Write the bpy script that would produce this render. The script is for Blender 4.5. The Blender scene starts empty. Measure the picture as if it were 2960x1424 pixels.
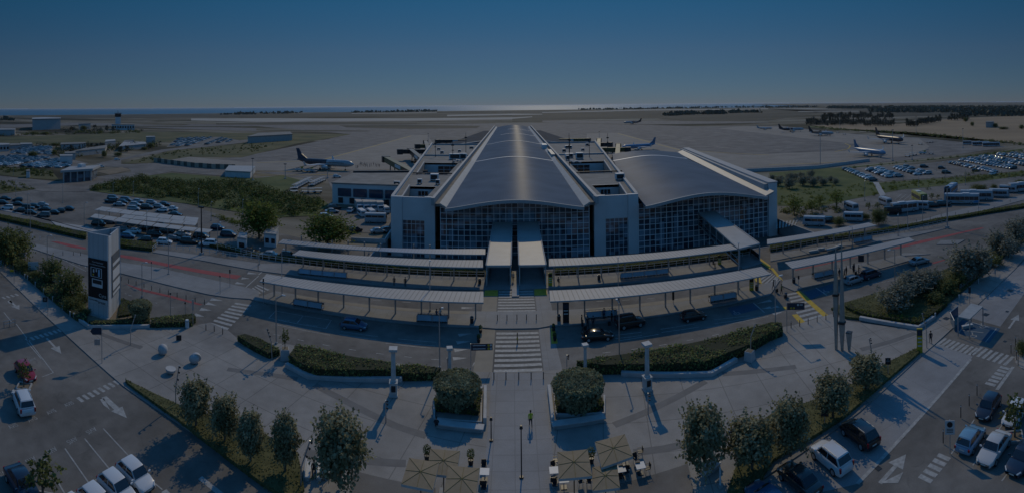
import bpy, math, random
from mathutils import Vector, Matrix
R=math.radians; PI=math.pi
rnd=random.Random(7)
S=bpy.context.scene
COL=S.collection
# ------------------------------------------------------------------ camera
F=1420.0; CAMH=33.0; ROLL=R(0.5); HX,HY=1480.0,304.0
cd=bpy.data.cameras.new('camera'); cam=bpy.data.objects.new('camera',cd); COL.objects.link(cam)
cd.type='PANO'; cd.panorama_type='CENTRAL_CYLINDRICAL'
cd.central_cylindrical_range_u_min=-HX/F; cd.central_cylindrical_range_u_max=(2960-HX)/F
cd.central_cylindrical_range_v_min=-(1424-HY)/F; cd.central_cylindrical_range_v_max=HY/F
cd.central_cylindrical_radius=1.0
cd.clip_start=0.5; cd.clip_end=90000
cam.location=(0,0,CAMH); cam.rotation_euler=(R(90),ROLL,0); S.camera=cam
# ------------------------------------------------------------------ sky and sun
SUN_EL,SUN_AZ=36.5,4.0
W=bpy.data.worlds.new('World'); S.world=W; W.use_nodes=True
nt=W.node_tree; bg=nt.nodes['Background']
sky=nt.nodes.new('ShaderNodeTexSky'); sky.sky_type='NISHITA'; sky.sun_disc=False
sky.sun_elevation=R(SUN_EL); sky.sun_rotation=R(SUN_AZ); sky.altitude=30
sky.air_density=0.6; sky.dust_density=0.0; sky.ozone_density=8.0
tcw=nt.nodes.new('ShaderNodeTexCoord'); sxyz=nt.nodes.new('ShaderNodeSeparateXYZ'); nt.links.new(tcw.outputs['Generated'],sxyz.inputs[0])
ramp=nt.nodes.new('ShaderNodeValToRGB'); nt.links.new(sxyz.outputs['Z'],ramp.inputs[0])     # sky tint by height; boosted above the view as added blue fill for shade
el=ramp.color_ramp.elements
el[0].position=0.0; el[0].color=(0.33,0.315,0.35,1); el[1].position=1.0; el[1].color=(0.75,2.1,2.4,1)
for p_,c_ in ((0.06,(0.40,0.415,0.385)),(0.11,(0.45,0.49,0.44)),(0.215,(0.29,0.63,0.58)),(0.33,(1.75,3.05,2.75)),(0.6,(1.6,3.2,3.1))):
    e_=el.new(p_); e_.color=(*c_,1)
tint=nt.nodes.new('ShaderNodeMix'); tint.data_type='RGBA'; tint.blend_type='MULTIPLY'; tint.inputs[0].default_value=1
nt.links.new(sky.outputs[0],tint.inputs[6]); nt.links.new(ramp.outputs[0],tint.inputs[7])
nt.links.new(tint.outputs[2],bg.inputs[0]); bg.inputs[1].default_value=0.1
ld=bpy.data.lights.new('sun','SUN'); ld.energy=2.42; ld.angle=R(0.53); ld.color=(1,0.825,0.53)
sun=bpy.data.objects.new('sun',ld); COL.objects.link(sun)
sd=Vector((math.sin(R(SUN_AZ))*math.cos(R(SUN_EL)),math.cos(R(SUN_AZ))*math.cos(R(SUN_EL)),math.sin(R(SUN_EL))))
sun.rotation_euler=(-sd).to_track_quat('-Z','Y').to_euler(); sun.location=(0,0,200)
S.view_settings.view_transform='Standard'; S.view_settings.look='None'
S.view_settings.exposure=-1.12; S.view_settings.gamma=1
S.cycles.max_bounces=6; S.cycles.transparent_max_bounces=8; S.cycles.use_denoising=True
S.cycles.caustics_reflective=False; S.cycles.caustics_refractive=False
# ------------------------------------------------------------------ survey: picture bearings turned into real ground points
TX=[0,740,1480,2220]; TY=[280,580,800,1064]; ZS=3.442
def bearing(x,y):
    th=(x-HX)/F; v=(HY-y)/F
    d=Vector((math.sin(th),math.cos(th),v)); c,s=math.cos(ROLL),math.sin(ROLL)
    return Vector((d.x*c-d.z*s,d.y,d.z*c+d.x*s))
def tile(t,a,b): return TX[t%4]+a/ZS,TY[t//4]+b/ZS
def G(t,a,b,z=0.0):
    d=bearing(*tile(t,a,b)); k=(z-CAMH)/d.z
    return (d.x*k,d.y*k)
def ZY(t,a,b,Y):
    d=bearing(*tile(t,a,b)); k=Y/d.y
    return (d.x*k,CAMH+d.z*k)
def ZD(t,a,b,p):                                   # height seen at ground point p
    d=bearing(*tile(t,a,b)); k=math.hypot(p[0],p[1])/math.hypot(d.x,d.y)
    return CAMH+d.z*k
# ------------------------------------------------------------------ materials
MATS={}
def mat(name,col,rough=0.7,metal=0.0,var=0.12,scale=0.8,spec=0.4,trans=0.0,vcol=None,stretch=None,bump=0.0,detail=4,coat=0.0,objcol=False,island=0.0,emit=0.0):
    if name in MATS: return MATS[name]
    m=bpy.data.materials.new(name); m.use_nodes=True; MATS[name]=m
    n=m.node_tree.nodes; l=m.node_tree.links; b=n['Principled BSDF']
    b.inputs['Roughness'].default_value=rough; b.inputs['Metallic'].default_value=metal
    b.inputs['Specular IOR Level'].default_value=spec; b.inputs['Coat Weight'].default_value=coat
    c=(*col,1)
    if objcol:
        oi=n.new('ShaderNodeObjectInfo'); src=oi.outputs['Color']
    else: src=None
    geo=n.new('ShaderNodeNewGeometry'); vec=geo.outputs['Position']
    if stretch:
        vm=n.new('ShaderNodeVectorMath'); vm.operation='MULTIPLY'; vm.inputs[1].default_value=stretch
        l.new(vec,vm.inputs[0]); vec=vm.outputs[0]
    tex=n.new('ShaderNodeTexNoise'); tex.inputs['Scale'].default_value=scale; tex.inputs['Detail'].default_value=detail
    l.new(vec,tex.inputs['Vector'])
    if src is None:
        mix=n.new('ShaderNodeMix'); mix.data_type='RGBA'; 
        rmp=n.new('ShaderNodeMapRange'); rmp.inputs[1].default_value=0.32; rmp.inputs[2].default_value=0.68
        l.new(tex.outputs['Fac'],rmp.inputs[0]); l.new(rmp.outputs[0],mix.inputs[0])
        v2=vcol if vcol else tuple(x*(1+var) for x in col)
        v1=col if vcol else tuple(x*(1-var) for x in col)
        mix.inputs[6].default_value=(*v1,1); mix.inputs[7].default_value=(*v2,1)
        out=mix.outputs[2]
        if island:
            hs=n.new('ShaderNodeHueSaturation'); mr=n.new('ShaderNodeMapRange')
            mr.inputs[3].default_value=1-island; mr.inputs[4].default_value=1+island
            l.new(geo.outputs['Random Per Island'],mr.inputs[0]); l.new(mr.outputs[0],hs.inputs['Value']); l.new(out,hs.inputs['Color']); out=hs.outputs[0]
    else:
        out=src
    l.new(out,b.inputs['Base Color'])
    if bump:
        bp=n.new('ShaderNodeBump'); bp.inputs['Strength'].default_value=bump; bp.inputs['Distance'].default_value=0.1
        l.new(tex.outputs['Fac'],bp.inputs['Height']); l.new(bp.outputs[0],b.inputs['Normal'])
    if trans:
        tr=n.new('ShaderNodeBsdfTranslucent'); mx=n.new('ShaderNodeMixShader'); mx.inputs[0].default_value=trans
        l.new(out,tr.inputs['Color']); l.new(b.outputs[0],mx.inputs[1]); l.new(tr.outputs[0],mx.inputs[2])
        l.new(mx.outputs[0],n['Material Output'].inputs['Surface'])
    if emit:
        l.new(out,b.inputs['Emission Color']); b.inputs['Emission Strength'].default_value=emit
    return m
def paved(name,col,joint=5.0,dark=0.75,stain=0.22,rough=0.75,rot=0.0,spots=0.0):
    """large paving: blotchy stains, fine grain and thin joints"""
    m=bpy.data.materials.new(name); m.use_nodes=True; MATS[name]=m
    n=m.node_tree.nodes; l=m.node_tree.links; b=n['Principled BSDF']; b.inputs['Roughness'].default_value=rough; b.inputs['Specular IOR Level'].default_value=0.25
    geo=n.new('ShaderNodeNewGeometry')
    def noise(sc,det,dis=0.0):
        t=n.new('ShaderNodeTexNoise'); t.inputs['Scale'].default_value=sc; t.inputs['Detail'].default_value=det; t.inputs['Distortion'].default_value=dis
        l.new(geo.outputs['Position'],t.inputs['Vector']); return t.outputs['Fac']
    def mr(x,a,bb,c,d):
        r=n.new('ShaderNodeMapRange'); l.new(x,r.inputs[0])
        for i,v in enumerate((a,bb,c,d)): r.inputs[i+1].default_value=v
        return r.outputs[0]
    def mul(x,y):
        r=n.new('ShaderNodeMath'); r.operation='MULTIPLY'; l.new(x,r.inputs[0]); l.new(y,r.inputs[1]); return r.outputs[0]
    f=mul(mr(noise(0.09,5,0.6),0.3,0.7,1-stain,1+stain*0.6),mr(noise(0.7,6),0.3,0.75,1-stain*0.5,1+stain*0.35))
    f=mul(f,mr(noise(9,3),0.25,0.75,0.9,1.1))
    if spots:
        f=mul(f,mr(noise(0.45,3,1.5),0.62,0.72,1.0,1-spots))
    if joint:
        mp=n.new('ShaderNodeMapping'); mp.inputs['Rotation'].default_value=(0,0,rot); l.new(geo.outputs['Position'],mp.inputs['Vector'])
        br=n.new('ShaderNodeTexBrick'); br.offset=0; br.inputs['Scale'].default_value=1
        br.inputs['Brick Width'].default_value=joint; br.inputs['Row Height'].default_value=joint; br.inputs['Mortar Size'].default_value=0.055; br.inputs['Mortar Smooth'].default_value=0.3
        br.inputs['Color1'].default_value=(1,1,1,1); br.inputs['Color2'].default_value=(0.93,0.93,0.94,1); br.inputs['Mortar'].default_value=(dark,dark,dark,1); br.inputs['Bias'].default_value=0
        l.new(mp.outputs[0],br.inputs['Vector'])
        f=mul(f,br.outputs['Color'])
    vm=n.new('ShaderNodeMix'); vm.data_type='RGBA'; vm.blend_type='MULTIPLY'; vm.inputs[0].default_value=1; vm.inputs[6].default_value=(*col,1)
    l.new(f,vm.inputs[7]); l.new(vm.outputs[2],b.inputs['Base Color'])
    return m
# ------------------------------------------------------------------ mesh builder
class MB:
    def __init__(s): s.v=[]; s.f=[]; s.m=[]; s.cur=0; s.M=None
    def mi(s,i): s.cur=i; return s
    def _a(s,vs,fs):
        o=len(s.v)
        if s.M is not None: vs=[tuple(s.M@Vector(p)) for p in vs]
        s.v+= [tuple(p) for p in vs]; s.f+=[tuple(i+o for i in f) for f in fs]; s.m+=[s.cur]*len(fs); return s
    def box(s,c,d,rz=0.0):
        x,y,z=c; a,b,h=d[0]/2,d[1]/2,d[2]/2; cs,sn=math.cos(rz),math.sin(rz)
        vs=[(x+i*a*cs-j*b*sn,y+i*a*sn+j*b*cs,z+k*h) for k in(-1,1) for i,j in((-1,-1),(1,-1),(1,1),(-1,1))]
        return s._a(vs,[(3,2,1,0),(4,5,6,7),(0,1,5,4),(1,2,6,5),(2,3,7,6),(3,0,4,7)])
    def prism(s,poly,z0,z1):
        n=len(poly); A=sum(poly[i][0]*poly[(i+1)%n][1]-poly[(i+1)%n][0]*poly[i][1] for i in range(n))
        if A<0: poly=poly[::-1]
        vs=[(x,y,z0) for x,y in poly]+[(x,y,z1) for x,y in poly]
        return s._a(vs,[tuple(range(n-1,-1,-1)),tuple(range(n,2*n))]+[(i,(i+1)%n,n+(i+1)%n,n+i) for i in range(n)])
    def sheet(s,poly,z):
        n=len(poly); A=sum(poly[i][0]*poly[(i+1)%n][1]-poly[(i+1)%n][0]*poly[i][1] for i in range(n))
        if A<0: poly=poly[::-1]
        return s._a([(x,y,z) for x,y in poly],[tuple(range(n))])
    def face(s,pts): return s._a(pts,[tuple(range(len(pts)))])
    def loft(s,rings,cap=True,closed=True):
        n=len(rings[0]); vs=[p for r in rings for p in r]; fs=[]
        for i in range(len(rings)-1):
            for j in range(n if closed else n-1):
                k=(j+1)%n; fs.append((i*n+j,i*n+k,(i+1)*n+k,(i+1)*n+j))
        if cap and closed: fs+= [tuple(range(n-1,-1,-1)),tuple((len(rings)-1)*n+j for j in range(n))]
        return s._a(vs,fs)
    def tube(s,p,q,r,r2=None,n=8):
        p,q=Vector(p),Vector(q); r2=r if r2 is None else r2
        d=(q-p).normalized(); u=d.orthogonal().normalized(); w=d.cross(u)
        rg=lambda c,rr:[c+(u*math.cos(2*PI*i/n)+w*math.sin(2*PI*i/n))*rr for i in range(n)]
        return s.loft([rg(p,r),rg(q,r2)])
    def path(s,pts,r,n=6):
        for i in range(len(pts)-1): s.tube(pts[i],pts[i+1],r if not isinstance(r,list) else r[i],r if not isinstance(r,list) else r[i+1],n)
        return s
    def lathe(s,prof,c=(0,0,0),n=16,ax='z'):
        rings=[]
        for r,z in prof:
            rg=[]
            for i in range(n):
                a=2*PI*i/n; x,y=r*math.cos(a),r*math.sin(a)
                rg.append((c[0]+x,c[1]+y,c[2]+z) if ax=='z' else (c[0]+x,c[1]+z,c[2]-y))
            rings.append(rg)
        return s.loft(rings)
    def mesh(s,name,mats):
        me=bpy.data.meshes.new(name); me.from_pydata(s.v,[],s.f)
        for m in (mats if isinstance(mats,(list,tuple)) else [mats]): me.materials.append(m)
        me.polygons.foreach_set('material_index',s.m); me.update(); return me
    def build(s,name,mats,parent=None,world=False,smooth=None,bevel=0.0):
        me=s.mesh(name,mats)
        o=bpy.data.objects.new(name,me); COL.objects.link(o)
        if parent is not None:
            o.parent=parent
            if world: me.transform(Matrix.Translation(-Vector(parent.location)))
        if smooth is not None: smooth_mesh(me,smooth)
        if bevel:
            bm=o.modifiers.new('bevel','BEVEL'); bm.width=bevel; bm.segments=2; bm.limit_method='ANGLE'
        return o
def smooth_mesh(me,ang=40):
    me.polygons.foreach_set('use_smooth',[True]*len(me.polygons))
    try: me.set_sharp_from_angle(angle=R(ang))
    except Exception: pass
def thing(name,label,cat,loc=(0,0,0),rz=0.0,group=None):
    o=bpy.data.objects.new(name,None); COL.objects.link(o); o.location=loc; o.rotation_euler=(0,0,rz); o.empty_display_size=0.3
    return tag(o,label,cat,group)
def tag(o,label,cat,group=None,kind=None):
    o['label']=label; o['category']=cat
    if group: o['group']=group
    if kind: o['kind']=kind
    return o
def struct(o,kind='structure'): o['kind']=kind; return o
def kids(o): return [c for c in bpy.data.objects if c.parent==o]
KC={}
def dup(root,loc=None,rz=None,label=None,group=None,scale=None,color=None):
    if root.name not in KC:
        KC[root.name]=[(c,kids(c)) for c in kids(root)]
    r=root.copy(); COL.objects.link(r)
    if loc is not None: r.location=loc
    if rz is not None: r.rotation_euler=(0,0,rz)
    if scale is not None: r.scale=scale if isinstance(scale,(tuple,list)) else (scale,)*3
    if label: r['label']=label
    if group: r['group']=group
    if color: r.color=(*color,1)
    for c,gs in KC[root.name]:
        d=c.copy(); COL.objects.link(d); d.parent=r
        if color: d.color=(*color,1)
        for g in gs:
            e=g.copy(); COL.objects.link(e); e.parent=d
            if color: e.color=(*color,1)
    return r
ORD=['first','second','third','fourth','fifth','sixth','seventh','eighth','ninth','tenth','eleventh','twelfth','thirteenth','fourteenth','fifteenth','sixteenth','seventeenth','eighteenth','nineteenth','twentieth']
TENS=['','','twenty','thirty','forty','fifty','sixty']
def ordw(i):
    return ORD[i] if i<20 else TENS[(i+1)//10]+('-'+ORD[(i+1)%10-1] if (i+1)%10 else 'th')
# ------------------------------------------------------------------ shared materials
m_asph=paved('asphalt',(0.175,0.165,0.152),joint=0,stain=0.36,rough=0.85,spots=0.2)
m_asph2=paved('worn asphalt',(0.185,0.172,0.158),joint=0,stain=0.3,rough=0.85,spots=0.1)
m_plaza=paved('plaza concrete',(0.305,0.288,0.268),joint=4.6,dark=0.6,stain=0.26,rot=0.18)
m_plat=paved('platform paving',(0.25,0.25,0.25),joint=2.2,dark=0.85,stain=0.18)
m_buff=mat('buff paving',(0.25,0.22,0.175),0.8,var=0.1,scale=0.6)
m_apron=paved('apron asphalt',(0.185,0.172,0.16),joint=0,stain=0.3,rough=0.9)
m_stand=paved('apron concrete',(0.27,0.245,0.215),joint=7.5,dark=0.9,stain=0.14,rough=0.9)
m_conc=mat('concrete',(0.33,0.33,0.33),0.8,var=0.12,scale=0.7)
m_kerb=mat('kerb stone',(0.36,0.36,0.355),0.8,var=0.1,scale=1.5)
m_white=mat('road paint white',(0.25,0.25,0.24),0.7,vcol=(0.41,0.41,0.4),scale=2.5,detail=8)
m_yel=mat('road paint yellow',(0.5,0.33,0.03),0.7,var=0.15,scale=2)
m_red=mat('red lane coating',(0.30,0.065,0.065),0.8,var=0.12,scale=0.5)
m_blue=mat('blue bay coating',(0.04,0.085,0.14),0.8,var=0.1,scale=1)
m_dry=mat('dry grass',(0.05,0.058,0.018),0.95,vcol=(0.125,0.11,0.045),scale=0.035,detail=10)
m_scrubland=mat('dark scrubland',(0.03,0.029,0.018),0.95,vcol=(0.085,0.072,0.045),scale=0.01,detail=10,stretch=(.3,1,1))
m_pale=mat('pale salt flat',(0.33,0.31,0.275),0.95,var=.15,scale=.01)
m_green=mat('green grass',(0.042,0.068,0.013),0.95,vcol=(0.105,0.118,0.034),scale=0.1,detail=10)
m_soil=mat('bare soil',(0.2,0.16,0.11),0.95,var=0.2,scale=0.15)
m_field=mat('ploughed field',(0.22,0.16,0.095),0.95,vcol=(0.3,0.22,0.135),scale=0.012,detail=6)
m_steel=mat('galvanised steel',(0.42,0.43,0.44),0.4,0.7,var=0.08)
m_dsteel=mat('dark steel',(0.03,0.032,0.035),0.45,0.3,var=0.1)
m_wpaint=mat('white painted metal',(0.55,0.56,0.57),0.5,var=0.06)
m_roofw=mat('pale sheet roofing',(0.355,0.345,0.33),0.55,0.0,var=0.08,scale=0.5)
m_clad=mat('facade cladding panels',(0.58,0.58,0.58),0.55,var=0.06,scale=0.3)
m_mull=mat('pale mullion paint',(0.8,0.8,0.8),.5,var=.03)
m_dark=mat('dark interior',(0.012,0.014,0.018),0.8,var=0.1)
m_flat=mat('flat roof gravel',(0.2,0.195,0.185),0.9,var=0.2,scale=0.25,detail=8)
m_para=mat('parapet render',(0.36,0.36,0.36),0.75,var=0.07,scale=0.4)
m_black=mat('black rubber',(0.012,0.012,0.013),0.7)
m_rim=mat('alloy rim',(0.45,0.46,0.47),0.35,0.6)
m_glassd=mat('tinted glass',(0.012,0.018,0.025),0.06,spec=0.8)
m_lamp=mat('lamp lens',(0.6,0.62,0.62),0.15,spec=0.6)
m_tail=mat('tail light',(0.3,0.012,0.012),0.2,spec=0.6)
m_plate=mat('number plate',(0.6,0.6,0.55),0.5)
m_paint=mat('car paint',(1,1,1),0.28,objcol=True,coat=0.6,spec=0.5)
m_trim=mat('black trim',(0.02,0.02,0.022),0.5)
def facade_glass():
    m=bpy.data.materials.new('curtain wall glass'); m.use_nodes=True; n=m.node_tree.nodes; l=m.node_tree.links; b=n['Principled BSDF']
    geo=n.new('ShaderNodeNewGeometry'); mp=n.new('ShaderNodeMapping'); mp.inputs['Scale'].default_value=(0.77,0.1,0.62); l.new(geo.outputs['Position'],mp.inputs['Vector'])
    wn=n.new('ShaderNodeTexWhiteNoise'); wn.noise_dimensions='3D'
    fl=n.new('ShaderNodeVectorMath'); fl.operation='FLOOR'; l.new(mp.outputs[0],fl.inputs[0]); l.new(fl.outputs[0],wn.inputs['Vector'])
    ns=n.new('ShaderNodeTexNoise'); ns.inputs['Scale'].default_value=0.22; ns.inputs['Detail'].default_value=3; l.new(geo.outputs['Position'],ns.inputs['Vector'])
    ad=n.new('ShaderNodeMath'); ad.operation='MULTIPLY'; l.new(wn.outputs['Value'],ad.inputs[0]); l.new(ns.outputs['Fac'],ad.inputs[1])
    cr=n.new('ShaderNodeValToRGB'); cr.color_ramp.elements[0].color=(0.035,0.05,0.07,1); cr.color_ramp.elements[0].position=0.15
    cr.color_ramp.elements[1].color=(0.24,0.31,0.38,1); cr.color_ramp.elements[1].position=0.6  # pale blue pane tones painted in place of sky reflections
    l.new(ad.outputs[0],cr.inputs[0]); l.new(cr.outputs[0],b.inputs['Base Color'])
    b.inputs['Roughness'].default_value=0.05; b.inputs['Specular IOR Level'].default_value=0.6
    return m
m_cglass=facade_glass()
def seam_roof(name,col,axis,pitch,rough,metal,width=0.12,gain=0.8,spec=.4,coat=0.0,aniso=0.0):
    m=bpy.data.materials.new(name); m.use_nodes=True; n=m.node_tree.nodes; l=m.node_tree.links; b=n['Principled BSDF']
    b.inputs['Roughness'].default_value=rough; b.inputs['Metallic'].default_value=metal; b.inputs['Specular IOR Level'].default_value=spec; b.inputs['Coat Weight'].default_value=coat; b.inputs['Coat Roughness'].default_value=.2
    if aniso:
        b.inputs['Anisotropic'].default_value=aniso; cb=n.new('ShaderNodeCombineXYZ'); cb.inputs[1].default_value=1; l.new(cb.outputs[0],b.inputs['Tangent'])
    geo=n.new('ShaderNodeNewGeometry'); sp=n.new('ShaderNodeSeparateXYZ'); l.new(geo.outputs['Position'],sp.inputs[0])
    d=n.new('ShaderNodeMath'); d.operation='DIVIDE'; d.inputs[1].default_value=pitch; l.new(sp.outputs[axis],d.inputs[0])
    fr=n.new('ShaderNodeMath'); fr.operation='FRACT'; l.new(d.outputs[0],fr.inputs[0])
    lt=n.new('ShaderNodeMath'); lt.operation='LESS_THAN'; lt.inputs[1].default_value=width; l.new(fr.outputs[0],lt.inputs[0])
    ns=n.new('ShaderNodeTexNoise'); ns.inputs['Scale'].default_value=0.12; ns.inputs['Detail'].default_value=5; l.new(geo.outputs['Position'],ns.inputs['Vector'])
    mr=n.new('ShaderNodeMapRange'); l.new(ns.outputs['Fac'],mr.inputs[0]); mr.inputs[1].default_value=.3; mr.inputs[2].default_value=.7; mr.inputs[3].default_value=0.86; mr.inputs[4].default_value=1.1
    mx=n.new('ShaderNodeMix'); mx.data_type='RGBA'; mx.inputs[6].default_value=(*col,1); mx.inputs[7].default_value=(*[c*gain for c in col],1); l.new(lt.outputs[0],mx.inputs[0])
    m2=n.new('ShaderNodeMix'); m2.data_type='RGBA'; m2.blend_type='MULTIPLY'; m2.inputs[0].default_value=1; l.new(mx.outputs[2],m2.inputs[6]); l.new(mr.outputs[0],m2.inputs[7])
    l.new(m2.outputs[2],b.inputs['Base Color']); return m
m_canopy=seam_roof('ribbed canopy sheet',(0.325,0.318,0.315),'X',0.75,0.6,0.0,0.22,0.6)
m_hallroof=seam_roof('standing seam metal roof',(0.15,0.178,0.215),'X',0.6,0.45,0.0,0.1,0.86,spec=.018,coat=0,aniso=.93)
# ------------------------------------------------------------------ ground
def far_ground():
    m=bpy.data.materials.new('dry coastal land'); m.use_nodes=True; n=m.node_tree.nodes; l=m.node_tree.links; b=n['Principled BSDF']; b.inputs['Roughness'].default_value=0.95; b.inputs['Specular IOR Level'].default_value=0.1
    geo=n.new('ShaderNodeNewGeometry')
    def nz(s,sc,det):
        mp=n.new('ShaderNodeMapping'); mp.inputs['Scale'].default_value=s; l.new(geo.outputs['Position'],mp.inputs['Vector'])
        t=n.new('ShaderNodeTexNoise'); t.inputs['Scale'].default_value=sc; t.inputs['Detail'].default_value=det; l.new(mp.outputs[0],t.inputs['Vector']); return t.outputs['Fac']
    a=nz((0.0011,0.0075,1),1,6); c=nz((0.03,0.05,1),1,6)
    cr=n.new('ShaderNodeValToRGB'); e=cr.color_ramp.elements
    e[0].position=0.40; e[0].color=(0.04,0.038,0.026,1); e[1].position=0.47; e[1].color=(0.09,0.078,0.05,1)
    x=e.new(0.52); x.color=(0.24,0.215,0.17,1); x=e.new(0.56); x.color=(0.08,0.07,0.045,1); x=e.new(0.63); x.color=(0.28,0.26,0.21,1)
    l.new(a,cr.inputs[0])
    mr=n.new('ShaderNodeMapRange'); l.new(c,mr.inputs[0]); mr.inputs[1].default_value=.3; mr.inputs[2].default_value=.7; mr.inputs[3].default_value=0.75; mr.inputs[4].default_value=1.2
    m2=n.new('ShaderNodeMix'); m2.data_type='RGBA'; m2.blend_type='MULTIPLY'; m2.inputs[0].default_value=1; l.new(cr.outputs[0],m2.inputs[6]); l.new(mr.outputs[0],m2.inputs[7])
    l.new(m2.outputs[2],b.inputs['Base Color']); return m
m_land=far_ground()
shore=[G(0,-500,104),G(0,0,111),G(0,1200,114),G(0,2547,116),G(1,700,122),G(1,1900,130),G(2,0,134),G(2,700,138),G(2,1400,140),G(2,2300,146),G(3,300,150)]
land=[(-2500,-2500)]+[(p[0],p[1]) for p in shore]+[G(3,560,146),(9000,17000),(26000,22000),(30000,-2500),(71.5,-2500),(71.5,119),(-31,119),(-31,97.9),(71.49,97.9),(71.49,-2500)]
struct(MB().sheet(land,0).build('ground',m_land))
m_sea=mat('sea water',(0.004,0.05,0.105),0.3,spec=0.3,var=0.25,scale=0.004,stretch=(0.3,1,1),bump=0.35)
struct(MB().sheet([(-70000,-2000),(70000,-2000),(70000,70000),(-70000,70000)],-6).build('sea',m_sea))
LV=[0.0]
def zone(name,pts,m,z,kerb=None):
    p=[G(*q) if len(q)==3 else q for q in pts]
    if kerb: o=MB().prism(p,-0.3,z).build(name,m)
    else: o=MB().sheet(p,z).build(name,m)
    return struct(o)
# near asphalt base (roads and car parks)
zone('road',[(-190,-120),(-190,70),G(4,0,-150),G(0,0,800),G(0,560,780),G(0,1000,800),G(0,1700,960),G(5,0,220),(-44,110),(-31.2,110),(-31.2,97.8),(71.6,97.8),(71.6,110),G(3,300,1150),G(3,1000,1000),G(3,1500,930),G(3,2547,840),(260,130),(190,70),(190,-120)],m_asph,0.02)
# aprons
zone('apron',[G(0,2547,700),G(0,1330,610),G(0,2200,570),G(1,0,525),G(1,940,345),G(1,500,300),G(0,2547,250),G(1,2200,262),G(2,200,262),G(2,1300,300),G(2,1900,330),G(3,100,330),G(3,700,410),G(3,1500,470),G(3,2380,570),G(3,1900,640),G(3,0,790),G(2,2400,790),(80,200),(-60,160),G(1,700,790),G(1,250,750)],m_apron,0.05)
zone('apron_stand',[G(1,-100,605),G(1,640,590),G(1,1540,365),G(1,1700,366),(-40,290),(-40,190),G(1,1350,710),G(1,900,700),G(0,2547,690),G(0,2240,690),G(0,1560,585),G(0,1880,545)],m_stand,0.09)
zone('apron_stand',[G(2,740,380),G(2,1050,376),G(2,1660,548),G(2,2547,610),G(3,800,590),G(3,980,555),G(3,900,530),G(3,820,520),G(3,0,415),G(2,2050,350),G(2,2300,330),G(3,100,345),G(3,700,415),G(3,1200,460),G(3,1500,480),G(3,1600,560),G(3,1500,640),G(3,800,700),G(3,0,740),G(2,2300,750),(76,200),(43,205),(43,290)],m_stand,0.09)
zone('apron',[G(2,1150,378),G(2,1900,352),G(2,2050,352),G(3,0,418),G(3,780,520),G(3,815,545),G(3,780,570),G(3,0,607),G(2,2300,618),G(2,1700,548)],m_apron,0.14)
zone('runway',[G(0,2547,180),G(1,2547,215),G(1,2547,228),G(0,2547,210),G(0,1900,165)],m_stand,0.06)
zone('runway',[G(0,1800,235),G(1,1000,262),G(1,2300,288),G(1,2300,262),G(1,0,238),G(0,1900,222)],m_apron,0.09)
zone('taxiway',[G(2,300,262),G(2,1400,300),G(3,0,300),G(3,0,292),G(2,1400,262),G(2,300,240)],m_apron,0.09)
zone('taxiway',[G(0,0,205),G(0,800,190),G(0,2547,270),G(0,2547,300),G(0,800,215),G(0,0,240)],m_apron,0.05)
# grass areas
zone('grass_field',[G(0,-300,330),G(0,1500,290),G(0,2547,320),G(1,940,345),G(1,400,430),G(0,2400,560),G(0,1880,545),G(0,1500,600),G(0,1200,605),G(0,1700,480),G(0,2430,420),G(0,1700,400),G(0,900,395),G(0,0,400)],m_dry,0.1)
zone('grass_field',[G(0,-100,620),G(0,500,660),G(0,580,760),G(0,250,735),G(0,-100,690)],m_dry,0.1)
zone('grass_field',[G(0,-100,740),G(0,100,760),G(0,400,845),G(0,0,890),G(0,-100,890)],m_dry,0.1)
zone('grass_field',[G(3,0,800),G(3,500,770),G(3,1600,690),G(3,2547,590),G(3,2547,480),G(3,1500,440),G(3,600,370),G(3,400,350),G(3,420,340),G(3,1500,415),G(3,2547,545),G(3,2547,640),G(3,2000,660),G(3,1300,720),G(3,740,770),G(3,1000,905),G(3,1100,915),G(3,2547,815),G(3,2547,860),G(3,1300,990),G(3,750,1090),G(3,500,1150),G(3,80,1130)],m_green,0.06)
zone('ploughed_field',[G(3,420,330),G(3,1300,330),G(3,1900,280),G(3,2547,262),G(3,2900,262),G(3,2900,560),G(3,2547,540),G(3,1500,420),G(3,600,362)],m_field,0.1)
zone('parking_lot',[G(3,735,775),G(3,1500,735),G(3,1900,690),G(3,2547,600),G(3,2900,560),G(3,2900,770),G(3,2547,810),G(3,1100,905),G(3,1040,905)],m_asph2,0.12)
zone('footpath',[G(3,1035,910),G(3,1090,915),G(3,1160,1040),G(3,1105,1050)],m_conc,0.14)
zone('parking_lot',[G(0,-200,540),G(0,80,470),G(0,240,425),G(0,520,425),G(0,560,520),G(0,880,600),G(0,700,640),G(0,500,645),G(0,-200,610)],m_asph2,0.13)
zone('parking_lot',[G(0,1650,445),G(0,1760,355),G(0,2200,352),G(0,2400,395),G(0,2000,440)],m_asph2,0.13)
zone('access_road',[G(0,2547,372),G(0,2547,400),G(0,1700,480),G(0,1200,570),G(0,1200,610),G(0,1700,625),G(0,2350,690),G(0,2250,745),G(0,1700,690),G(0,1400,740),G(0,1050,800),G(0,900,850),G(0,880,880),G(0,400,870),G(0,-200,760),G(0,-200,690),G(0,560,775),G(0,1050,720),G(0,1300,690),G(0,1270,650),G(0,900,620),G(0,1000,590),G(0,1600,470)],m_asph2,0.11)
zone('verge_soil',[G(0,1080,715),G(0,950,680),G(0,1200,640),G(0,1300,670)],m_soil,0.15)
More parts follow.
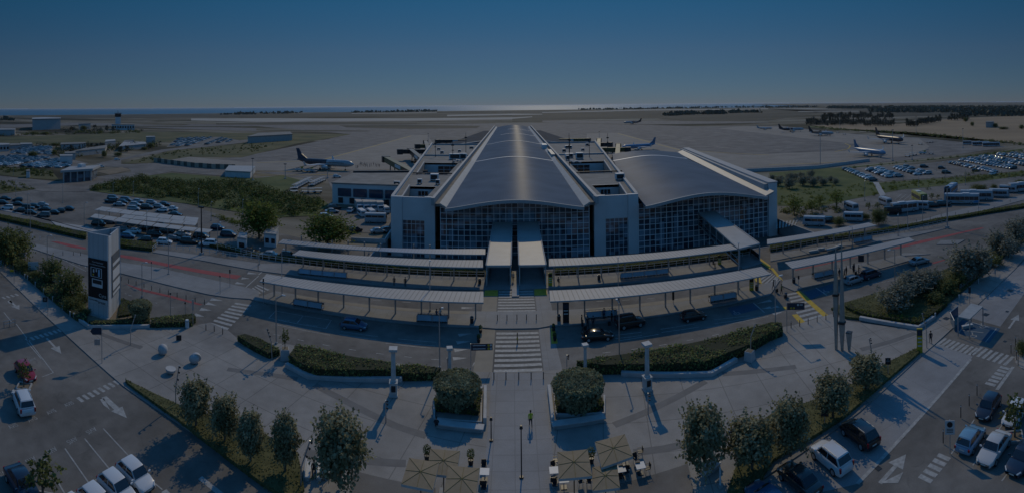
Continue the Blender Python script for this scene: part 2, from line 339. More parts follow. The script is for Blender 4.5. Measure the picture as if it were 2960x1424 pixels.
# wooded bank left of the terminal
zone('scrub_bank',[G(0,940,810),G(0,1400,735),G(0,1700,705),G(0,2200,750),G(0,2547,770),G(1,250,745),G(1,450,800),G(1,240,920),G(1,640,990),G(1,720,1050),G(1,560,1150),G(1,180,1160),G(1,0,1180),G(0,2400,1110),G(0,1900,1020),G(0,1500,960),G(0,880,870)],m_green,0.14)
zone('service_yard',[G(1,750,1080),G(1,1330,1100),G(5,1330,300),G(5,880,290),G(5,700,130)],m_asph2,0.08)

for q in ([(1,-400,214),(1,600,214),(1,1600,243),(1,1600,256),(1,600,240),(1,-400,233)],[(1,820,255),(1,1500,262),(1,2230,284),(1,2190,306),(1,1500,302),(1,900,277)],[(1,40,289),(1,700,299),(1,1150,315),(1,1100,321),(1,500,310)],[(0,300,122),(0,2200,119),(1,0,131),(1,2547,160),(1,2547,172),(1,600,168),(0,2547,160),(0,600,146)],[(0,900,222),(0,2400,246),(0,2400,258),(0,900,232)],[(2,0,152),(2,700,150),(2,1400,166),(3,0,166),(3,600,190),(3,300,236),(3,0,282),(2,1700,272),(2,1450,243),(2,900,234),(2,0,248)],[(2,0,140),(2,600,143),(2,250,150),(2,0,148)],[(3,0,150),(3,900,158),(3,1900,175),(3,2900,190),(3,2900,250),(3,1900,262),(3,1100,250),(3,500,205),(3,0,165)]): zone('scrubland',q,m_scrubland,0.12)
for q in ([(1,950,136),(1,1800,141),(1,1800,146),(1,950,142)],[(2,300,158),(2,1300,150),(2,2547,158),(2,2547,166),(2,1300,160),(2,300,166)],[(1,1900,168),(1,2547,168),(2,300,176),(2,300,182),(1,1900,182)],[(0,1900,164),(1,0,172),(1,2547,205),(2,200,200),(2,200,206),(1,2547,220),(1,0,205),(0,1900,184)],[(3,0,156),(3,400,164),(3,800,178),(3,400,172)],[(3,300,190),(3,900,196),(3,900,201),(3,300,196)]): zone('salt_flat',q,m_pale,0.16)
# ------------------------------------------------------------------ plaza, platforms, islands
zone('plaza',[(-32,-20),G(13,330,1290),G(12,2547,1080),G(12,2050,690),G(8,1190,1010),G(8,940,785),G(8,640,505),G(8,480,355),G(4,0,640),G(4,-200,470),G(4,-200,300),G(4,0,440),G(4,440,830),G(4,735,1090),G(8,850,425),G(8,1460,440),G(8,1900,425),G(8,2060,400),G(8,2235,480),G(8,2330,560),(-30,61.3),(-16,61.3),(-9,60.7),(-2.6,60.6),(3.6,60.75),(9,60.8),(16,61),(24,61.8),(31,63.2),G(11,200,545),G(11,600,435),G(11,745,500),G(11,1480,610),G(11,1640,480),G(11,2060,110),G(7,2440,500),G(7,2800,200),G(7,2800,420),G(7,2547,640),G(11,2450,0),G(11,1650,740),G(15,1450,0),G(15,870,520),G(15,200,980),G(14,2200,1300),(28,-20)],m_plaza,0.12,kerb=1)
# dark bands set into the plaza paving
m_band=mat('dark paving band',(0.16,0.155,0.15),0.8,var=0.1,scale=1)
def band(pts,w,m,z,name='paving_band'):
    mb=MB()
    P=[Vector(G(*q)) if len(q)==3 else Vector(q) for q in pts]; L_=[];R_=[]
    for i,p in enumerate(P):
        d=(P[min(i+1,len(P)-1)]-P[max(i-1,0)]).normalized(); n_=Vector((-d.y,d.x))*w/2
        L_.append(p+n_); R_.append(p-n_)
    for i in range(len(P)-1): mb.face([(q.x,q.y,z) for q in (R_[i],R_[i+1],L_[i+1],L_[i])])
    return mb
def bandobj(pts,w,m,z,name='paving_band'): return struct(band(pts,w,m,z).build(name,m))
bandobj([(13,540,130),(13,780,260),(13,1050,410),(13,1350,560),(13,1640,660)],0.95,m_band,0.124)
bandobj([(13,430,790),(13,700,850),(13,1000,890),(13,1430,930)],0.95,m_band,0.124)
bandobj([(14,960,600),(14,1250,490),(14,1600,330),(14,1880,180)],0.95,m_band,0.124)
bandobj([(14,1150,880),(14,1450,850),(14,1700,800),(14,2150,720)],0.95,m_band,0.124)
bandobj([(8,940,480),(8,1130,555),(8,1380,640)],0.9,m_band,0.124)
bandobj([(8,2225,865),(9,60,920),(9,370,975)],0.9,m_band,0.124)
bandobj([(10,2050,1020),(10,2547,985),(11,240,960)],0.95,m_band,0.124)
bandobj([(11,890,800),(11,1200,720),(11,1440,640)],0.95,m_band,0.124)
# pale walkway down the middle and darker terraces at the very front
zone('walkway',[(-2.75,20),(-2.75,60.3),(3.55,60.3),(3.55,20)],paved('walkway concrete',(0.285,0.285,0.29),joint=2.1,dark=0.8,stain=0.15),0.124)
zone('terrace_paving',[G(13,890,980),G(13,1420,1120),G(13,1720,1180),G(13,1720,1500),G(13,840,1500)],m_asph2,0.128)
zone('terrace_paving',[G(14,980,1195),G(14,1690,1005),G(14,1790,1500),G(14,960,1500)],m_asph2,0.128)
# platforms
plat=[(-41.2,72.7),(41.9,72.9),(44.5,78.3),(3.6,78.35),(-2.6,78.35),(-38.0,78.0),G(4,2410,800)]
zone('platform',[(-43,72.6),(-5.0,72.7),(-2.6,72.4),(3.6,72.4),(5.2,72.9),(42,72.9),(47,78),(3.6,78.4),(-2.6,78.4),(-37.3,78.0),(-41,77.9)],m_plat,0.17,kerb=1)
zone('platform',[(-43.5,86.7),(-6,87.7),(6,88),(43.4,87.6),(47,87.5),(50.5,93.4),(8,94.2),(-8,94.0),(-45,93.4),G(5,0,585),G(5,0,655)],m_plat,0.17,kerb=1)
zone('platform',[G(7,240,960),G(7,330,925),G(7,1000,770),G(7,1410,662),G(7,1320,610),G(7,830,700),G(7,500,780),G(7,230,830),G(7,120,850),G(7,110,900)],m_plat,0.17,kerb=1)
zone('platform',[G(7,0,655),G(7,700,520),G(7,1400,430),G(7,1760,350),G(7,1240,400),G(7,800,470),G(7,0,580)],m_plat,0.17,kerb=1)
zone('buff_strip',[(-36.6,76.7),(-7,77.2),(-7,78.3),(-37,77.9)],m_buff,0.178)
zone('buff_strip',[(12,77.2),(42,76.6),(44,78.2),(12,78.3)],m_buff,0.178)
for q,m in (([(-5.1,60.7),(-2.75,60.7),(-2.75,72.3),(-5.1,72.5)],m_buff),([(3.65,60.8),(6.0,60.9),(5.6,72.7),(3.65,72.4)],m_plat),([(-5.2,78.6),(-2.8,78.6),(-2.8,86.9),(-5.2,86.9)],m_buff),([(3.7,78.6),(6.2,78.6),(6.2,86.9),(3.7,86.9)],m_plat)): zone('crossing_apron',q,m,.03)
# left verges between the roads
zone('pavement',[G(4,1170,545),G(4,1600,618),G(4,1800,668),G(4,2100,738),G(4,2400,812),G(4,2547,850),G(8,2547,180),G(4,2270,915),G(4,2050,880),G(4,1500,740),G(4,1170,655),G(4,800,570),G(4,300,400),G(4,300,350),G(4,800,460)],m_plat,0.16,kerb=1)
zone('pavement',[G(4,1540,430),G(4,1980,490),G(4,2540,577),G(4,2540,652),G(4,2000,545),G(4,1500,455)],m_plat,0.16,kerb=1)
zone('pavement',[G(4,0,20),G(4,480,120),G(4,560,190),G(4,840,240),G(4,1180,350),G(4,1540,410),G(4,1540,390),G(4,1180,320),G(4,850,190),G(4,560,150),G(4,450,110),G(4,0,0)],m_conc,0.15,kerb=1)
zone('traffic_island',[G(7,1660,510),G(7,1870,510),G(7,1945,465),G(7,1700,470)],m_plat,0.15,kerb=1)
zone('traffic_island',[G(7,1280,620),G(7,1600,605),G(7,1330,590)],m_plat,0.15,kerb=1)
zone('pavement',[G(7,1250,330),G(7,1780,190),G(7,2547,20),G(7,2800,-60),G(7,2800,0),G(7,2547,70),G(7,1780,260),G(7,1300,370)],m_plat,0.14,kerb=1)
# right parking strip in pale concrete and its road edge
zone('bay_strip',[G(15,200,980),G(15,870,520),G(11,1480,860),G(11,1660,745),G(11,2010,880),G(15,1990,0),G(15,1250,800),G(15,840,1239),G(14,2300,1400),G(14,2100,1400)],paved('pale bay concrete',(0.29,0.29,0.295),joint=6,dark=0.85,stain=0.2),0.03)
zone('bay_strip',[G(11,2080,355),G(11,2450,0),G(7,2547,670),G(7,2800,420),G(7,2800,620),G(11,2547,230),G(11,2290,580),G(11,2000,490)],MATS['pale bay concrete'],0.03)
# ---- painted markings
mk=MB()
def strip(a,b,w,z=0.034,mb=None):
    (mb or mk)
    p,q=Vector(G(*a) if len(a)==3 else a),Vector(G(*b) if len(b)==3 else b); d=(q-p).normalized(); n_=Vector((-d.y,d.x))*w/2
    (mb or mk).face([(v.x,v.y,z) for v in (p-n_,q-n_,q+n_,p+n_)])
def dashes(a,b,n,w,frac=0.5,z=0.034,mb=None):
    p,q=Vector(G(*a) if len(a)==3 else a),Vector(G(*b) if len(b)==3 else b)
    for i in range(n):
        strip(tuple(p.lerp(q,i/n)),tuple(p.lerp(q,(i+frac)/n)),w,z,mb)
def arrow(a,b,w=0.5,z=0.034,head=0.42,hw=1.4):
    p,q=Vector(G(*a)),Vector(G(*b)); d=(q-p); L=d.length; d.normalize(); n_=Vector((-d.y,d.x))
    m_=p+d*L*(1-head)
    mk.face([(v.x,v.y,z) for v in (p-n_*w/3,m_-n_*w/3,m_+n_*w/3,p+n_*w/3)])
    mk.face([(v.x,v.y,z) for v in (m_-n_*hw/2,q,m_+n_*hw/2)])
def tri(a,b,w=1.3,z=0.034):
    p,q=Vector(G(*a)),Vector(G(*b)); d=(q-p).normalized(); n_=Vector((-d.y,d.x))*w/2
    mk.face([(v.x,v.y,z) for v in (p-n_,q,p+n_)])
# road 1
dashes((9,140,520),(9,1720,800),6,0.13,0.26)
strip((9,1700,800),(9,1780,805),0.13)
dashes((10,860,775),(10,2440,520),6,0.13,0.27)
for a,b in (((9,260,430),(9,600,500)),((9,810,505),(9,1175,565)),((9,790,535),(9,1160,597)),((9,1370,590),(9,1750,632)),((9,1350,625),(9,1740,668)),((10,990,600),(10,1250,575)),((10,985,635),(10,1255,608)),((10,1440,550),(10,1795,500)),((10,1450,582),(10,1820,535)),((10,1980,465),(10,2330,430)),((10,1980,505),(10,2440,440)),((9,180,430),(9,700,540)),((9,1250,632),(9,1700,690)),((10,1030,655),(10,1420,600)),((10,1900,545),(10,2520,440)),((7,760,935),(7,1310,840)),((7,1000,890),(7,1600,710)),((9,2130,840),(9,2110,880))): strip(a,b,0.12)
bay=[((9,95,360),(9,660,475)),((9,165,290),(9,715,392)),((9,95,360),(9,165,290)),((9,375,415),(9,435,345)),((9,660,475),(9,715,392))]
for a,b in bay: strip(a,b,0.14)
for a,b in (((9,1975,568),(9,2110,552)),((9,1955,642),(9,2095,630)),((9,1930,718),(9,2080,708)),((9,1915,800),(9,2060,795))): tri(a,b,0.95)
tri((6,2547,1040),(6,2400,1070),0.9); tri((6,2547,1110),(6,2440,1125),0.9)
tri((7,20,1180),(7,130,1150),0.9); tri((7,70,1100),(7,0,1120),0.9)
# road 2
dashes((5,1130,960),(5,2010,1010),3,0.13,0.3); dashes((6,550,1015),(6,1560,985),4,0.13,0.3)
tri((5,2010,1055),(5,2150,1055),0.8)
# left roads
for a,b in (((4,2440,670),(4,2540,680)),((4,2380,720),(4,2460,725)),((4,2320,765),(4,2420,780))): tri(a,b,1.2)
for a,b in (((8,2070,165),(8,2195,182)),((8,2030,205),(8,2130,228)),((8,1965,262),(8,2080,275)),((8,1905,315),(8,2005,335))): tri(a,b,1.2)
strip((4,2420,810),(4,2547,700),0.2); strip((5,0,690),(5,40,655),0.2)
dashes((8,1220,95),(8,1850,285),4,0.13,0.12); dashes((4,1250,865),(4,1640,985),2,0.13,0.2)
strip((4,0,500),(4,340,600),0.12); strip((4,300,350),(4,840,630),0.14)
dashes((4,-100,560),(4,830,640),8,0.12,0.5)
tri((4,1730,655),(4,1810,660),0.9)
for i in range(10): strip((4,300+i*62,350+i*20),(4,340+i*62,420+i*22),0.14)
# zebra crossings
zb=MB()
def zebra(a,b,c,d,n,fr=0.5,z=0.036):
    A,B,C,D=[Vector(G(*q)) if len(q)==3 else Vector(q) for q in (a,b,c,d)]   # a-b one side, d-c the other; stripes run a->d
    for i in range(n):
        t0,t1=i/n,(i+fr)/n
        zb.face([(v.x,v.y,z) for v in (A.lerp(B,t0),A.lerp(B,t1),D.lerp(C,t1),D.lerp(C,t0))])
zebra((-2.55,60.7),(-2.55,72.0),(3.55,72.0),(3.5,60.9),9,0.52)
zebra((-2.6,78.5),(-2.6,87.9),(3.5,87.9),(3.5,78.5),8,0.5)
zebra((8,2050,410),(8,2330,190),(8,2490,215),(8,2230,470),8,0.5)
zebra((4,2480,820),(4,2547,780),(5,130,830),(5,0,880),3,0.5)
zebra((11,300,505),(11,150,205),(11,235,190),(11,520,450),8,0.5)
zebra((6,2430,830),(6,2547,1000),(7,110,840),(7,0,760),6,0.5)
zebra((7,60,260),(7,300,240),(7,270,290),(7,60,330),7,0.5)
# ladder markings along the car-park roads
def ladder(a,b,n,w,l,z=0.034):
    p,q=Vector(G(*a)),Vector(G(*b)); d=(q-p); dn=d.normalized(); n_=Vector((-dn.y,dn.x))
    for i in range(n):
        c=p+d*((i+0.5)/n); strip(tuple(c-n_*l/2),tuple(c+n_*l/2),w,z)
ladder((12,740,235),(12,1150,50),8,0.42,1.05); ladder((8,230,545),(8,590,445),8,0.42,1.0); ladder((8,0,130),(8,170,90),4,0.42,1.0)
ladder((11,1680,715),(11,2040,835),8,0.45,2.2); ladder((11,2030,815),(11,2400,935),7,0.45,2.4)
ladder((15,2170,270),(15,2345,75),6,0.5,1.3); ladder((15,1500,1230),(15,1730,960),5,0.5,1.3)
strip((15,2250,310),(15,2415,80),0.4); strip((15,1990,0),(15,840,1239),0.35,0.036)
# lane arrows on the car-park roads
arrow((8,440,525),(8,585,680),0.5); arrow((8,80,150),(8,175,242),0.6,hw=1.5); arrow((12,1000,200),(12,1225,412),1.0,hw=1.5)
mk.face([(*G(*q),0.034) for q in ((12,960,225),(12,1000,215),(12,1060,330),(12,1000,285))])
mk.face([(*G(*q),0.034) for q in ((8,55,160),(8,85,140),(8,110,175),(8,75,180))])
arrow((11,2375,600),(11,2475,460),0.5); arrow((15,1065,1239),(15,1330,950),0.6,hw=1.6)
mk.face([(*G(*q),0.038) for q in ((15,1065,1239),(15,1300,1130),(15,1250,1239))])
# bays in the left car park
for a,b in (((12,990,510),(12,1235,780)),((12,805,605),(12,1045,905)),((12,610,700),(12,845,1045)),((12,400,795),(12,640,1200)),((12,630,1170),(12,1140,875)),((12,1460,1030),(12,1565,1120)),((8,20,265),(8,95,360)),((8,140,380),(8,505,865)),((8,250,565),(8,385,725)),((8,500,865),(8,390,905))): strip(a,b,0.13)
strip((12,1580,1130),(12,1720,1280),0.55,0.034); strip((12,1940,1010),(12,2220,1239),0.5)
# right car park bays
for a,b in (((15,1785,955),(15,2020,610)),((15,2000,1075),(15,2320,640)),((15,2290,1239),(15,2547,900))): strip(a,b,0.13)
for i in range(7): strip((3,1250+i*45,1085+i*4),(3,1320+i*45,1030+i*3),0.15)
for a,b in (((3,930,780),(3,1150,905)),((3,1230,760),(3,1420,850)),((3,1480,745),(3,1850,865)),((3,1230,905),(3,2240,840))): strip(a,b,0.2,0.126)
struct(mk.build('road_marking',m_white)); struct(zb.build('zebra_crossing',m_white))
# lettering painted on the ground
def ground_text(s,a,b,z=0.036,m=None,hgt=None,flip=False,name='road_lettering'):
    p,q=Vector(G(*a)),Vector(G(*b)); d=q-p
    cu=bpy.data.curves.new('lettering','FONT'); cu.body=s; cu.align_x='CENTER'; cu.align_y='CENTER'; cu.size=1
    o=bpy.data.objects.new(name,cu); COL.objects.link(o); bpy.context.view_layer.update()
    w=max(o.dimensions.x,0.01); sc=d.length/w
    hs=sc if not hgt else hgt/0.7
    me=bpy.data.meshes.new_from_object(o); bpy.data.objects.remove(o); me.materials.clear(); me.materials.append(m or m_white)
    me.transform(Matrix.Translation((p.x+d.x/2,p.y+d.y/2,z))@Matrix.Rotation(math.atan2(d.y,d.x),4,'Z')@Matrix.Diagonal((sc,hs,1,1)))
    o=bpy.data.objects.new(name,me); COL.objects.link(o); return struct(o)
for c in ((656,268),(480,340),(292,410),(102,475)): ground_text('AVIS',(12,c[0]-42,c[1]+17),(12,c[0]+42,c[1]-17),hgt=0.62)
for c in ((870,528),(680,622),(478,716),(270,806),(1530,1215),(0,930)): ground_text('AVIS',(12,c[0]+45,c[1]-22),(12,c[0]-45,c[1]+22),hgt=0.62)
ground_text('AVIS',(8,330,722),(8,260,742),hgt=0.5)
ground_text('POLICE',(9,185,378),(9,300,392),hgt=0.34); ground_text('POLICE',(9,465,435),(9,580,450),hgt=0.34)
# coloured bands
mr_=MB()
for q in ([(4,490,332),(4,560,333),(4,840,395),(4,840,415),(4,700,392)],[(4,1170,468),(4,1300,487),(4,1800,595),(4,2375,694),(4,2330,728),(4,1900,648),(4,1400,540),(4,1170,492)],[(4,1215,752),(4,1400,812),(4,1700,885),(4,1990,972),(4,1960,980),(4,1650,893),(4,1380,830)],[(7,1210,540),(7,1500,465),(7,1900,385),(7,2110,342),(7,2140,348),(7,1900,400),(7,1560,480),(7,1260,545)],[(7,245,735),(7,620,665),(7,870,618),(7,870,624),(7,620,675),(7,250,745)],[(7,1600,690),(7,1770,648),(7,1770,656),(7,1640,696)],[(6,1740,880),(6,2180,850),(6,2180,857),(6,1740,890)]):
    mr_.face([(*G(*p),0.033) for p in q][::-1])
struct(mr_.build('red_bus_lane',m_red))
my=MB()
for q in ([(11,235,190),(11,290,190),(11,570,440),(11,520,455)],[(11,115,350),(11,170,345),(11,190,370),(11,130,378)],[(11,205,430),(11,260,425),(11,345,510),(11,285,520)],[(7,0,720),(7,25,715),(7,130,850),(7,60,800)],[(6,2370,800),(6,2440,800),(6,2460,880),(6,2400,860)],[(6,2300,510),(6,2547,700),(6,2547,740),(6,2270,540)],[(10,345,515),(10,385,515),(10,415,670),(10,350,675)],[(5,2245,885),(5,2375,882),(5,2375,945),(5,2235,940)],[(6,190,882),(6,310,880),(6,318,945),(6,190,948)]):
    pp=[(*G(*p),0.034) for p in q]
    my.sheet([(x,y) for x,y,z in pp],0.186 if q[0][0] in (6,) and q[0][1]>2000 else 0.04)
struct(my.build('yellow_marking',m_yel))
mb_=MB()
for q in ([(6,2110,1105),(6,2380,1060),(6,2430,1125),(6,2165,1185)],[(7,330,960),(7,620,880),(7,620,940),(7,400,1035)]): mb_.sheet([G(*p) for p in q],0.035)
for q in ([(11,1880,500),(11,2290,600),(11,2175,745),(11,1835,625)],): mb_.sheet([G(*p) for p in q],0.04)  # bays at the shelter; the navy also stands in for shadow there
struct(mb_.build('blue_bay',m_blue))
mw=MB()
def wheelchair(t,a,b,s,rz=0,z=0.042):
    c=Vector((*G(t,a,b),z)); M=Matrix.Translation(c)@Matrix.Rotation(rz,4,'Z')@Matrix.Scale(s,4); mw.M=M
    for i in range(11):
        a0,a1=R(100+i*22),R(100+(i+1)*22)
        mw.face([(0.3*math.cos(x)*k,0.3*math.sin(x)*k-0.15,0) for x,k in ((a0,0.75),(a1,0.75),(a1,1),(a0,1))][::-1])
    mw.box((0,0.5,0.001),(0.14,0.14,0.002)); mw.box((0,0.15,0.001),(0.09,0.5,0.002)); mw.box((0.15,0,0.001),(0.3,0.08,0.002)); mw.box((0.3,-0.2,0.001),(0.08,0.4,0.002)); mw.M=None
wheelchair(6,2195,1160,1.6); wheelchair(7,545,960,1.6,-0.2); wheelchair(11,2110,572,1.5,-0.8); wheelchair(11,2015,665,1.5,-0.8)
for a,b in (((11,1960,530),(11,1870,640)),((11,2250,600),(11,2140,735)),((11,1980,525),(11,2180,585)),((11,1900,610),(11,2120,640))): strip(a,b,0.13,0.044,mw)
strip((7,450,920),(7,560,1000),0.2,0.04,mw); strip((6,2370,1060),(6,2480,1160),0.2,0.04,mw)
struct(mw.build('bay_marking',m_white))
# apron stand lines
for q in ([(0,2547,615),(1,640,600),(1,1540,372)],[(2,1050,385),(2,1660,560),(2,2547,625)],[(3,0,722),(3,500,712),(3,1000,690)],[(3,660,600),(3,790,575),(3,815,545),(3,760,520)],[(1,0,700),(1,900,712)],[(1,0,740),(1,780,745)]): bandobj(q,0.8,m_white if 0 else m_yel,0.15,'apron_marking')
for t,a,b in ((1,210,553),(1,600,480),(1,800,440),(1,960,408),(1,1020,398),(2,1500,408),(2,1580,425),(2,1700,455),(2,1780,472),(2,1900,368),(2,1950,376),(2,2050,392),(2,2130,408),(3,190,490),(3,330,508),(3,100,577),(2,2020,528),(2,2110,545),(3,2150,385)):
    bandobj([(t,a-38,b-3),(t,a+38,b+3)],5,MATS['apron concrete'],0.17,'apron_patch')
# blast fence (chequered) beside the apron road
fe=thing('blast_fence','chequered low blast fence along the apron road on the left','fence',(*G(0,1900,615),0))
fp=[(1525,590),(1600,600),(1660,612),(1725,620),(1790,630),(1855,638),(1930,650),(2010,655),(2095,665),(2180,668),(2265,672),(2330,675)]
m_tan=mat('pale fence panel',(0.34,0.30,0.24),0.8); m_tand=mat('dark fence panel',(0.10,0.10,0.085),0.8)
for i in range(len(fp)-1):
    p,q=Vector(G(0,*fp[i])),Vector(G(0,*fp[i+1])); 
    for k,(mm) in ((0,m_tan),(1,m_tand)):
        a,b=p.lerp(q,k*0.5),p.lerp(q,k*0.5+0.5); c=(a+b)/2
        MB().box((c.x,c.y,1.3),((b-a).length,0.5,2.6),math.atan2((b-a).y,(b-a).x)).build('panel',mm,fe,world=True)
# ------------------------------------------------------------------ terminal
FY=105.7
T=thing('airport_terminal','large grey airport terminal with two arched metal roofs and a tall glass front','terminal',(0,FY,0))
def part(mb,name,m,parent=T,**k): return mb.build(name,m,parent,world=True,**k)
def arc(xl,xr,zl,zr,rise,n=28):
    out=[]
    for i in range(n+1):
        t=i/n; s=2*t-1
        # flat-topped wave with a slight upturn at the eaves
        h=rise*(math.cos(s*PI/2)**1.25)
        out.append((xl+(xr-xl)*t,zl+(zr-zl)*t+h))
    return out
def arch_roof(stations,thick,fascia):
    """stations: (y, xl, xr, zedge_l, zedge_r, rise)"""
    rings=[]
    for y,xl,xr,zl,zr,ri,*yy in stations:
        yr=yy[0] if yy else y
        a=arc(xl,xr,zl,zr,ri); n=len(a)-1
        top=[(x,y+(yr-y)*i/n,z) for i,(x,z) in enumerate(a)]; bot=[(x,y+(yr-y)*i/n,z-thick) for i,(x,z) in enumerate(a)][::-1]
        rings.append(top+bot)
    return MB().loft(rings)
zc=12.0
main=arch_roof([(100.4,-13.9,14.6,11.75,11.85,1.75),(101.4,-13.9,14.6,11.85,11.95,1.75),(130,-13.9,14.7,11.9,12.0,1.7),(180,-14.0,15.2,11.9,12.0,1.75),(300,-14.3,15.5,12.0,12.0,1.9),(470,-14.6,15.9,12.0,12.0,2.1)],0.35,1)
r1=part(main,'hall_roof',m_hallroof,smooth=35)
fs=MB()
a0=arc(-14.0,14.7,11.72,11.82,1.78); 
rg=[]
for x,z in a0: rg.append([(x,100.3,z+0.06),(x,100.3,z-0.62),(x,100.75,z-0.62),(x,100.75,z+0.06)])
fs.loft(rg); part(fs,'eave_fascia',m_para)
# raised ribs across the roof
for y in (183,262,330,392,440):
    a=arc(-14.0,15.3,11.93,12.02,1.78 if y<250 else 2.0); rb=MB().loft([[(x,y,z),(x,y+1.0,z),(x,y+1.2,z+0.07),(x,y,z+0.05)] for x,z in a]); part(rb,'roof_rib',m_wpaint)
# sloping side flashings and gutters
for s,xi,xo in ((-1,-13.7,-15.2),(1,14.6,16.1)):
    f_=MB().loft([[(xi-s*0.2,y,11.7),(xo,y,12.75),(xo,y,12.35),(xi-s*0.2,y,11.3)] for y in (101.2,130,180)]+[[(xi-s*0.2+s*0.35,y,11.85),(xo+s*0.3,y,12.75),(xo+s*0.3,y,12.3),(xi-s*.2+s*.35,y,11.4)] for y in (186,300,470)])
    part(f_,'side_flashing',m_roofw)
    part(MB().box((xo+s*.8,288,11.5),(1.5,366,.6)),'gutter',m_flat); MBk=MB().box((xo+s*1.9,290,12.4),(0.7,372,1.6)); part(MBk,'side_parapet',m_para)
wing=arch_roof([(100.2,27.9,57.2,11.35,11.0,1.95,100.2),(101.4,27.9,57.2,11.45,11.1,1.95,101.4),(135,31.2,61.0,11.8,11.4,2.0,133),(177,36.9,65.2,12.15,12.0,1.6,174),(201,41.4,70.2,12.3,12.0,1.2,200)],0.35,1)
m_wingroof=seam_roof('wing roof sheet metal',(0.14,0.163,0.195),'X',0.8,0.5,0.0,0.1,0.9,spec=.03,coat=0,aniso=.6)
part(wing,'wing_roof',m_wingroof,smooth=35)
a0=arc(27.8,57.3,11.32,10.97,1.98); part(MB().loft([[(x,100.1,z+0.06),(x,100.1,z-0.6),(x,100.55,z-0.6),(x,100.55,z+0.06)] for x,z in a0]),'eave_fascia',m_para)
a=arc(36.9,65.2,12.17,12.02,1.62); part(MB().loft([[(x,176.5-1.5*i/28,z),(x,178-1.5*i/28,z),(x,178-1.5*i/28,z+0.08),(x,176.5-1.5*i/28,z+0.05)] for i,(x,z) in enumerate(a)]),'roof_rib',m_wpaint)
part(MB().loft([[(57.2,101.2,11.0),(59.6,101.2,11.9),(59.6,101.2,11.5),(57.2,101.2,10.6)],[(70.0,201,11.9),(72.4,201,12.8),(72.4,201,12.3),(70,201,11.5)]]),'side_flashing',m_roofw)
# right end wall with its tall parapet
part(MB().prism([(60.3,105),(62.7,105),(76.8,205),(74.2,205)],0,13.2),'end_wall',m_clad)
part(MB().prism([(60.15,104.9),(62.85,104.9),(76.95,205.1),(74.05,205.1)],13.2,13.45),'parapet_coping',m_para)
part(MB().prism([(59.2,105.4),(60.4,105.4),(74.3,205),(73.1,205)],9,13.0),'side_parapet',m_para)
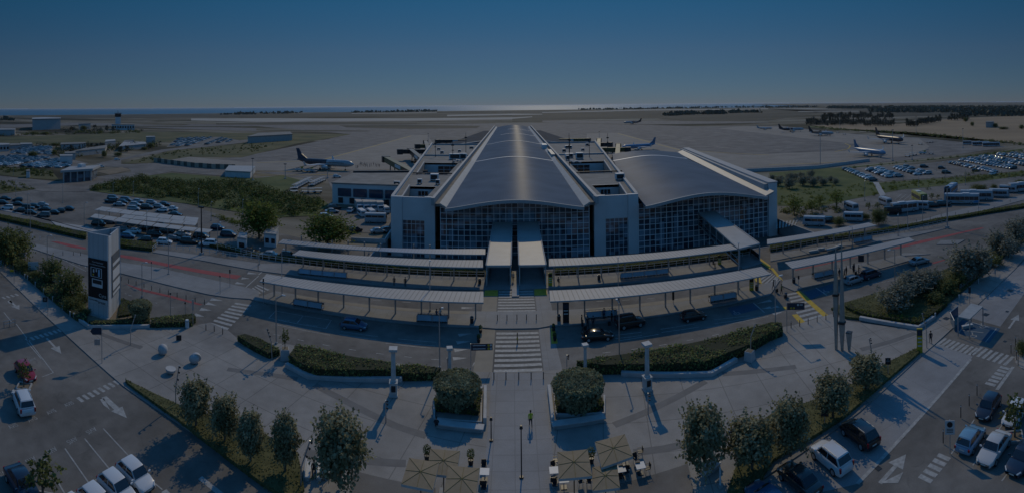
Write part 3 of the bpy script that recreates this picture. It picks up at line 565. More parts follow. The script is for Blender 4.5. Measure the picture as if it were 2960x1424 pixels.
# flanking flat-roofed blocks with light wells
def block(xo0,xi,xo1,yb,s,label):
    # outer line from (xo0,FY) to (xo1,yb); inner line at xi
    ox=lambda y: xo0+(xo1-xo0)*(y-FY)/(yb-FY)
    zt=12.3; top=13.0
    w1=(107.2,124); w2=(146,176)
    xa=lambda y: ox(y)-s*2.4
    # roof slabs round the wells, butted end to end
    segs=[(FY+0.4,w1[0]),(w1[1],w2[0]),(w2[1],200),(201,yb)]
    for y0,y1 in segs:
        part(MB().prism([(ox(y0)-s*0.5,y0),(xi,y0),(xi,y1),(ox(y1)-s*0.5,y1)],11.6,zt if y0<199 else zt-0.5),'flat_roof',m_flat)
    for y0,y1 in (w1,w2):
        part(MB().prism([(ox(y0)-s*0.5,y0),(xa(y0),y0),(xa(y1),y1),(ox(y1)-s*0.5,y1)],5,zt),'flat_roof',m_flat)
        part(MB().prism([(xi+s*2.6,y0),(xi,y0),(xi,y1),(xi+s*2.6,y1)],5,zt),'flat_roof',m_flat)
        part(MB().prism([(xa(y0),y0),(xi+s*2.6,y0),(xi+s*2.6,y1),(xa(y1),y1)],5.2,7.4),'light_well_floor',m_flat)
        cx=(xa(y1)+xi+s*2.6)/2; 
        part(MB().prism([(xa(y1),y1),(xi+s*2.6,y1),(xi+s*2.6,y1+0.3),(xa(y1),y1+0.3)],7,zt+0.02),'light_well_wall',m_clad)
        ww=2.6 if y0<120 else 6.5; cxx=cx-s*(0 if y0<120 else 2)
        wd=part(MB().box((cxx,y1-0.06,9.6),(ww,0.1,3.0)),'window',m_glassd)
        fr=MB()
        for k in range(4): fr.box((cxx-ww/2+ww*k/3,y1-0.14,9.6),(0.12,0.06,3.0))
        fr.box((cxx,y1-0.14,9.9),(ww,0.055,0.12)); f2=fr.build('window_frame',m_wpaint,wd); f2.data.transform(Matrix.Translation(-Vector(T.location)))
    # outer wall and parapet
    part(MB().prism([(ox(FY+.4),FY+.4),(ox(FY+.4)-s*0.5,FY+.4),(ox(yb)-s*0.5,yb),(ox(yb),yb)],0,top-0.01),'side_wall',m_clad)
    part(MB().prism([(ox(FY+.4)+s*0.1,FY+.4),(ox(FY+.4)-s*0.6,FY+.4),(ox(yb)-s*0.6,yb),(ox(yb)+s*0.1,yb)],top-0.01,top+0.16),'parapet_coping',m_para)
    part(MB().prism([(ox(yb),yb),(xi,yb),(xi,yb+0.5),(ox(yb),yb+0.5)],0,top-0.4),'back_wall',m_para)
    part(MB().prism([(ox(200)-s*.6,200),(xi,200),(xi,201),(ox(201)-s*.6,201)],11.6,12.9),'parapet_step',m_para)
    for y0,y1 in (w1,w2):
        part(MB().prism([(xa(y0)-s*0.0,y0),(xa(y0)+s*0.35,y0),(xa(y1)+s*.35,y1),(xa(y1),y1)],zt,zt+0.45),'parapet_kerb',m_para)
    # front: two piers and a recessed panel over a glazed bay
    lo,hi=min(xo0,xi),max(xo0,xi)
    part(MB().box((lo+1.25,FY,6.55),(2.5,0.8,13.1)),'front_pier',m_clad); part(MB().box((hi-1.15,FY,6.55),(2.3,0.8,13.1)),'front_pier',m_clad)
    mx=(lo+2.5+hi-2.3)/2; mw_=hi-2.3-lo-2.5
    part(MB().box((mx,FY+0.15,10.45),(mw_-0.02,0.5,5.1)),'front_panel',m_clad)
    g=part(MB().box((mx,FY+0.2,3.9),(mw_-0.04,0.2,7.9)),'bay_glazing',m_cglass)
    gm=MB(); n=5
    for i in range(n+1): gm.box((lo+2.56+(mw_-0.12)*i/n,FY+0.04,4.0),(0.07,0.1,8))
    for z in (1.5,2.9,4.3,5.7,7.1): gm.box((mx,FY+0.045,z),(mw_-0.1,0.09,0.07))
    o=gm.build('mullions',m_mull,g); o.data.transform(Matrix.Translation(-Vector(T.location)))
block(-26.7,-16.9,-43.4,262,-1,'left')
block(27.5,17.6,45.7,268,1,'right')
# glass fronts
def glassfront(xl,xr,topf,pitch,zs,y=FY):
    n=max(2,round((xr-xl)/pitch)); xs=[xl+(xr-xl)*i/n for i in range(n+1)]
    mb=MB()
    for i in range(n):
        x0,x1=xs[i],xs[i+1]
        mb.face([(x0,y,0),(x1,y,0),(x1,y,topf(x1)),(x0,y,topf(x0))])
    g=part(mb,'glass_front',m_cglass)
    mm=MB()
    for x in xs: mm.box((x,y-0.09,topf(x)/2),(0.12,0.16,topf(x)))
    for z in zs:
        for i in range(n):
            if z<min(topf(xs[i]),topf(xs[i+1])): mm.box(((xs[i]+xs[i+1])/2,y-0.08,z),(pitch,0.13,0.11))
    o=mm.build('mullions',m_mull,g); o.data.transform(Matrix.Translation(-Vector(T.location)))
def topf(roof):
    xs=[p[0] for p in roof]; zs=[p[1] for p in roof]
    def f(x):
        x=min(max(x,xs[0]),xs[-1])
        for i in range(len(xs)-1):
            if x<=xs[i+1]: return zs[i]+(zs[i+1]-zs[i])*(x-xs[i])/(xs[i+1]-xs[i])-0.4
        return zs[-1]-0.4
    return f
ZLV=[1.3,2.5,3.7,4.9,6.1,7.3,8.5,9.7,10.9,12.1]
glassfront(-15.7,16.5,topf(arc(-14.0,14.8,11.5,11.6,1.7)),1.3,ZLV)
glassfront(27.6,60.3,topf(arc(28.5,58,11.2,10.9,1.9)),1.3,ZLV)
# end of the long pier: low side roofs and the back wall
part(MB().prism([(-17.5,262.6),(-17.5,470),(-27,470),(-40,330),(-40,262.6)],0,8.6),'pier_roof',mat('blue grey pier roof',(0.03,0.045,0.065),0.9,var=0.2,scale=0.05,spec=.1))
part(MB().prism([(17.9,268.6),(17.9,470),(27,470),(40,330),(40,268.6)],0,8.6),'pier_roof',MATS['blue grey pier roof'])
part(MB().prism([(-14.5,468),(15.8,468),(15.8,470.5),(-14.5,470.5)],0,11.8),'back_wall',m_para)
for s in (-1,1):
    part(MB().tube((s*18,330,9),(s*40,285,9),0.6,0.6,6),'pier_beam',m_para)
# dark inside, so the glass has something behind it
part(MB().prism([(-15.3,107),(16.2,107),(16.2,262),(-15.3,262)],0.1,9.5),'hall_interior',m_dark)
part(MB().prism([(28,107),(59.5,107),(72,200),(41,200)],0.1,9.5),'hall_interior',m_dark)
# rooftop plant
def roof_unit(x,y,w,d,h,z=12.3,m=m_wpaint,name='rooftop_unit'):
    u=part(MB().box((x,y,z+0.25+h/2),(w,d,h)),name,m,bevel=0.04)
    g=MB().box((x,y-d/2-0.03,z+0.25+h/2),(w*0.8,0.05,h*0.7)); g.box((x-w*.35,y,z+.12),(.2,d,.26)); g.box((x+w*.35,y,z+.12),(.2,d,.26)); o=g.build('grille',m_dsteel,u); o.data.transform(Matrix.Translation(-Vector(T.location)))
for a in ((-21.5,134,2.2,1.8,1.7),(-24.5,128,1.2,1,1.1),(-19.6,127.5,1.1,1,1.1),(-30.5,127,1.6,1,.5),(-22,188,4.5,2.4,2.0),(-18.8,187,2.6,2,2.2),(-31,215,1.5,1.2,1,11.8),(-24,222,1.3,1.2,.9,11.8),(-35,232,1.6,1.2,.9,11.8),(-20,240,2,1.6,1,11.8),(29,131,2.4,1.8,1.6),(25.4,185,2.8,2.2,2.2),(22,190,3.2,2.4,1.5),(23,218,1.6,1.4,1.2,11.8),(32,222,1.5,1.2,1,11.8),(27,236,3.5,2,1.2,11.8),(38,248,1.6,1.4,1.2,11.8),(20.5,182,1.4,1.4,1.6)): roof_unit(*a)
for x,y in ((-20.2,180),(-19,178.5),(-21.3,177.8),(21.4,171),(22.6,172.4),(21,174),(23.6,170.5)):
    part(MB().lathe([(0.05,0),(0.5,.25),(.75,.7),(.7,.72),(.02,.4)],(x,y,12.4),12).tube((x,y,12.3),(x,y,12.7),.08),'satellite_dish',m_wpaint)
for x,y,h in ((-20.5,168,9),(-31,196,7),(-18.6,196,10),(19.5,168,11),(30,190,8),(38.5,196,9),(24,205,7)):
    p=MB().tube((x,y,12.2),(x,y,12.2+h),.13,.06); p.box((x,y,12.2+h*.8),(1.0,.08,.5)); p.box((x,y,12.2+h*.6),(.7,.08,.3)); part(p,'aerial_mast',m_dsteel)
part(MB().box((15.3,236,13.0),(2.2,9,2.2)),'roof_hatch',m_clad)
part(MB().box((16.2,205,12.95),(1.5,22,.9)),'roof_hatch',m_roofw)
for x0,x1,y in ((-36,-18,201.2),(19,40,201.2),(-30,-18,145.6),(19,33,145.6)): part(MB().box(((x0+x1)/2,y,12.75),(abs(x1-x0),.4,.35)),'roof_pipe',m_dsteel)
# annex on the left
A=thing('annex_building','low flat-roofed grey annex with a row of wide blue windows left of the terminal','building',(-55,157,0))
ap=lambda mb,n,m,**k: mb.build(n,m,A,world=True,**k)
ap(MB().prism([(-60,156),(-33,156.6),(-33,188),(-60.6,181)],0,6.9),'wall',m_clad); ap(MB().prism([(-60.3,155.7),(-33,156.3),(-33,188.2),(-60.9,181.3)],6.9,7.25),'roof',m_flat)
ap(MB().prism([(-61,181.3),(-33,188.2),(-33,189.2),(-61,182.3)],0,7.9),'parapet',m_dsteel)
for i in range(4):
    x=-57.6+5.5*i; w=ap(MB().box((x+2,156+0.0,4.1),(4.6,.3,2.7)),'window',mat('blue window glass',(0.02,0.06,0.11),.12,spec=.7))
    f=MB(); [f.box((x+2-2.3+.57*k,155.82,4.1),(.06,.06,2.7)) for k in range(9)]; o=f.build('frame',m_dsteel,w); o.data.transform(Matrix.Translation(-Vector(A.location)))
for i in range(6): ap(MB().box((-57+4*i,155.95,1.4),(1.6,.3,1.8)),'door',m_dsteel)
# ------------------------------------------------------------------ vegetation
def leafmat(name,c,c2,trans=0.25,scale=0.7): return mat(name,c,0.75,vcol=c2,scale=scale,detail=3,trans=trans,island=0.45,spec=0.25)
m_olive=leafmat('olive leaves',(0.165,0.16,0.075),(0.4,0.375,0.235),0.45)
m_hedge=leafmat('hedge leaves',(0.135,0.16,0.05),(0.29,0.32,0.12),0.5)
m_hedgey=leafmat('yellow green hedge leaves',(0.10,0.13,0.02),(0.2,0.22,0.04),0.45)
m_shrub=leafmat('shrub leaves',(0.095,0.115,0.036),(0.2,0.215,0.08),0.5)
m_top=leafmat('topiary leaves',(0.16,0.165,0.09),(0.34,0.34,0.2),0.4)
m_pine=leafmat('dark conifer leaves',(0.04,0.05,0.038),(0.085,0.098,0.07),0.1)
m_lime=leafmat('light tree leaves',(0.1,0.13,0.022),(0.22,0.25,0.05),0.5)
m_grey=leafmat('silvery leaves',(0.15,0.155,0.11),(0.32,0.32,0.25),0.4)
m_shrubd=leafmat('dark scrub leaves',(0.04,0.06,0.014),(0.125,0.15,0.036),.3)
m_limed=leafmat('lighter scrub leaves',(0.065,0.095,0.015),(0.17,0.2,0.038),.3)  # a brighter green than the dark scrub leaves
m_lawnleaf=leafmat('lawn blades',(0.085,0.092,0.03),(0.2,0.19,0.08),.3)
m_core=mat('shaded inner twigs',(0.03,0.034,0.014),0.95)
m_bark=mat('tree bark',(0.11,0.09,0.07),0.9,var=0.3,scale=4)
m_lawn=mat('clipped lawn',(0.06,0.066,0.022),0.95,vcol=(0.13,0.125,0.05),scale=0.8,detail=8)
def card(mb,p,n,s,rg):
    n=n.normalized() if n.length>1e-6 else Vector((0,0,1)); u=n.orthogonal().normalized(); a=rg.uniform(0,2*PI)
    u=Matrix.Rotation(a,3,n)@u; v=n.cross(u); w=s*rg.uniform(0.3,0.5); l=s*rg.uniform(0.7,1.15)
    mb._a([p-v*l*.5,p+u*w,p+v*l*.5,p-u*w],[(0,1,2,3)])
def clump_cards(mb,c,r,n,s,rg,up=0.7,zs=1.0):
    c=Vector(c)
    for _ in range(n):
        d=Vector((rg.gauss(0,1),rg.gauss(0,1),rg.gauss(0,1)));
        if d.length<1e-5: continue
        d.normalize(); k=r*(0.55+0.5*rg.random()**0.6)
        p=c+Vector((d.x*k,d.y*k,d.z*k*zs))
        card(mb,p,d+Vector((rg.gauss(0,.5),rg.gauss(0,.5),rg.gauss(0,.5)+up)),s,rg)
def blob(mb,c,r,rg,n=8):
    """rough dark inner mass"""
    rings=[]
    for i in range(5):
        ph=-PI/2+PI*(i+0.5)/5; rings.append([(c[0]+r[0]*math.cos(ph)*math.cos(2*PI*j/n)*rg.uniform(.8,1.05),c[1]+r[1]*math.cos(ph)*math.sin(2*PI*j/n)*rg.uniform(.8,1.05),c[2]+r[2]*math.sin(ph)) for j in range(n)])
    mb.loft(rings)
def tree_proto(h,w,trunk,kind,seed,leaf,nl,ls,m,shape='round'):
    """meshes for one tree at the origin: (crown mesh, trunk mesh)"""
    rg=random.Random(seed); cr=MB(); tk=MB()
    ch=h-trunk; cl=[]
    n=leaf
    for i in range(n):
        t=(i+0.5)/n; z=trunk+ch*(0.08+0.86*t)
        if shape=='round': pr=math.sin(PI*min(max(0.1+0.82*t,0),1))**0.6
        elif shape=='cone': pr=1.0-0.85*t
        elif shape=='column': pr=0.9 if t<.7 else 1.1-t
        elif shape=='vase': pr=0.55+0.55*math.sin(PI*(0.1+0.75*t))
        elif shape=='spread': pr=math.sin(PI*(0.25+0.68*t))**0.5
        a=i*2.39996+rg.uniform(-.4,.4); q=rg.uniform(0.35,0.72)*pr*w/2
        r=w*rg.uniform(0.19,0.3)*(0.6+0.5*pr)
        cl.append((q*math.cos(a),q*math.sin(a),z,min(r,w*.3)))
    for x,y,z,r in cl:
        clump_cards(cr,(x,y,z),r,nl,ls,rg)
    # sprigs that break the outline
    for x,y,z,r in cl:
        for _ in range(2):
            d=Vector((x+rg.gauss(0,.3*w/4),y+rg.gauss(0,.3*w/4),(z-trunk-ch*.4)+rg.gauss(0,.4))).normalized()
            b=Vector((x,y,z))
            for k in range(6): card(cr,b+d*(r*(0.9+0.13*k))+Vector((rg.gauss(0,.05),rg.gauss(0,.05),rg.gauss(0,.05))),Vector((rg.gauss(0,1),rg.gauss(0,1),rg.gauss(0,1))),ls*.9,rg)
    zs=sorted(p[2] for p in cr.v); rs=sorted(math.hypot(p[0],p[1]) for p in cr.v); z0,z1=zs[int(len(zs)*.01)],zs[int(len(zs)*.985)]; rr=rs[int(len(rs)*.965)]
    fx=lambda p:(p[0]*w*.5/rr,p[1]*w*.5/rr,trunk+(p[2]-z0)/(z1-z0)*(h-trunk))
    cr.v=[fx(p) for p in cr.v]; cl=[(*fx(c[:3]),c[3]) for c in cl]
    tr=max(0.05,h*0.022)
    tk.tube((0,0,-0.05),(rg.uniform(-.1,.1),rg.uniform(-.1,.1),trunk+ch*.25),tr*1.35,tr*.8,7)
    for x,y,z,r in cl[::2]:
        tk.tube((0,0,trunk*0.7+rg.uniform(0,ch*.15)),(x*.85,y*.85,z),tr*.6,tr*.2,5)
    return cr.mesh('crown',m),tk.mesh('trunk',m_bark)
PROTO={}
def tree(kind,label,p,h,w,rz=None,group=None,name='tree',cat='tree',z=0.0):
    """copies of a few grown trees, scaled to the height and spread wanted"""
    if kind not in PROTO:
        K={'olive1':(4.0,3.4,.85,28,170,.27,m_olive,'round'),'olive2':(4.2,3.4,.8,30,170,.27,m_olive,'spread'),'olive3':(4.4,3.1,.85,28,170,.26,m_olive,'round'),
           'bush1':(2.4,3.2,.2,20,80,.26,m_olive,'spread'),'bush2':(2.2,3.2,.15,22,80,.26,m_shrub,'spread'),'big1':(8,9,1.3,34,120,.55,m_lime,'spread'),'big2':(7,10,.8,34,110,.55,m_shrub,'spread'),
           'cypress':(9,1.6,.4,10,16,.5,m_pine,'column'),'pine':(9,5,1.0,12,34,.9,m_pine,'round'),'pine2':(10,5,.8,13,34,.9,m_pine,'column'),'grey':(3.2,3.6,.35,22,80,.3,m_grey,'round'),'lime':(5,5.5,1.2,14,50,.45,m_lime,'spread'),'small':(3.2,2.4,1.0,9,26,.36,m_shrub,'spread')}[kind]
        PROTO[kind]=(tree_proto(K[0],K[1],K[2],kind,hash_(kind),K[3],K[4],K[5],K[6],K[7]),K[0],K[1])
    (cm,tm),H0,W0=PROTO[kind]
    t=thing(name,label,cat,(p[0],p[1],z),rz if rz is not None else rnd.uniform(0,6.28),group)
    k_=1.14 if kind.startswith(('olive','grey','bush')) else 1.0; t.scale=(w/W0*k_,w/W0*k_,h/H0)
    for me,nm in ((cm,'crown'),(tm,'trunk')):
        o=bpy.data.objects.new(nm,me); COL.objects.link(o); o.parent=t
    return t
def hash_(s): return sum(ord(c)*(i+3) for i,c in enumerate(s))
def tree_px(kind,label,base,top,width,group=None,z=0.12,**k):
    p=G(*base,z); D=math.hypot(*p); h=ZD(*top,p)-z; w=width/ZS*D/F
    return tree(kind,label,p,max(h,.5),w,group=group,z=z,**k)
def inpoly(x,y,P):
    c=False; n=len(P)
    for i in range(n):
        x0,y0=P[i]; x1,y1=P[(i+1)%n]
        if (y0>y)!=(y1>y) and x<(x1-x0)*(y-y0)/(y1-y0)+x0: c=not c
    return c
def hedge(name,label,cat,poly,h,m,dens=22,ls=0.3,z0=0.12,rough=0.18,group=None,seed=1,kind=None,core=None):
    """clipped planting: dark twiggy body with leaf sprays over the top and sides"""
    rg=random.Random(seed); P=[G(*q) if len(q)==3 else q for q in poly]
    A=sum(P[i][0]*P[(i+1)%len(P)][1]-P[(i+1)%len(P)][0]*P[i][1] for i in range(len(P)))/2
    if A<0: P=P[::-1]; A=-A
    root=thing(name,label,cat,(sum(p[0] for p in P)/len(P),sum(p[1] for p in P)/len(P),z0),0,group)
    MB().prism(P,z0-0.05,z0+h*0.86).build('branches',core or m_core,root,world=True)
    mb=MB(); x0,x1=min(p[0] for p in P),max(p[0] for p in P); y0,y1=min(p[1] for p in P),max(p[1] for p in P)
    def top(x,y): return z0+h*(0.92+rough*(math.sin(x*1.3+seed)*math.sin(y*1.7+seed*2)*.5+math.sin(x*.5+y*.4+seed)*.5))
    n=int(A*dens); k=0; tries=0
    while k<n and tries<n*30:
        tries+=1; x,y=rg.uniform(x0,x1),rg.uniform(y0,y1)
        if not inpoly(x,y,P): continue
        k+=1; card(mb,Vector((x,y,top(x,y)+rg.gauss(0,.05*h+.03))),Vector((rg.gauss(0,.55),rg.gauss(0,.55)+.15,1)),ls*rg.uniform(.7,1.2),rg)
    for i in range(len(P)):
        a,b=Vector(P[i]),Vector(P[(i+1)%len(P)]); L=(b-a).length; nn=Vector(((b-a).y,-(b-a).x)).normalized()
        for _ in range(int(L*h*dens*0.9)):
            q=a.lerp(b,rg.random()); t=rg.random(); off=nn*(rg.gauss(0.02,.06))
            card(mb,Vector((q.x+off.x,q.y+off.y,z0+t*(top(q.x,q.y)-z0))),Vector((nn.x+rg.gauss(0,.5),nn.y+rg.gauss(0,.5),rg.gauss(.2,.5))),ls*rg.uniform(.7,1.2),rg)
    mb.build('foliage',m,root,world=True)
    return root
def bed(name,label,poly,h,m,z0=0.1,cat='lawn'):
    P=[G(*q) if len(q)==3 else q for q in poly]; c=(sum(p[0] for p in P)/len(P),sum(p[1] for p in P)/len(P),0)
    o=MB().prism(P,z0,z0+h).build(name,m); tag(o,label,cat); return o
# --- olive trees along the left lawn strip
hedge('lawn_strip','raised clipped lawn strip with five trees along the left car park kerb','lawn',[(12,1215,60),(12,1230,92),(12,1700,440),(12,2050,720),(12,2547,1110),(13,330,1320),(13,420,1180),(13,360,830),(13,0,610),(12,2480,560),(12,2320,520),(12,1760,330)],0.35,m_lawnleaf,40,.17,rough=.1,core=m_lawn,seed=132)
for k,(kd,b,t,w,l) in enumerate([('olive1',(12,1905,500),(12,1950,75),285,'olive tree nearest the tip of the left lawn strip'),('olive2',(12,2190,650),(12,2215,230),270,'olive tree with a leaning trunk, second from the tip of the left lawn strip'),('olive3',(12,2440,860),(12,2450,390),240,'slim olive tree in the middle of the left lawn strip'),('olive3',(13,235,960),(13,280,425),260,'narrow tree beside the big bushy tree on the left lawn strip'),('big2',(13,770,1120),(13,750,430),490,'largest bushy tree at the wide end of the left lawn')]): tree_px(kd if k<4 else 'olive2',l,b,t,w,'olive trees along the left lawn strip',z=0.4)
# --- right lawn strip
hedge('lawn_strip','raised clipped lawn strip with a row of olive trees along the right car park kerb','lawn',[(11,1490,815),(11,1455,810),(11,1140,960),(15,820,250),(15,400,420),(15,0,540),(14,2400,640),(14,2180,1050),(14,2080,1330),(14,2330,1330),(15,0,1010),(15,700,600),(15,1100,260),(11,1480,850)],0.35,m_lawnleaf,40,.17,rough=.1,core=m_lawn,seed=143)
for kd,b,t,w,l in [('olive2',(14,1850,1060),(14,1790,455),440,'broad olive tree with pale leaf tips nearest the right parasols'),('olive1',(14,2330,1060),(14,2390,590),420,'wide olive tree beside a thin lamp post at the near end of the right lawn'),('olive2',(15,170,930),(15,170,385),350,'dark olive tree above the bronze saloon on the right lawn strip'),('olive1',(15,600,560),(15,630,165),335,'round olive tree behind the small signpost in the middle of the right lawn strip'),('olive1',(11,940,1180),(11,970,870),300,'olive tree at the far end of the right lawn strip')]: tree_px(kd,l,b,t,w,'olive trees along the right lawn strip',z=0.4)
# --- clipped hedges between plaza and road
hedge('clipped_hedge','long clipped dark hedge behind a low white wall left of the zebra crossing','hedge',[(9,290,830),(9,370,740),(9,560,770),(9,640,800),(9,1000,880),(9,1310,930),(9,1400,1000),(9,560,985),(9,420,930)],1.5,m_hedge,30,.26,seed=3)
hedge('clipped_hedge','short dark hedge between the left stone column and the topiary','hedge',[(9,1390,930),(9,1560,935),(9,1790,970),(9,1740,1020),(9,1420,1020)],1.1,m_hedge,30,.26,seed=4)
hedge('clipped_hedge','small pointed hedge at the left end of the plaza beside the bin','hedge',[(8,2330,590),(8,2400,570),(9,0,620),(9,130,690),(9,200,740),(9,90,770),(8,2500,700)],0.9,m_hedge,30,.24,seed=5)
hedge('clipped_hedge','long shaggy dark hedge on the right side of the plaza','hedge',[(10,600,960),(10,830,920),(10,1270,870),(10,1550,830),(10,2000,740),(10,2300,660),(10,2547,590),(11,100,600),(11,110,650),(10,2547,690),(10,2300,830),(10,2080,910),(10,1900,985),(10,1050,1000),(10,860,1000)],1.45,m_hedge,26,.3,rough=.28,seed=6)
# --- green verges behind the platforms
vl=[(-70,95.2),(-52,93.6),(-30,94.9),(-5.6,94.9),(-5.6,96.4),(-30,96.6),(-52,95.6),(-70,97.0)]
hedge('verge_hedge','long low yellow green hedge behind the railing left of the covered ramps','hedge',vl,0.7,m_hedgey,22,.28,seed=7)
hedge('verge_hedge','long low yellow green hedge behind the railing between the covered ramps and the right walkway','hedge',[(8.2,95.0),(34,95.2),(49,94.2),(50,96),(34,97),(8.2,96.6)],0.7,m_hedgey,22,.28,seed=8)
hedge('verge_hedge','long bright green hedge along the railing on the far right','hedge',[(7,0,555),(7,450,475),(7,800,430),(7,1240,365),(7,1760,275),(7,2200,205),(7,2547,155),(7,2700,120),(7,2700,90),(7,2547,125),(7,2200,185),(7,1760,255),(7,1240,345),(7,800,410),(7,450,440),(7,0,515)],0.7,m_hedgey,16,.34,seed=9)
hedge('verge_hedge','long bright green hedge bank beside the red bus lane on the far left','hedge',[(4,-200,110),(4,0,120),(4,300,190),(4,840,320),(4,840,280),(4,560,210),(4,300,150),(4,0,90),(4,-200,80)],0.9,m_hedgey,16,.34,seed=10)
hedge('verge_hedge','short green hedge running from behind the billboard tower to a white barrier','hedge',[(4,1175,405),(4,1490,445),(4,1545,390),(4,1180,345)],0.8,m_hedgey,18,.32,seed=11)
# --- clipped inverted cone topiary
def topiary(label,base,top,wtop,hpx,seed,z=0.12):
    p=G(*base,z); D=math.hypot(*p); w=wtop/ZS*D/F; rg=random.Random(seed)
    h=ZD(*top,p)-z
    t=thing('topiary',label,'topiary',(p[0],p[1],z),0,'clipped topiaries')
    prof=[(0.26,0.06),(0.33,0.25),(0.42,.5),(0.49,.74),(.5,.84),(.42,.95),(.2,1.0)]
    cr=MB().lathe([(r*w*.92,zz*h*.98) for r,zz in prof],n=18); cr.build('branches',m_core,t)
    mb=MB(); 
    for _ in range(int(1100*w)):
        u=rg.random()
        if u<.45:
            r=w*.5*math.sqrt(rg.random())*.98; a=rg.uniform(0,2*PI); zz=h*(1.0-.16*(r/(w*.5))**2.5); nn=Vector((r*math.cos(a)*.3,r*math.sin(a)*.3,1))
        else:
            q=rg.random()**.8; 
            k=max(i for i in range(len(prof)-1) if prof[i][1]<=0.06+.9*q); f=(0.06+.9*q-prof[k][1])/(prof[k+1][1]-prof[k][1]); r=w*(prof[k][0]+(prof[k+1][0]-prof[k][0])*f); zz=h*(0.06+.9*q); a=rg.uniform(0,2*PI); nn=Vector((math.cos(a),math.sin(a),-.1))
        r+=rg.gauss(0,.04*w)*.6
        card(mb,Vector((r*math.cos(a),r*math.sin(a),zz)),nn+Vector((rg.gauss(0,.55),rg.gauss(0,.55),rg.gauss(0,.55))),.3,rg)
    mb.build('foliage',m_top,t)
    tr=MB().tube((0,0,-.1),(0,0,h*.3),.16,.12); tr.build('trunk',m_bark,t); return t
topiary('clipped drum topiary left of the central walkway',(13,1950,370),(9,1950,985),455,0,21)
topiary('clipped drum topiary right of the central walkway',(14,610,420),(10,600,1010),495,0,22)
topiary('small clipped topiary beside the billboard tower',(4,1370,1130),(4,1380,930),225,0,23)
hedge('planter_shrubs','low green shrubs in the raised bed under the left topiary','shrubs',[(13,1720,330),(13,1740,430),(13,2160,480),(13,2200,250),(13,2130,230)],0.45,m_hedgey,26,.24,z0=.3,seed=12)
hedge('planter_shrubs','low green shrubs in the raised bed under the right topiary','shrubs',[(14,370,260),(14,390,470),(14,800,470),(14,860,430),(14,820,300)],0.45,m_hedgey,26,.24,z0=.3,seed=13)
# --- bed at the billboard tower
bed('planting_bed','triangular planting bed with dark soil round the billboard tower',[(4,850,1180),(4,840,1050),(4,1000,960),(4,1180,920),(4,1290,1000),(4,1450,1080),(4,1450,1185)],0.22,m_soil,cat='bed')
hedge('verge_hedge','dark low hedge in front of the billboard tower','hedge',[(4,860,1165),(4,1250,1150),(4,1460,1120),(4,1460,1180),(4,880,1190)],0.6,m_hedge,20,.25,seed=14,z0=.3)
hedge('verge_hedge','dark hedge on the traffic island right of the billboard tower','hedge',[(4,1480,1150),(4,1900,1115),(4,1920,1150),(4,1870,1195),(4,1480,1200)],0.9,m_hedge,20,.28,seed=15)
hedge('planter_shrubs','yellow green shrubs behind the billboard tower','shrubs',[(4,1185,930),(4,1270,960),(4,1280,1090),(4,1150,1110)],0.4,m_hedgey,18,.25,seed=16,z0=.3)
for b,t,w,kd,l in [((4,30,560),(4,-20,195),300,'bush2','dark bush at the far left edge behind the round signs'),((4,160,500),(4,170,235),280,'bush2','large dark bush behind the white board on the far left'),((4,500,740),(4,500,520),270,'bush2','rounded green bush between the second and third white boards'),((4,680,890),(4,690,635),300,'bush2','rounded green bush beside the billboard tower'),((4,330,700),(4,330,630),120,'bush2','small green bush under the second white board'),((4,780,950),(4,790,850),180,'bush2','yellowish bush at the left foot of the billboard tower'),((4,690,1010),(4,690,890),190,'bush2','low light green bush in the left hedge bed'),((4,210,620),(4,220,520),200,'bush2','light green low bush below the first white board'),((4,820,1060),(4,810,990),120,'bush2','little dark bush at the corner of the left hedge bed')]: tree_px(kd,l,b,t,w,'bushes in the left roadside bed',name='bush',cat='bush')
hedge('verge_hedge','long dark hedge under the bushes along the left pavement','hedge',[(4,0,470),(4,440,870),(4,735,1120),(4,830,1150),(4,830,1000),(4,560,800),(4,330,640),(4,120,470),(4,0,400)],0.8,m_hedge,12,.35,seed=17)
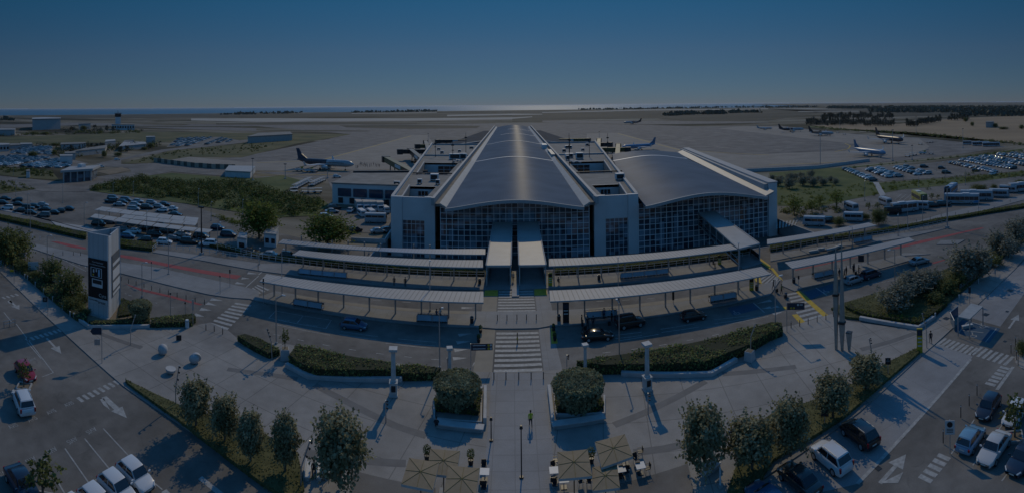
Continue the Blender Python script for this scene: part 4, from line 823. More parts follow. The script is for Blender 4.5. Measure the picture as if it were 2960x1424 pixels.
# --- right bed
hedge('lawn_strip','bright green lawn bed with bushes and a low white wall at the right of the plaza','lawn',[(11,600,390),(11,760,330),(11,1060,240),(7,1700,790),(7,2050,640),(7,2547,400),(7,2700,330),(7,2700,400),(7,2440,560),(11,2040,120),(11,1760,350),(11,1640,440),(11,1470,590),(11,880,495),(11,740,480)],0.3,m_lawnleaf,40,.17,rough=.1,core=m_lawn,seed=142)
hedge('clipped_hedge','clipped low hedge along the edge of the right lawn bed','hedge',[(11,740,400),(11,800,370),(11,860,430),(11,1200,500),(11,1480,530),(11,1700,370),(11,1760,380),(11,1490,580),(11,900,480)],0.55,m_hedgey,26,.24,seed=18,z0=.35)
for b,t,w,kd,l in [((11,1330,330),(7,1330,880),230,'grey','grey bush squeezed between the two nearest large ones in the right bed'),((11,1530,220),(7,1520,770),260,'grey','tall grey bush behind the nearest group in the right bed'),((11,1750,240),(11,1740,100),230,'bush2','olive ground bush in front of the largest silvery one'),((7,2080,830),(7,2080,560),280,'grey','silvery bush leaning on the largest one'),((7,2380,640),(7,2360,450),220,'grey','silvery bush low beside the railing at the right edge'),((11,1650,330),(11,1640,230),200,'bush2','dark low bush at the back of the clipped edge hedge'),((11,1230,400),(11,1200,170),320,'grey','grey green bush with upright branches nearest the twin obelisks'),((11,1400,240),(7,1430,790),340,'grey','wide rounded grey bush behind the upright one in the right bed'),((11,1620,170),(7,1640,760),230,'grey','bush in the middle of the right bed'),((11,1870,160),(11,1860,30),200,'bush2','low yellow green bush by the railing of the right bed'),((7,1960,860),(7,1960,530),410,'grey','largest silvery bush in the right bed'),((7,2270,600),(7,2270,380),230,'grey','silvery bush beside the road at the right edge'),((7,2450,520),(7,2440,280),240,'grey','silvery bush second from the right edge'),((7,2540,420),(7,2540,250),220,'grey','silvery bush cut off by the right edge of the picture'),((7,2240,720),(7,2240,630),170,'bush2','yellow green low bush between the silvery bushes')]: tree_px(kd,l,b,t,w,'bushes in the right roadside bed',name='bush',cat='bush',z=.3)
# --- trees round the terminal
for b,t,w,kd,l in [((5,690,410),(5,690,110),540,'big1','broad green tree beside the white van left of the terminal'),((5,10,330),(4,2500,-20),440,'big1','broad yellow green tree left of the service road'),((7,245,200),(3,240,1040),220,'lime','yellow green tree right of the terminal end wall'),((7,420,170),(3,420,1075),160,'lime','small light green tree beside the yellow green one right of the terminal'),((7,500,100),(3,505,1030),120,'lime','small thin tree on the lawn right of the terminal'),((7,665,130),(3,665,985),185,'lime','light green tree at the coach park corner'),((7,1085,300),(7,1085,140),180,'big2','dark round tree at the end of the far canopy'),((7,690,305),(7,695,215),140,'big2','dark bush between the white minibuses'),((7,955,250),(7,950,190),110,'big2','dark shrub beside the dark round tree'),((3,985,1180),(3,985,1110),80,'small','small tree with two trunks in the coach park'),((3,1075,1180),(3,1075,1110),90,'small','small tree next to the parked van in the coach park'),((3,1620,1090),(3,1620,1025),70,'small','thin small tree behind the black cars'),((3,1680,1080),(3,1680,1040),60,'small','tiny tree beside the thin one behind the black cars'),((3,2090,1010),(3,2090,945),190,'big2','wide low tree among the far coaches'),((3,2240,1000),(3,2240,945),80,'big2','round dark tree among the far coaches'),((3,2500,950),(3,2500,900),120,'big2','dark tree at the right edge of the coach park')]: tree_px(kd,l,b,t,w,'trees around the terminal',z=.05)
gi=0
for a,b,h_,w in [(110,890,60,80),(205,880,75,90),(200,960,110,120),(330,930,100,110),(260,870,60,80),(320,850,50,70),(415,850,70,80),(440,940,90,110),(390,900,70,70),(540,930,70,100),(610,900,60,60),(660,930,70,70),(30,880,60,70),(90,930,80,90),(500,890,50,60)]:
    tree_px('grey',f'round grey green tree, {ordw(gi)} nearest to the end wall in the grove on the lawn',(3,a,b),(3,a,b-h_),w,'grove beside the terminal',z=.06); gi+=1
# --- left background planting
for i,(a,b,h_,w) in enumerate([(790,497,95,26),(818,497,90,26),(838,495,100,24),(873,480,105,22)]): tree_px('cypress',f'slim dark cypress, {ordw(i)} from the left in the row of four',(0,a,b),(0,a,b-h_),w,'cypresses',z=0,name='cypress')
for i,(a,b,h_,w,kd) in enumerate([(320,530,60,110,'big2'),(535,515,60,65,'big2'),(705,485,75,75,'pine'),(700,520,35,60,'big2'),(905,440,45,50,'pine'),(960,445,45,50,'pine'),(1015,450,55,60,'pine'),(1080,430,50,45,'pine'),(1030,540,70,60,'big2'),(1195,500,70,60,'pine'),(1260,490,65,65,'pine'),(1170,530,40,90,'big2'),(1490,450,50,90,'big2'),(540,420,30,100,'big2'),(640,410,25,70,'big2'),(1060,280,60,45,'pine'),(1125,275,45,50,'pine'),(720,265,35,80,'pine'),(940,245,30,50,'pine'),(830,270,50,80,'big2'),(330,305,30,90,'big2'),(440,305,25,110,'big2'),(1285,270,25,60,'pine'),(920,480,30,50,'big2'),(1430,470,30,70,'big2')]):
    tree_px(kd,f'dark tree, {ordw(i)} of those standing around the far left car lot and control tower',(0,a,b),(0,a,b-h_),w,'trees on the far left',z=0)
# --- scrub on the bank (nobody could count it)
def scrub(name,poly,n,rmin,rmax,m,seed,nl=60,ls=.5,z=.1):
    rg=random.Random(seed); P=[G(*q) if len(q)==3 else q for q in poly]; mb=MB(); k=0
    x0,x1=min(p[0] for p in P),max(p[0] for p in P); y0,y1=min(p[1] for p in P),max(p[1] for p in P)
    while k<n:
        x,y=rg.uniform(x0,x1),rg.uniform(y0,y1)
        if not inpoly(x,y,P): continue
        k+=1; r=rg.uniform(rmin,rmax)*rg.uniform(.6,1)
        clump_cards(mb,(x,y,z+r*.35),r,int(nl*(r/rmax)+12),ls*(.6+.4*r/rmax),rg,zs=.75)
    o=mb.build(name,m); o['kind']='stuff'; return o
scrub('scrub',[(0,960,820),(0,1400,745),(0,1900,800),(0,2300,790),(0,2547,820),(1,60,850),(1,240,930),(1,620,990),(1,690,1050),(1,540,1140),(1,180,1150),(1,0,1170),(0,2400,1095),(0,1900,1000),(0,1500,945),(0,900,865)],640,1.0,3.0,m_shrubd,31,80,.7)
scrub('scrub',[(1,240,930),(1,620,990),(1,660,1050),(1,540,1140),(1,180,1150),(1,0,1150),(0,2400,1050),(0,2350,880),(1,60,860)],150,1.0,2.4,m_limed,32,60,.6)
scrub('scrub',[(4,2000,80),(4,2400,160),(4,2330,200),(4,2100,110)],22,.5,1.2,m_hedgey,33,50,.4)
scrub('scrub',[(3,100,960),(3,700,940),(3,1030,915),(3,1100,1040),(3,760,1090),(3,500,1140),(3,100,1130)],120,.3,.8,m_hedgey,34,30,.35)
scrub('scrub',[(3,80,1190),(3,200,1150),(3,560,1160),(3,740,1150),(7,700,180),(7,560,190),(7,200,230)],40,.6,1.6,m_shrub,35,60,.5)
scrub('scrub',[(3,420,345),(3,600,360),(3,1500,425),(3,2547,535),(3,2547,560),(3,1500,445),(3,600,380)],220,.8,2.2,m_shrub,36,14,1.2)
scrub('scrub',[(3,2547,640),(3,1900,860),(3,1600,900),(3,2547,820),(3,2800,800),(3,2800,830),(3,2547,870),(3,1900,920),(3,1550,990),(3,1600,1000)],90,.6,1.6,m_shrub,37,40,.5)
# --- conifer belt beyond the right apron, and the far wood
rg=random.Random(5); gi=0
belt=[(385+i*22,rg.choice([318,325,330])) for i in range(9)]+[(540+i*21,rg.choice([265,272,280])) for i in range(14)]+[(560+i*26,rg.choice([328,336,340])) for i in range(16)]+[(850+i*24,rg.choice([268,275,290])) for i in range(17)]+[(960+i*26,rg.choice([345,350,352])) for i in range(12)]+[(1380+i*20,rg.choice([352,355])) for i in range(6)]+[(1480+i*19,345-i*2.6+rg.uniform(-4,4)) for i in range(13)]+[(1800+i*26,rg.uniform(290,305)) for i in range(8)]
for a,b in belt:
    hh=rg.uniform(52,82)*(1.0 if b>300 else .85)
    tree_px(rg.choice(['pine','pine2','pine']),f'dark conifer, {ordw(gi%60) if gi<60 else ordw(gi-60)+" of the later half"} counted along the belt beyond the right apron',(3,a,b),(3,a,b-hh),rg.uniform(34,52),'conifer belt beyond the apron',z=0,name='conifer'); gi+=1
fw=MB(); rg=random.Random(9)
for _ in range(1500):
    a=rg.uniform(600,2900); lo=150+max(0,(a-600))*0.012; hi=lo+ (20 if a<1000 else 60 if a<1900 else 95)
    b=lo+(hi-lo)*rg.random()**1.3
    p=G(3,a,b); D=math.hypot(*p); s=rg.uniform(4,9)
    for k in range(5): card(fw,Vector((p[0]+rg.gauss(0,s*.8),p[1]+rg.gauss(0,s*.8),rg.uniform(.5,s*1.1))),Vector((rg.gauss(0,1),-1+rg.gauss(0,.6),rg.gauss(0.3,.5))),s*1.6,rg)
for t,a0,a1,b,n in ((2,680,2547,142,150),(3,-50,500,150,60),(1,980,1800,130,60),(1,0,480,125,30),(0,2200,2547,130,25),(2,1540,1660,212,14),(2,1680,2100,205,40),(2,2170,2450,196,40),(0,30,110,160,6)):
    for _ in range(n):
        p=G(t,rg.uniform(a0,a1),b+rg.uniform(-3,4)); s=rg.uniform(5,11)
        for k in range(4): card(fw,Vector((p[0]+rg.gauss(0,s),p[1]+rg.gauss(0,s),rg.uniform(.5,s*.9))),Vector((rg.gauss(0,1),-1,rg.gauss(.2,.4))),s*1.6,rg)
o=fw.build('far_wood',m_pine); o['kind']='stuff'

scrub('scrub',[(0,-100,300),(0,700,285),(0,1400,285),(0,1400,300),(0,500,312),(0,-100,320)],90,1.5,4.5,m_shrubd,41,26,1.6)
scrub('scrub',[(0,-100,430),(0,600,415),(0,1100,420),(0,1540,410),(0,1600,425),(0,1480,470),(0,1000,505),(0,600,545),(0,560,420),(0,-100,440)],110,1.0,3.4,m_shrubd,42,30,1.2)
scrub('scrub',[(0,-100,625),(0,480,660),(0,560,740),(0,300,715),(0,-100,665)],90,.6,1.8,m_shrubd,43,30,.8)
scrub('scrub',[(0,1200,600),(0,1700,490),(0,2430,430),(1,200,430),(1,0,505),(0,1880,540),(0,1500,585)],110,.5,1.6,m_shrubd,44,18,.9)
scrub('scrub',[(0,-100,760),(0,110,770),(0,380,845),(0,-100,880)],50,.6,1.6,m_shrub,45,30,.7)

scrub('scrub',[(0,-100,425),(0,600,412),(0,1150,412),(0,1540,405),(0,1600,420),(0,1480,465),(0,1000,500),(0,600,545),(0,560,420),(0,-100,436)],46,2.0,5.0,m_pine,51,40,1.5)
scrub('scrub',[(0,600,290),(0,1500,285),(0,1500,268),(0,600,262)],30,2.5,6.0,m_pine,52,36,2.0)
scrub('scrub',[(3,1100,920),(3,2547,820),(3,2547,855),(3,1300,980),(3,1160,1030)],120,.4,1.1,m_hedgey,53,30,.45)
scrub('scrub',[(3,740,772),(3,1500,700),(3,2547,600),(3,2547,640),(3,1900,668),(3,1300,722),(3,760,778)],120,.4,1.2,m_shrub,54,24,.6)
T.location=(0,118.4,-3.96); T.scale=(1.12,1.12,1.12)      # the hall floor lies about four metres below the forecourt
# ------------------------------------------------------------------ covered walkways
def canopy(label,fl,fr,bl,br,posts,name='canopy',group='platform canopies',mt=None,z0=0.17,thick=0.14):
    """four roof corners (x,y,z) and post feet"""
    c=((fl[0]+fr[0]+bl[0]+br[0])/4,(fl[1]+fr[1]+bl[1]+br[1])/4,z0)
    t=thing(name,label,'canopy',c,0,group)
    dn=lambda p:(p[0],p[1],p[2]-thick)
    mb=MB(); mb._a([fl,fr,br,bl]+[dn(p) for p in (fl,fr,br,bl)],[(0,1,2,3),(7,6,5,4),(0,4,5,1),(1,5,6,2),(2,6,7,3),(3,7,4,0)])
    mb.build('roof',mt or m_canopy,t,world=True)
    f=MB()
    for a,b in ((fl,fr),(bl,br)):
        f.tube((a[0],a[1],a[2]-.09),(b[0],b[1],b[2]-.09),.11,.11,6)
    f.build('fascia',m_roofw,t,world=True)
    A,B,Cc,D=[Vector(p) for p in (fl,fr,bl,br)]
    for p in posts:
        u=((p[0]-A.x)/(B.x-A.x)) if abs(B.x-A.x)>1e-3 else 0; u=min(max(u,0.02),0.98)
        f0=A.lerp(B,u); b0=Cc.lerp(D,u); den=(b0.y-f0.y) or 1; v=min(max((p[1]-f0.y)/den,0),1); top=f0.lerp(b0,v)
        pm=MB().box((p[0],p[1],(z0+top.z-thick)/2),(.22,.28,top.z-thick-z0)); 
        pm.build('post',m_steel,t,world=True); pm=MB()
        pm._a([(f0.x-.07,f0.y+.2,f0.z-thick-.12),(f0.x+.07,f0.y+.2,f0.z-thick-.12),(b0.x+.07,b0.y-.2,b0.z-thick-.12),(b0.x-.07,b0.y-.2,b0.z-thick-.12),(f0.x-.07,f0.y+.2,f0.z-thick-.01),(f0.x+.07,f0.y+.2,f0.z-thick-.01),(b0.x+.07,b0.y-.2,b0.z-thick-.01),(b0.x-.07,b0.y-.2,b0.z-thick-.01)],[(3,2,1,0),(4,5,6,7),(0,1,5,4),(1,2,6,5),(2,3,7,6),(3,0,4,7)])
        pm.build('beam',m_steel,t,world=True)
    return t
P3=lambda t,a,b,Y:(lambda q:(q[0],Y,q[1]))(ZY(t,a,b,Y))
canopy('long ribbed canopy on the front platform left of the zebra crossing',P3(5,10,750,72),P3(5,2230,1003,72),P3(5,80,680,77.6),P3(5,2230,895,77.6),[(x,75.75) for x in (-40.1,-36.0,-31.8,-27.3,-22.9,-18.6,-14.4,-10.1,-5.9)])
canopy('long ribbed canopy on the front platform right of the zebra crossing',P3(6,345,1005,72),P3(6,2547,775,72),P3(6,340,897,77.6),P3(6,2460,700,77.6),[(x,75.8) for x in (6.8,11.0,15.4,19.9,24.2,28.5,32.9,37.3,41.2)])
canopy('long canopy on the rear platform left of the covered ramps',P3(5,340,495,88.3),P3(5,2230,655,88.3),P3(5,410,450,93.2),P3(5,2230,582,93.2),[(x,92.0) for x in (-41.9,-37.5,-33,-28.4,-24.2,-19.8,-15.7,-11.2,-6.9)])
canopy('long canopy on the rear platform right of the covered ramps',P3(6,340,655,88.3),P3(6,2220,520,88.3),P3(6,340,582,93.2),P3(6,2150,470,93.2),[(x,92.2) for x in (7.6,12.2,16.7,21.3,25.7,30.1,34.5,38.9)])
def gz(t,a,b,z): return (*G(t,a,b,z),z)
canopy('canopy on the far right front platform behind the twin obelisks',gz(7,215,722,3.9),gz(7,1440,462,3.9),gz(7,145,660,3.6),gz(7,1385,428,3.6),[G(7,222,868),G(7,424,820),G(7,615,770),G(7,797,735),G(7,972,696),G(7,1141,655),G(7,1303,613)])
canopy('canopy on the far right rear platform nearest the coach park',gz(7,-30,478,3.9),gz(7,1065,305,3.9),gz(7,-30,430,3.6),gz(7,985,278,3.6),[G(7,128,580),G(7,303,548),G(7,470,515),G(7,635,480),G(7,793,468),G(7,945,430)])
m_bluesheet=seam_roof('blue ribbed sheet',(0.16,0.24,0.34),'X',0.7,0.5,0.0,0.18,0.7)
canopy('low pale canopy over the parking spaces below the trees left of the terminal',gz(5,200,378,3.0),gz(5,1190,472,3.0),gz(5,245,340,3.2),gz(5,1220,440,3.2),[G(5,275,478),G(5,430,445),G(5,575,460),G(5,735,488),G(5,893,505),G(5,1055,518)],z0=.02)
canopy('low blue ribbed canopy in the shade at the foot of the terminal',gz(5,1195,472,3.0),gz(5,2255,528,3.0),gz(5,1225,440,3.2),gz(5,2258,470,3.2),[G(5,1215,540),G(5,1545,555),G(5,1705,565),G(5,1880,570),G(5,2055,580)],z0=-3.95,mt=m_bluesheet)
# sunken service road in front of the terminal
sr=MB(); sr.sheet([(-31,97.9),(71.5,97.9),(71.5,119),(-31,119)],-3.96); struct(sr.build('service_road',m_asph2))
for q in ([(-31,97.6),(71.5,97.6),(71.5,97.9),(-31,97.9)],[(-31.3,97.6),(-31,97.6),(-31,119),(-31.3,119)],[(71.5,97.6),(71.8,97.6),(71.8,119),(71.5,119)]): struct(MB().prism(q,-4.2,.1).build('retaining_kerb',m_conc))
# two covered ramps in the middle and the one on the right
def ramp(label,n0,n1,f0,f1,zn=3.7,zf=6.6):
    """near pair and far pair of roof corners (x,y)"""
    c=((n0[0]+n1[0])/2,n0[1],0.17); t=thing('covered_ramp',label,'covered ramp',c,0,'covered ramps to the terminal')
    b=MB(); q=[(*n0,zn),(*n1,zn),(*f1,zf),(*f0,zf)]
    b._a(q+[(x,y,z-.35) for x,y,z in q],[(0,1,2,3),(7,6,5,4),(0,4,5,1),(1,5,6,2),(2,6,7,3),(3,7,4,0)]); b.build('roof',m_roofw,t,world=True)
    lp=lambda a,bb,k:(a[0]+(bb[0]-a[0])*k,a[1]+(bb[1]-a[1])*k)
    g=MB()
    for a,e in ((n0,f0),(n1,f1)):
        for k in range(1): g.tube((*a,zn+.06),(*e,zf+.06),.12,.12,6)
    g.tube((*n0,zn-.05),(*n1,zn-.05),.16,.16,6); g.build('gutter',m_para,t,world=True)
    fl=[(n0[0]+.15,n0[1]-1.6,.2),(n1[0]-.15,n1[1]-1.6,.2),(f1[0]-.15,f1[1],1.6),(f0[0]+.15,f0[1],1.6)]
    MB()._a(fl+[(x,y,z-.3) for x,y,z in fl],[(0,1,2,3),(7,6,5,4),(0,4,5,1),(1,5,6,2),(2,6,7,3),(3,7,4,0)]).build('floor',m_plat,t,world=True)
    for a,e in ((n0,f0),(n1,f1)):
        w=MB(); s=.12 if a is n0 else -.12
        A0=(a[0]+s,a[1]-.2);E0=(e[0]+s,e[1])
        w._a([(*A0,.45),(*E0,1.75),(*E0,2.75),(*A0,1.4)],[(0,1,2,3)]); w.build('side_glass',m_glassd,t,world=True)
        r=MB().tube((*A0,1.45),(*E0,2.8),.05,.05,6); r.tube((*A0,.45),(*E0,1.72),.1,.1,6); r.build('handrail',m_steel,t,world=True)
        for k in range(7):
            p=lp(A0,E0,k/6); z=zn+(zf-zn)*k/6-.35; z0=.2+1.4*k/6
            MB().box((p[0],p[1],(z+z0)/2-.2),(.2,.24,z-z0+.4)).build('post',m_para,t,world=True)
    return t
ramp('covered ramp on the left of the central pair, leading up to the glass front',(-5.0,89.8),(-.45,89.9),(-4.75,118.2),(-.2,118.2),3.7,4.9)
ramp('covered ramp on the right of the central pair, leading up to the glass front',(1.0,89.9),(6.0,89.8),(1.05,118.2),(5.95,118.2),3.7,4.9)
ramp('covered ramp on the right leading up to the wing glass front',(43.74,88.6),(49.25,89.8),(46.6,117.6),(51.2,117.6),3.7,4.9)
struct(MB().prism([(-.3,84.5),(.95,84.5),(.95,97.9),(-.3,97.9)],.17,.2).build('walkway',m_conc))
# ------------------------------------------------------------------ railings
def railing(label,pts,h=1.05,step=1.6,m=m_steel,z=.17,name='railing',bars=2):
    P=[Vector(G(*q)) if len(q)==3 else Vector(q) for q in pts]; t=thing(name,label,'railing',(P[0].x,P[0].y,z))
    r=MB()
    for i in range(len(P)-1):
        for k in range(bars): r.tube((P[i].x,P[i].y,z+h-k*h*.75/bars*1.2),(P[i+1].x,P[i+1].y,z+h-k*h*.75/bars*1.2),.035,.035,5)
    r.build('rail',m,t,world=True)
    ps=MB().box((0,0,h/2),(.09,.09,h)).mesh('post',m)
    for i in range(len(P)-1):
        L=(P[i+1]-P[i]).length; n=max(1,round(L/step))
        for k in range(n+(i==len(P)-2)):
            q=P[i].lerp(P[i+1],k/n); o=bpy.data.objects.new('post',ps); COL.objects.link(o); o.parent=t; o.location=(q.x-P[0].x,q.y-P[0].y,0)
    return t
railing('long white railing behind the left rear platform',[(-72,96.5),(-52,92.9),(-30,93.7),(-5.5,93.8)],m=m_wpaint)
railing('white railing behind the right rear platform',[(7.5,94),(34,94.1),(48.5,93.0)],m=m_wpaint)
railing('railing in front of the bright hedge on the far right',[G(7,0,565),G(7,480,490),G(7,1240,395),G(7,1290,400),G(7,1760,300)],m=m_steel)
railing('railing on the road edge in front of the hedge beside the billboard',[G(4,1500,450),G(4,1550,405),G(4,2000,470),G(4,2547,555)],m=m_wpaint)
railing('pavement railing beside the silvery bushes on the right, nearer length',[(11,1890,220),(11,2045,110)],step=.6,z=.12)
railing('pavement railing beside the silvery bushes on the right, farther length',[(7,2165,790),(7,2290,680)],step=.6,z=.12)
railing('pavement railing at the far right edge below the silvery bushes',[(7,2390,590),(7,2520,470)],step=.6,z=.12)
# ------------------------------------------------------------------ low walls, benches, planters
m_wall=mat('white rendered wall',(0.42,0.42,0.42),.7,var=.1,scale=1)
def lowwall(label,pts,w,h,z=.12,name='low_wall'):
    mb=band(pts,w,None,0); v=mb.v; n=len(mb.f); m2=MB()
    for f in mb.f:
        q=[v[i] for i in f]; m2.prism([(a,b) for a,b,_ in q],z-.02,z+h)
    o=m2.build(name,m_wall,bevel=.03); tag(o,label,'wall'); return o
lowwall('low white wall round the front of the long left hedge',[(9,262,850),(9,480,970),(9,830,1000),(9,1408,1020)],.55,.5)
lowwall('low white wall in front of the long shaggy right hedge',[(10,1042,1010),(10,1340,1030),(10,1940,1035),(10,2190,895)],.55,.5)
lowwall('low white wall round the corner of the right lawn bed',[(11,885,495),(11,1470,603),(11,1622,500)],.55,.5)
lowwall('low white wall at the foot of the billboard tower bed',[(8,740,345),(8,855,432),(8,1460,440)],.45,.45)
def bench(label,c,L,w,h,rz,m=m_wall,cat='bench',z=.12,back=False):
    t=thing('stone_bench',label,cat,(c[0],c[1],z),rz)
    MB().box((0,0,h-.06),(L,w,.12)).build('seat',m,t,bevel=.02); MB().box((0,0,(h-.12)/2),(L*.94,w*.7,h-.12)).build('base',m_conc,t)
    if back: MB().box((0,w*.42,h+.25),(L,.08,.5)).build('backrest',m,t,bevel=.02)
    return t
p=G(13,1970,600); bench('long stone bench in the shade of the left topiary',p,5.0,.9,.48,-.09)
p=G(14,610,585); bench('long stone bench in the shade of the right topiary',p,5.6,.9,.48,.08)
def slab(label,pts,w,h):
    return lowwall(label,pts,w,h,name='planter_wall')
slab('upright stone planter wall on the left edge of the central walkway',[(13,2232,230),(13,2222,570)],.35,.75)
slab('upright stone planter wall on the right edge of the central walkway',[(14,318,240),(14,352,580)],.35,.75)
slab('stone planter kerb round the left topiary bed',[(13,2195,190),(13,2185,560),(13,1720,510),(13,1725,300)],.25,.32)
slab('stone planter kerb round the right topiary bed',[(14,372,260),(14,385,500),(14,868,500),(14,868,320)],.25,.32)
def cube_planter(label,c,s,rz,tr=None):
    t=thing('stone_planter',label,'planter',(c[0],c[1],.12),rz)
    MB().loft([[(-s*.5,-s*.5,0),(s*.5,-s*.5,0),(s*.5,s*.5,0),(-s*.5,s*.5,0)],[(-s*.42,-s*.42,s*1.05),(s*.42,-s*.42,s*1.05),(s*.42,s*.42,s*1.05),(-s*.42,s*.42,s*1.05)]]).build('block',m_wall,t,bevel=.03)
    MB().box((0,0,s*1.05),(s*.7,s*.7,.06)).build('soil',m_soil,t)
    return t
c=G(9,250,770); cube_planter('stone block planter beside the small tree on the left of the plaza',c,1.25,.5)
tree('small','small tree growing in the stone block planter on the plaza',c,2.6,1.5,z=1.3)
c=G(10,2325,885); cube_planter('stone block planter beside the right end of the long shaggy hedge',c,1.15,.6)
# ------------------------------------------------------------------ columns, spheres, obelisks
m_stone=mat('pale column stone',(0.46,0.46,0.45),.7,var=.12,scale=2)
def column(label,c,H,ped=True,rz=.2):
    t=thing('stone_column',label,'column',(c[0],c[1],.12),rz,'stone columns on the plaza'); z=0
    if ped:
        p=MB().box((0,0,.1),(1.0,1.0,.2)); p.box((0,0,.85),(.86,.86,1.3)); p.box((0,0,1.55),(.98,.98,.12)); p.build('pedestal',m_stone,t,bevel=.02)
        MB().box((0,-.44,.95),(.5,.03,.7)).build('plaque',m_dsteel,t); z=1.6
    MB().lathe([(.36,z),(.36,z+.12),(.28,z+.2),(.27,z+.4),(.24,H-.65),(.24,H-.5)],n=18).build('shaft',m_stone,t,smooth=40)
    cp=MB().lathe([(.25,H-.52),(.33,H-.4),(.40,H-.28)],n=16); cp.box((0,0,H-.13),(.95,.95,.26)); cp.build('capital',m_stone,t)
    if not ped: t.scale=(.74,.74,1)
    return t
column('tall stone column on a pedestal in front of the long left hedge',G(13,1320,250),5.4)
column('tall stone column on a pedestal in front of the long shaggy right hedge',G(14,1298,255),5.4)
column('stone column rising behind the left topiary',(-7.74,58.6),3.9,False)
column('stone column rising behind the right topiary',(8.57,58.9),3.9,False)
def half(r,up=True,n=20):
    pr=[(max(r*math.sin(PI*i/2/8),.001),r*math.cos(PI*i/2/8)) for i in range(9)]
    if not up: pr=[(a,-b) for a,b in pr]
    pr=pr+[(.001,0)] 
    return MB().lathe(pr[::-1] if up else pr,n=n)
def splitball(label,c,r,mode,rz=0,z=.12):
    t=thing('stone_ball',label,'sculpture',(c[0],c[1],z+r*.95),rz,'split stone ball sculptures')
    o1=half(r,True).build('half',m_wall,t,smooth=50)
    if mode!='bowl':
        o2=half(r,False).build('half',m_wall,t,smooth=50)
        if mode=='stack': o1.rotation_euler=(R(8),R(6),0); o1.location.z=.05; o2.location.z=-.04
        else: o1.rotation_euler=(R(-70),0,R(35)); o2.rotation_euler=(R(-70),0,R(35)); o1.location=(.12,.06,.02); o2.location=(-.1,-.05,-.03)
    else:
        o1.rotation_euler=(R(176),R(6),0); o1.name='bowl'; t.location.z=z+r*.9
    return t
splitball('split stone ball sitting upright, farthest of the three sculptures',G(8,1588,705),.66,'stack')
splitball('split stone ball tipped on its side, right one of the three sculptures',G(8,1905,800),.68,'tip')
splitball('stone half ball lying open like a bowl, nearest of the three sculptures',G(8,1665,895),.66,'bowl')
m_obel=mat('weathered metal cladding',(0.33,0.31,0.28),.5,.25,var=.15,scale=1.5)
def obelisk(label,c,H,zc,w,wb):
    t=thing('obelisk',label,'sculpture',(c[0],c[1],.12),.6,'tapered spire sculptures')
    sq=lambda s,z:[(-s,-s,z),(s,-s,z),(s,s,z),(-s,s,z)]
    MB().loft([sq(wb/2,0),sq(w/2,zc)]).build('lower_spike',m_obel,t)
    MB().loft([sq(w*.62,zc),sq(w*.62,zc+.28)]).build('collar',m_dsteel,t)
    MB().loft([sq(w*.42,zc+.28),sq(w*.36,zc+2.2),sq(.03,H)]).build('upper_spike',m_obel,t); return t
obelisk('taller of two thin spires, left one at the right of the plaza',G(11,645,795),13.6,7.2,.62,.3)
obelisk('thicker of two thin spires, right one beside the small stub',G(11,705,805),14.6,3.6,.7,.3)
c=G(11,775,815); t=thing('obelisk_stub','short upside down wedge standing beside the twin spires','sculpture',(c[0],c[1],.12),.5)
MB().loft([[(-.12,-.12,0),(.12,-.12,0),(.12,.12,0),(-.12,.12,0)],[(-.34,-.34,2.5),(.34,-.34,2.5),(.34,.34,2.5),(-.34,.34,2.5)]]).build('wedge',m_obel,t); MB().box((0,0,2.53),(.75,.75,.08)).build('cap',m_dsteel,t)
# ------------------------------------------------------------------ billboard tower
def text_on(parent,s,o,ux,uz,size,m,name='lettering',align='LEFT',depth=.012):
    """raised letters: o origin, ux reading direction, uz up (world), as a child of parent"""
    cu=bpy.data.curves.new('t','FONT'); cu.body=s; cu.size=size; cu.align_x=align; cu.extrude=depth
    ob=bpy.data.objects.new('t',cu); COL.objects.link(ob); bpy.context.view_layer.update(); me=bpy.data.meshes.new_from_object(ob); bpy.data.objects.remove(ob)
    ux=Vector(ux).normalized(); uz=Vector(uz).normalized(); n=ux.cross(uz)
    M=Matrix(((ux.x,uz.x,n.x,o[0]),(ux.y,uz.y,n.y,o[1]),(ux.z,uz.z,n.z,o[2]),(0,0,0,1))); me.transform(M); me.materials.clear(); me.materials.append(m)
    q=bpy.data.objects.new(name,me); COL.objects.link(q); q.parent=parent
    p=parent; off=Vector((0,0,0))
    while p: off+=Vector(p.location); p=p.parent
    me.transform(Matrix.Translation(-off)); return q
A_,B_,C_=Vector(G(4,855,1062)),Vector(G(4,1062,1125)),Vector(G(4,1168,985)); HT=13.2
bt=thing('billboard_tower','tall triangular white tower carrying a black poster beside the car park road','billboard',(A_.x,A_.y,.1))
m_twr=seam_roof('white ribbed cladding',(0.42,0.43,0.44),'X',0.95,.55,0.0,.05,.55)
def wallp(p,q,z0,z1,th,nm,m,par=bt,out=1):
    d=(q-p).normalized(); n_=Vector((d.y,-d.x))*th*out
    o=MB().prism([(p.x,p.y),(q.x,q.y),(q.x+n_.x,q.y+n_.y),(p.x+n_.x,p.y+n_.y)],z0,z1).build(nm,m,par,world=True); return o
Bc=B_.lerp(A_,.04); Bd=B_.lerp(C_,.22)
wallp(A_,Bc,0,HT,-.25,'side_panel',m_twr); wallp(Bd,C_,0,HT-.05,-.25,'side_panel',m_twr); wallp(C_,A_,0,HT+.1,-.25,'side_panel',m_twr); wallp(Bc,Bd,0,HT-.25,-.18,'corner_strip',m_clad)
dAB=(B_-A_).normalized(); nAB=Vector((dAB.y,-dAB.x)); LAB=(B_-A_).length
m_pblk=mat('black poster',(0.006,0.006,0.009),.5,var=.1)
P0=A_+nAB*.06+dAB*.12; P1=A_+nAB*.06+dAB*(LAB-.25)
zb,zt=3.2,9.3
ps=wallp(P0,P1,zb,zt,.06,'poster',m_pblk)
strp=wallp(P0,P1,zb-.95,zb-.02,.06,'poster_strip',m_wall)
u3=(dAB.x,dAB.y,0); W_=(P1-P0).length
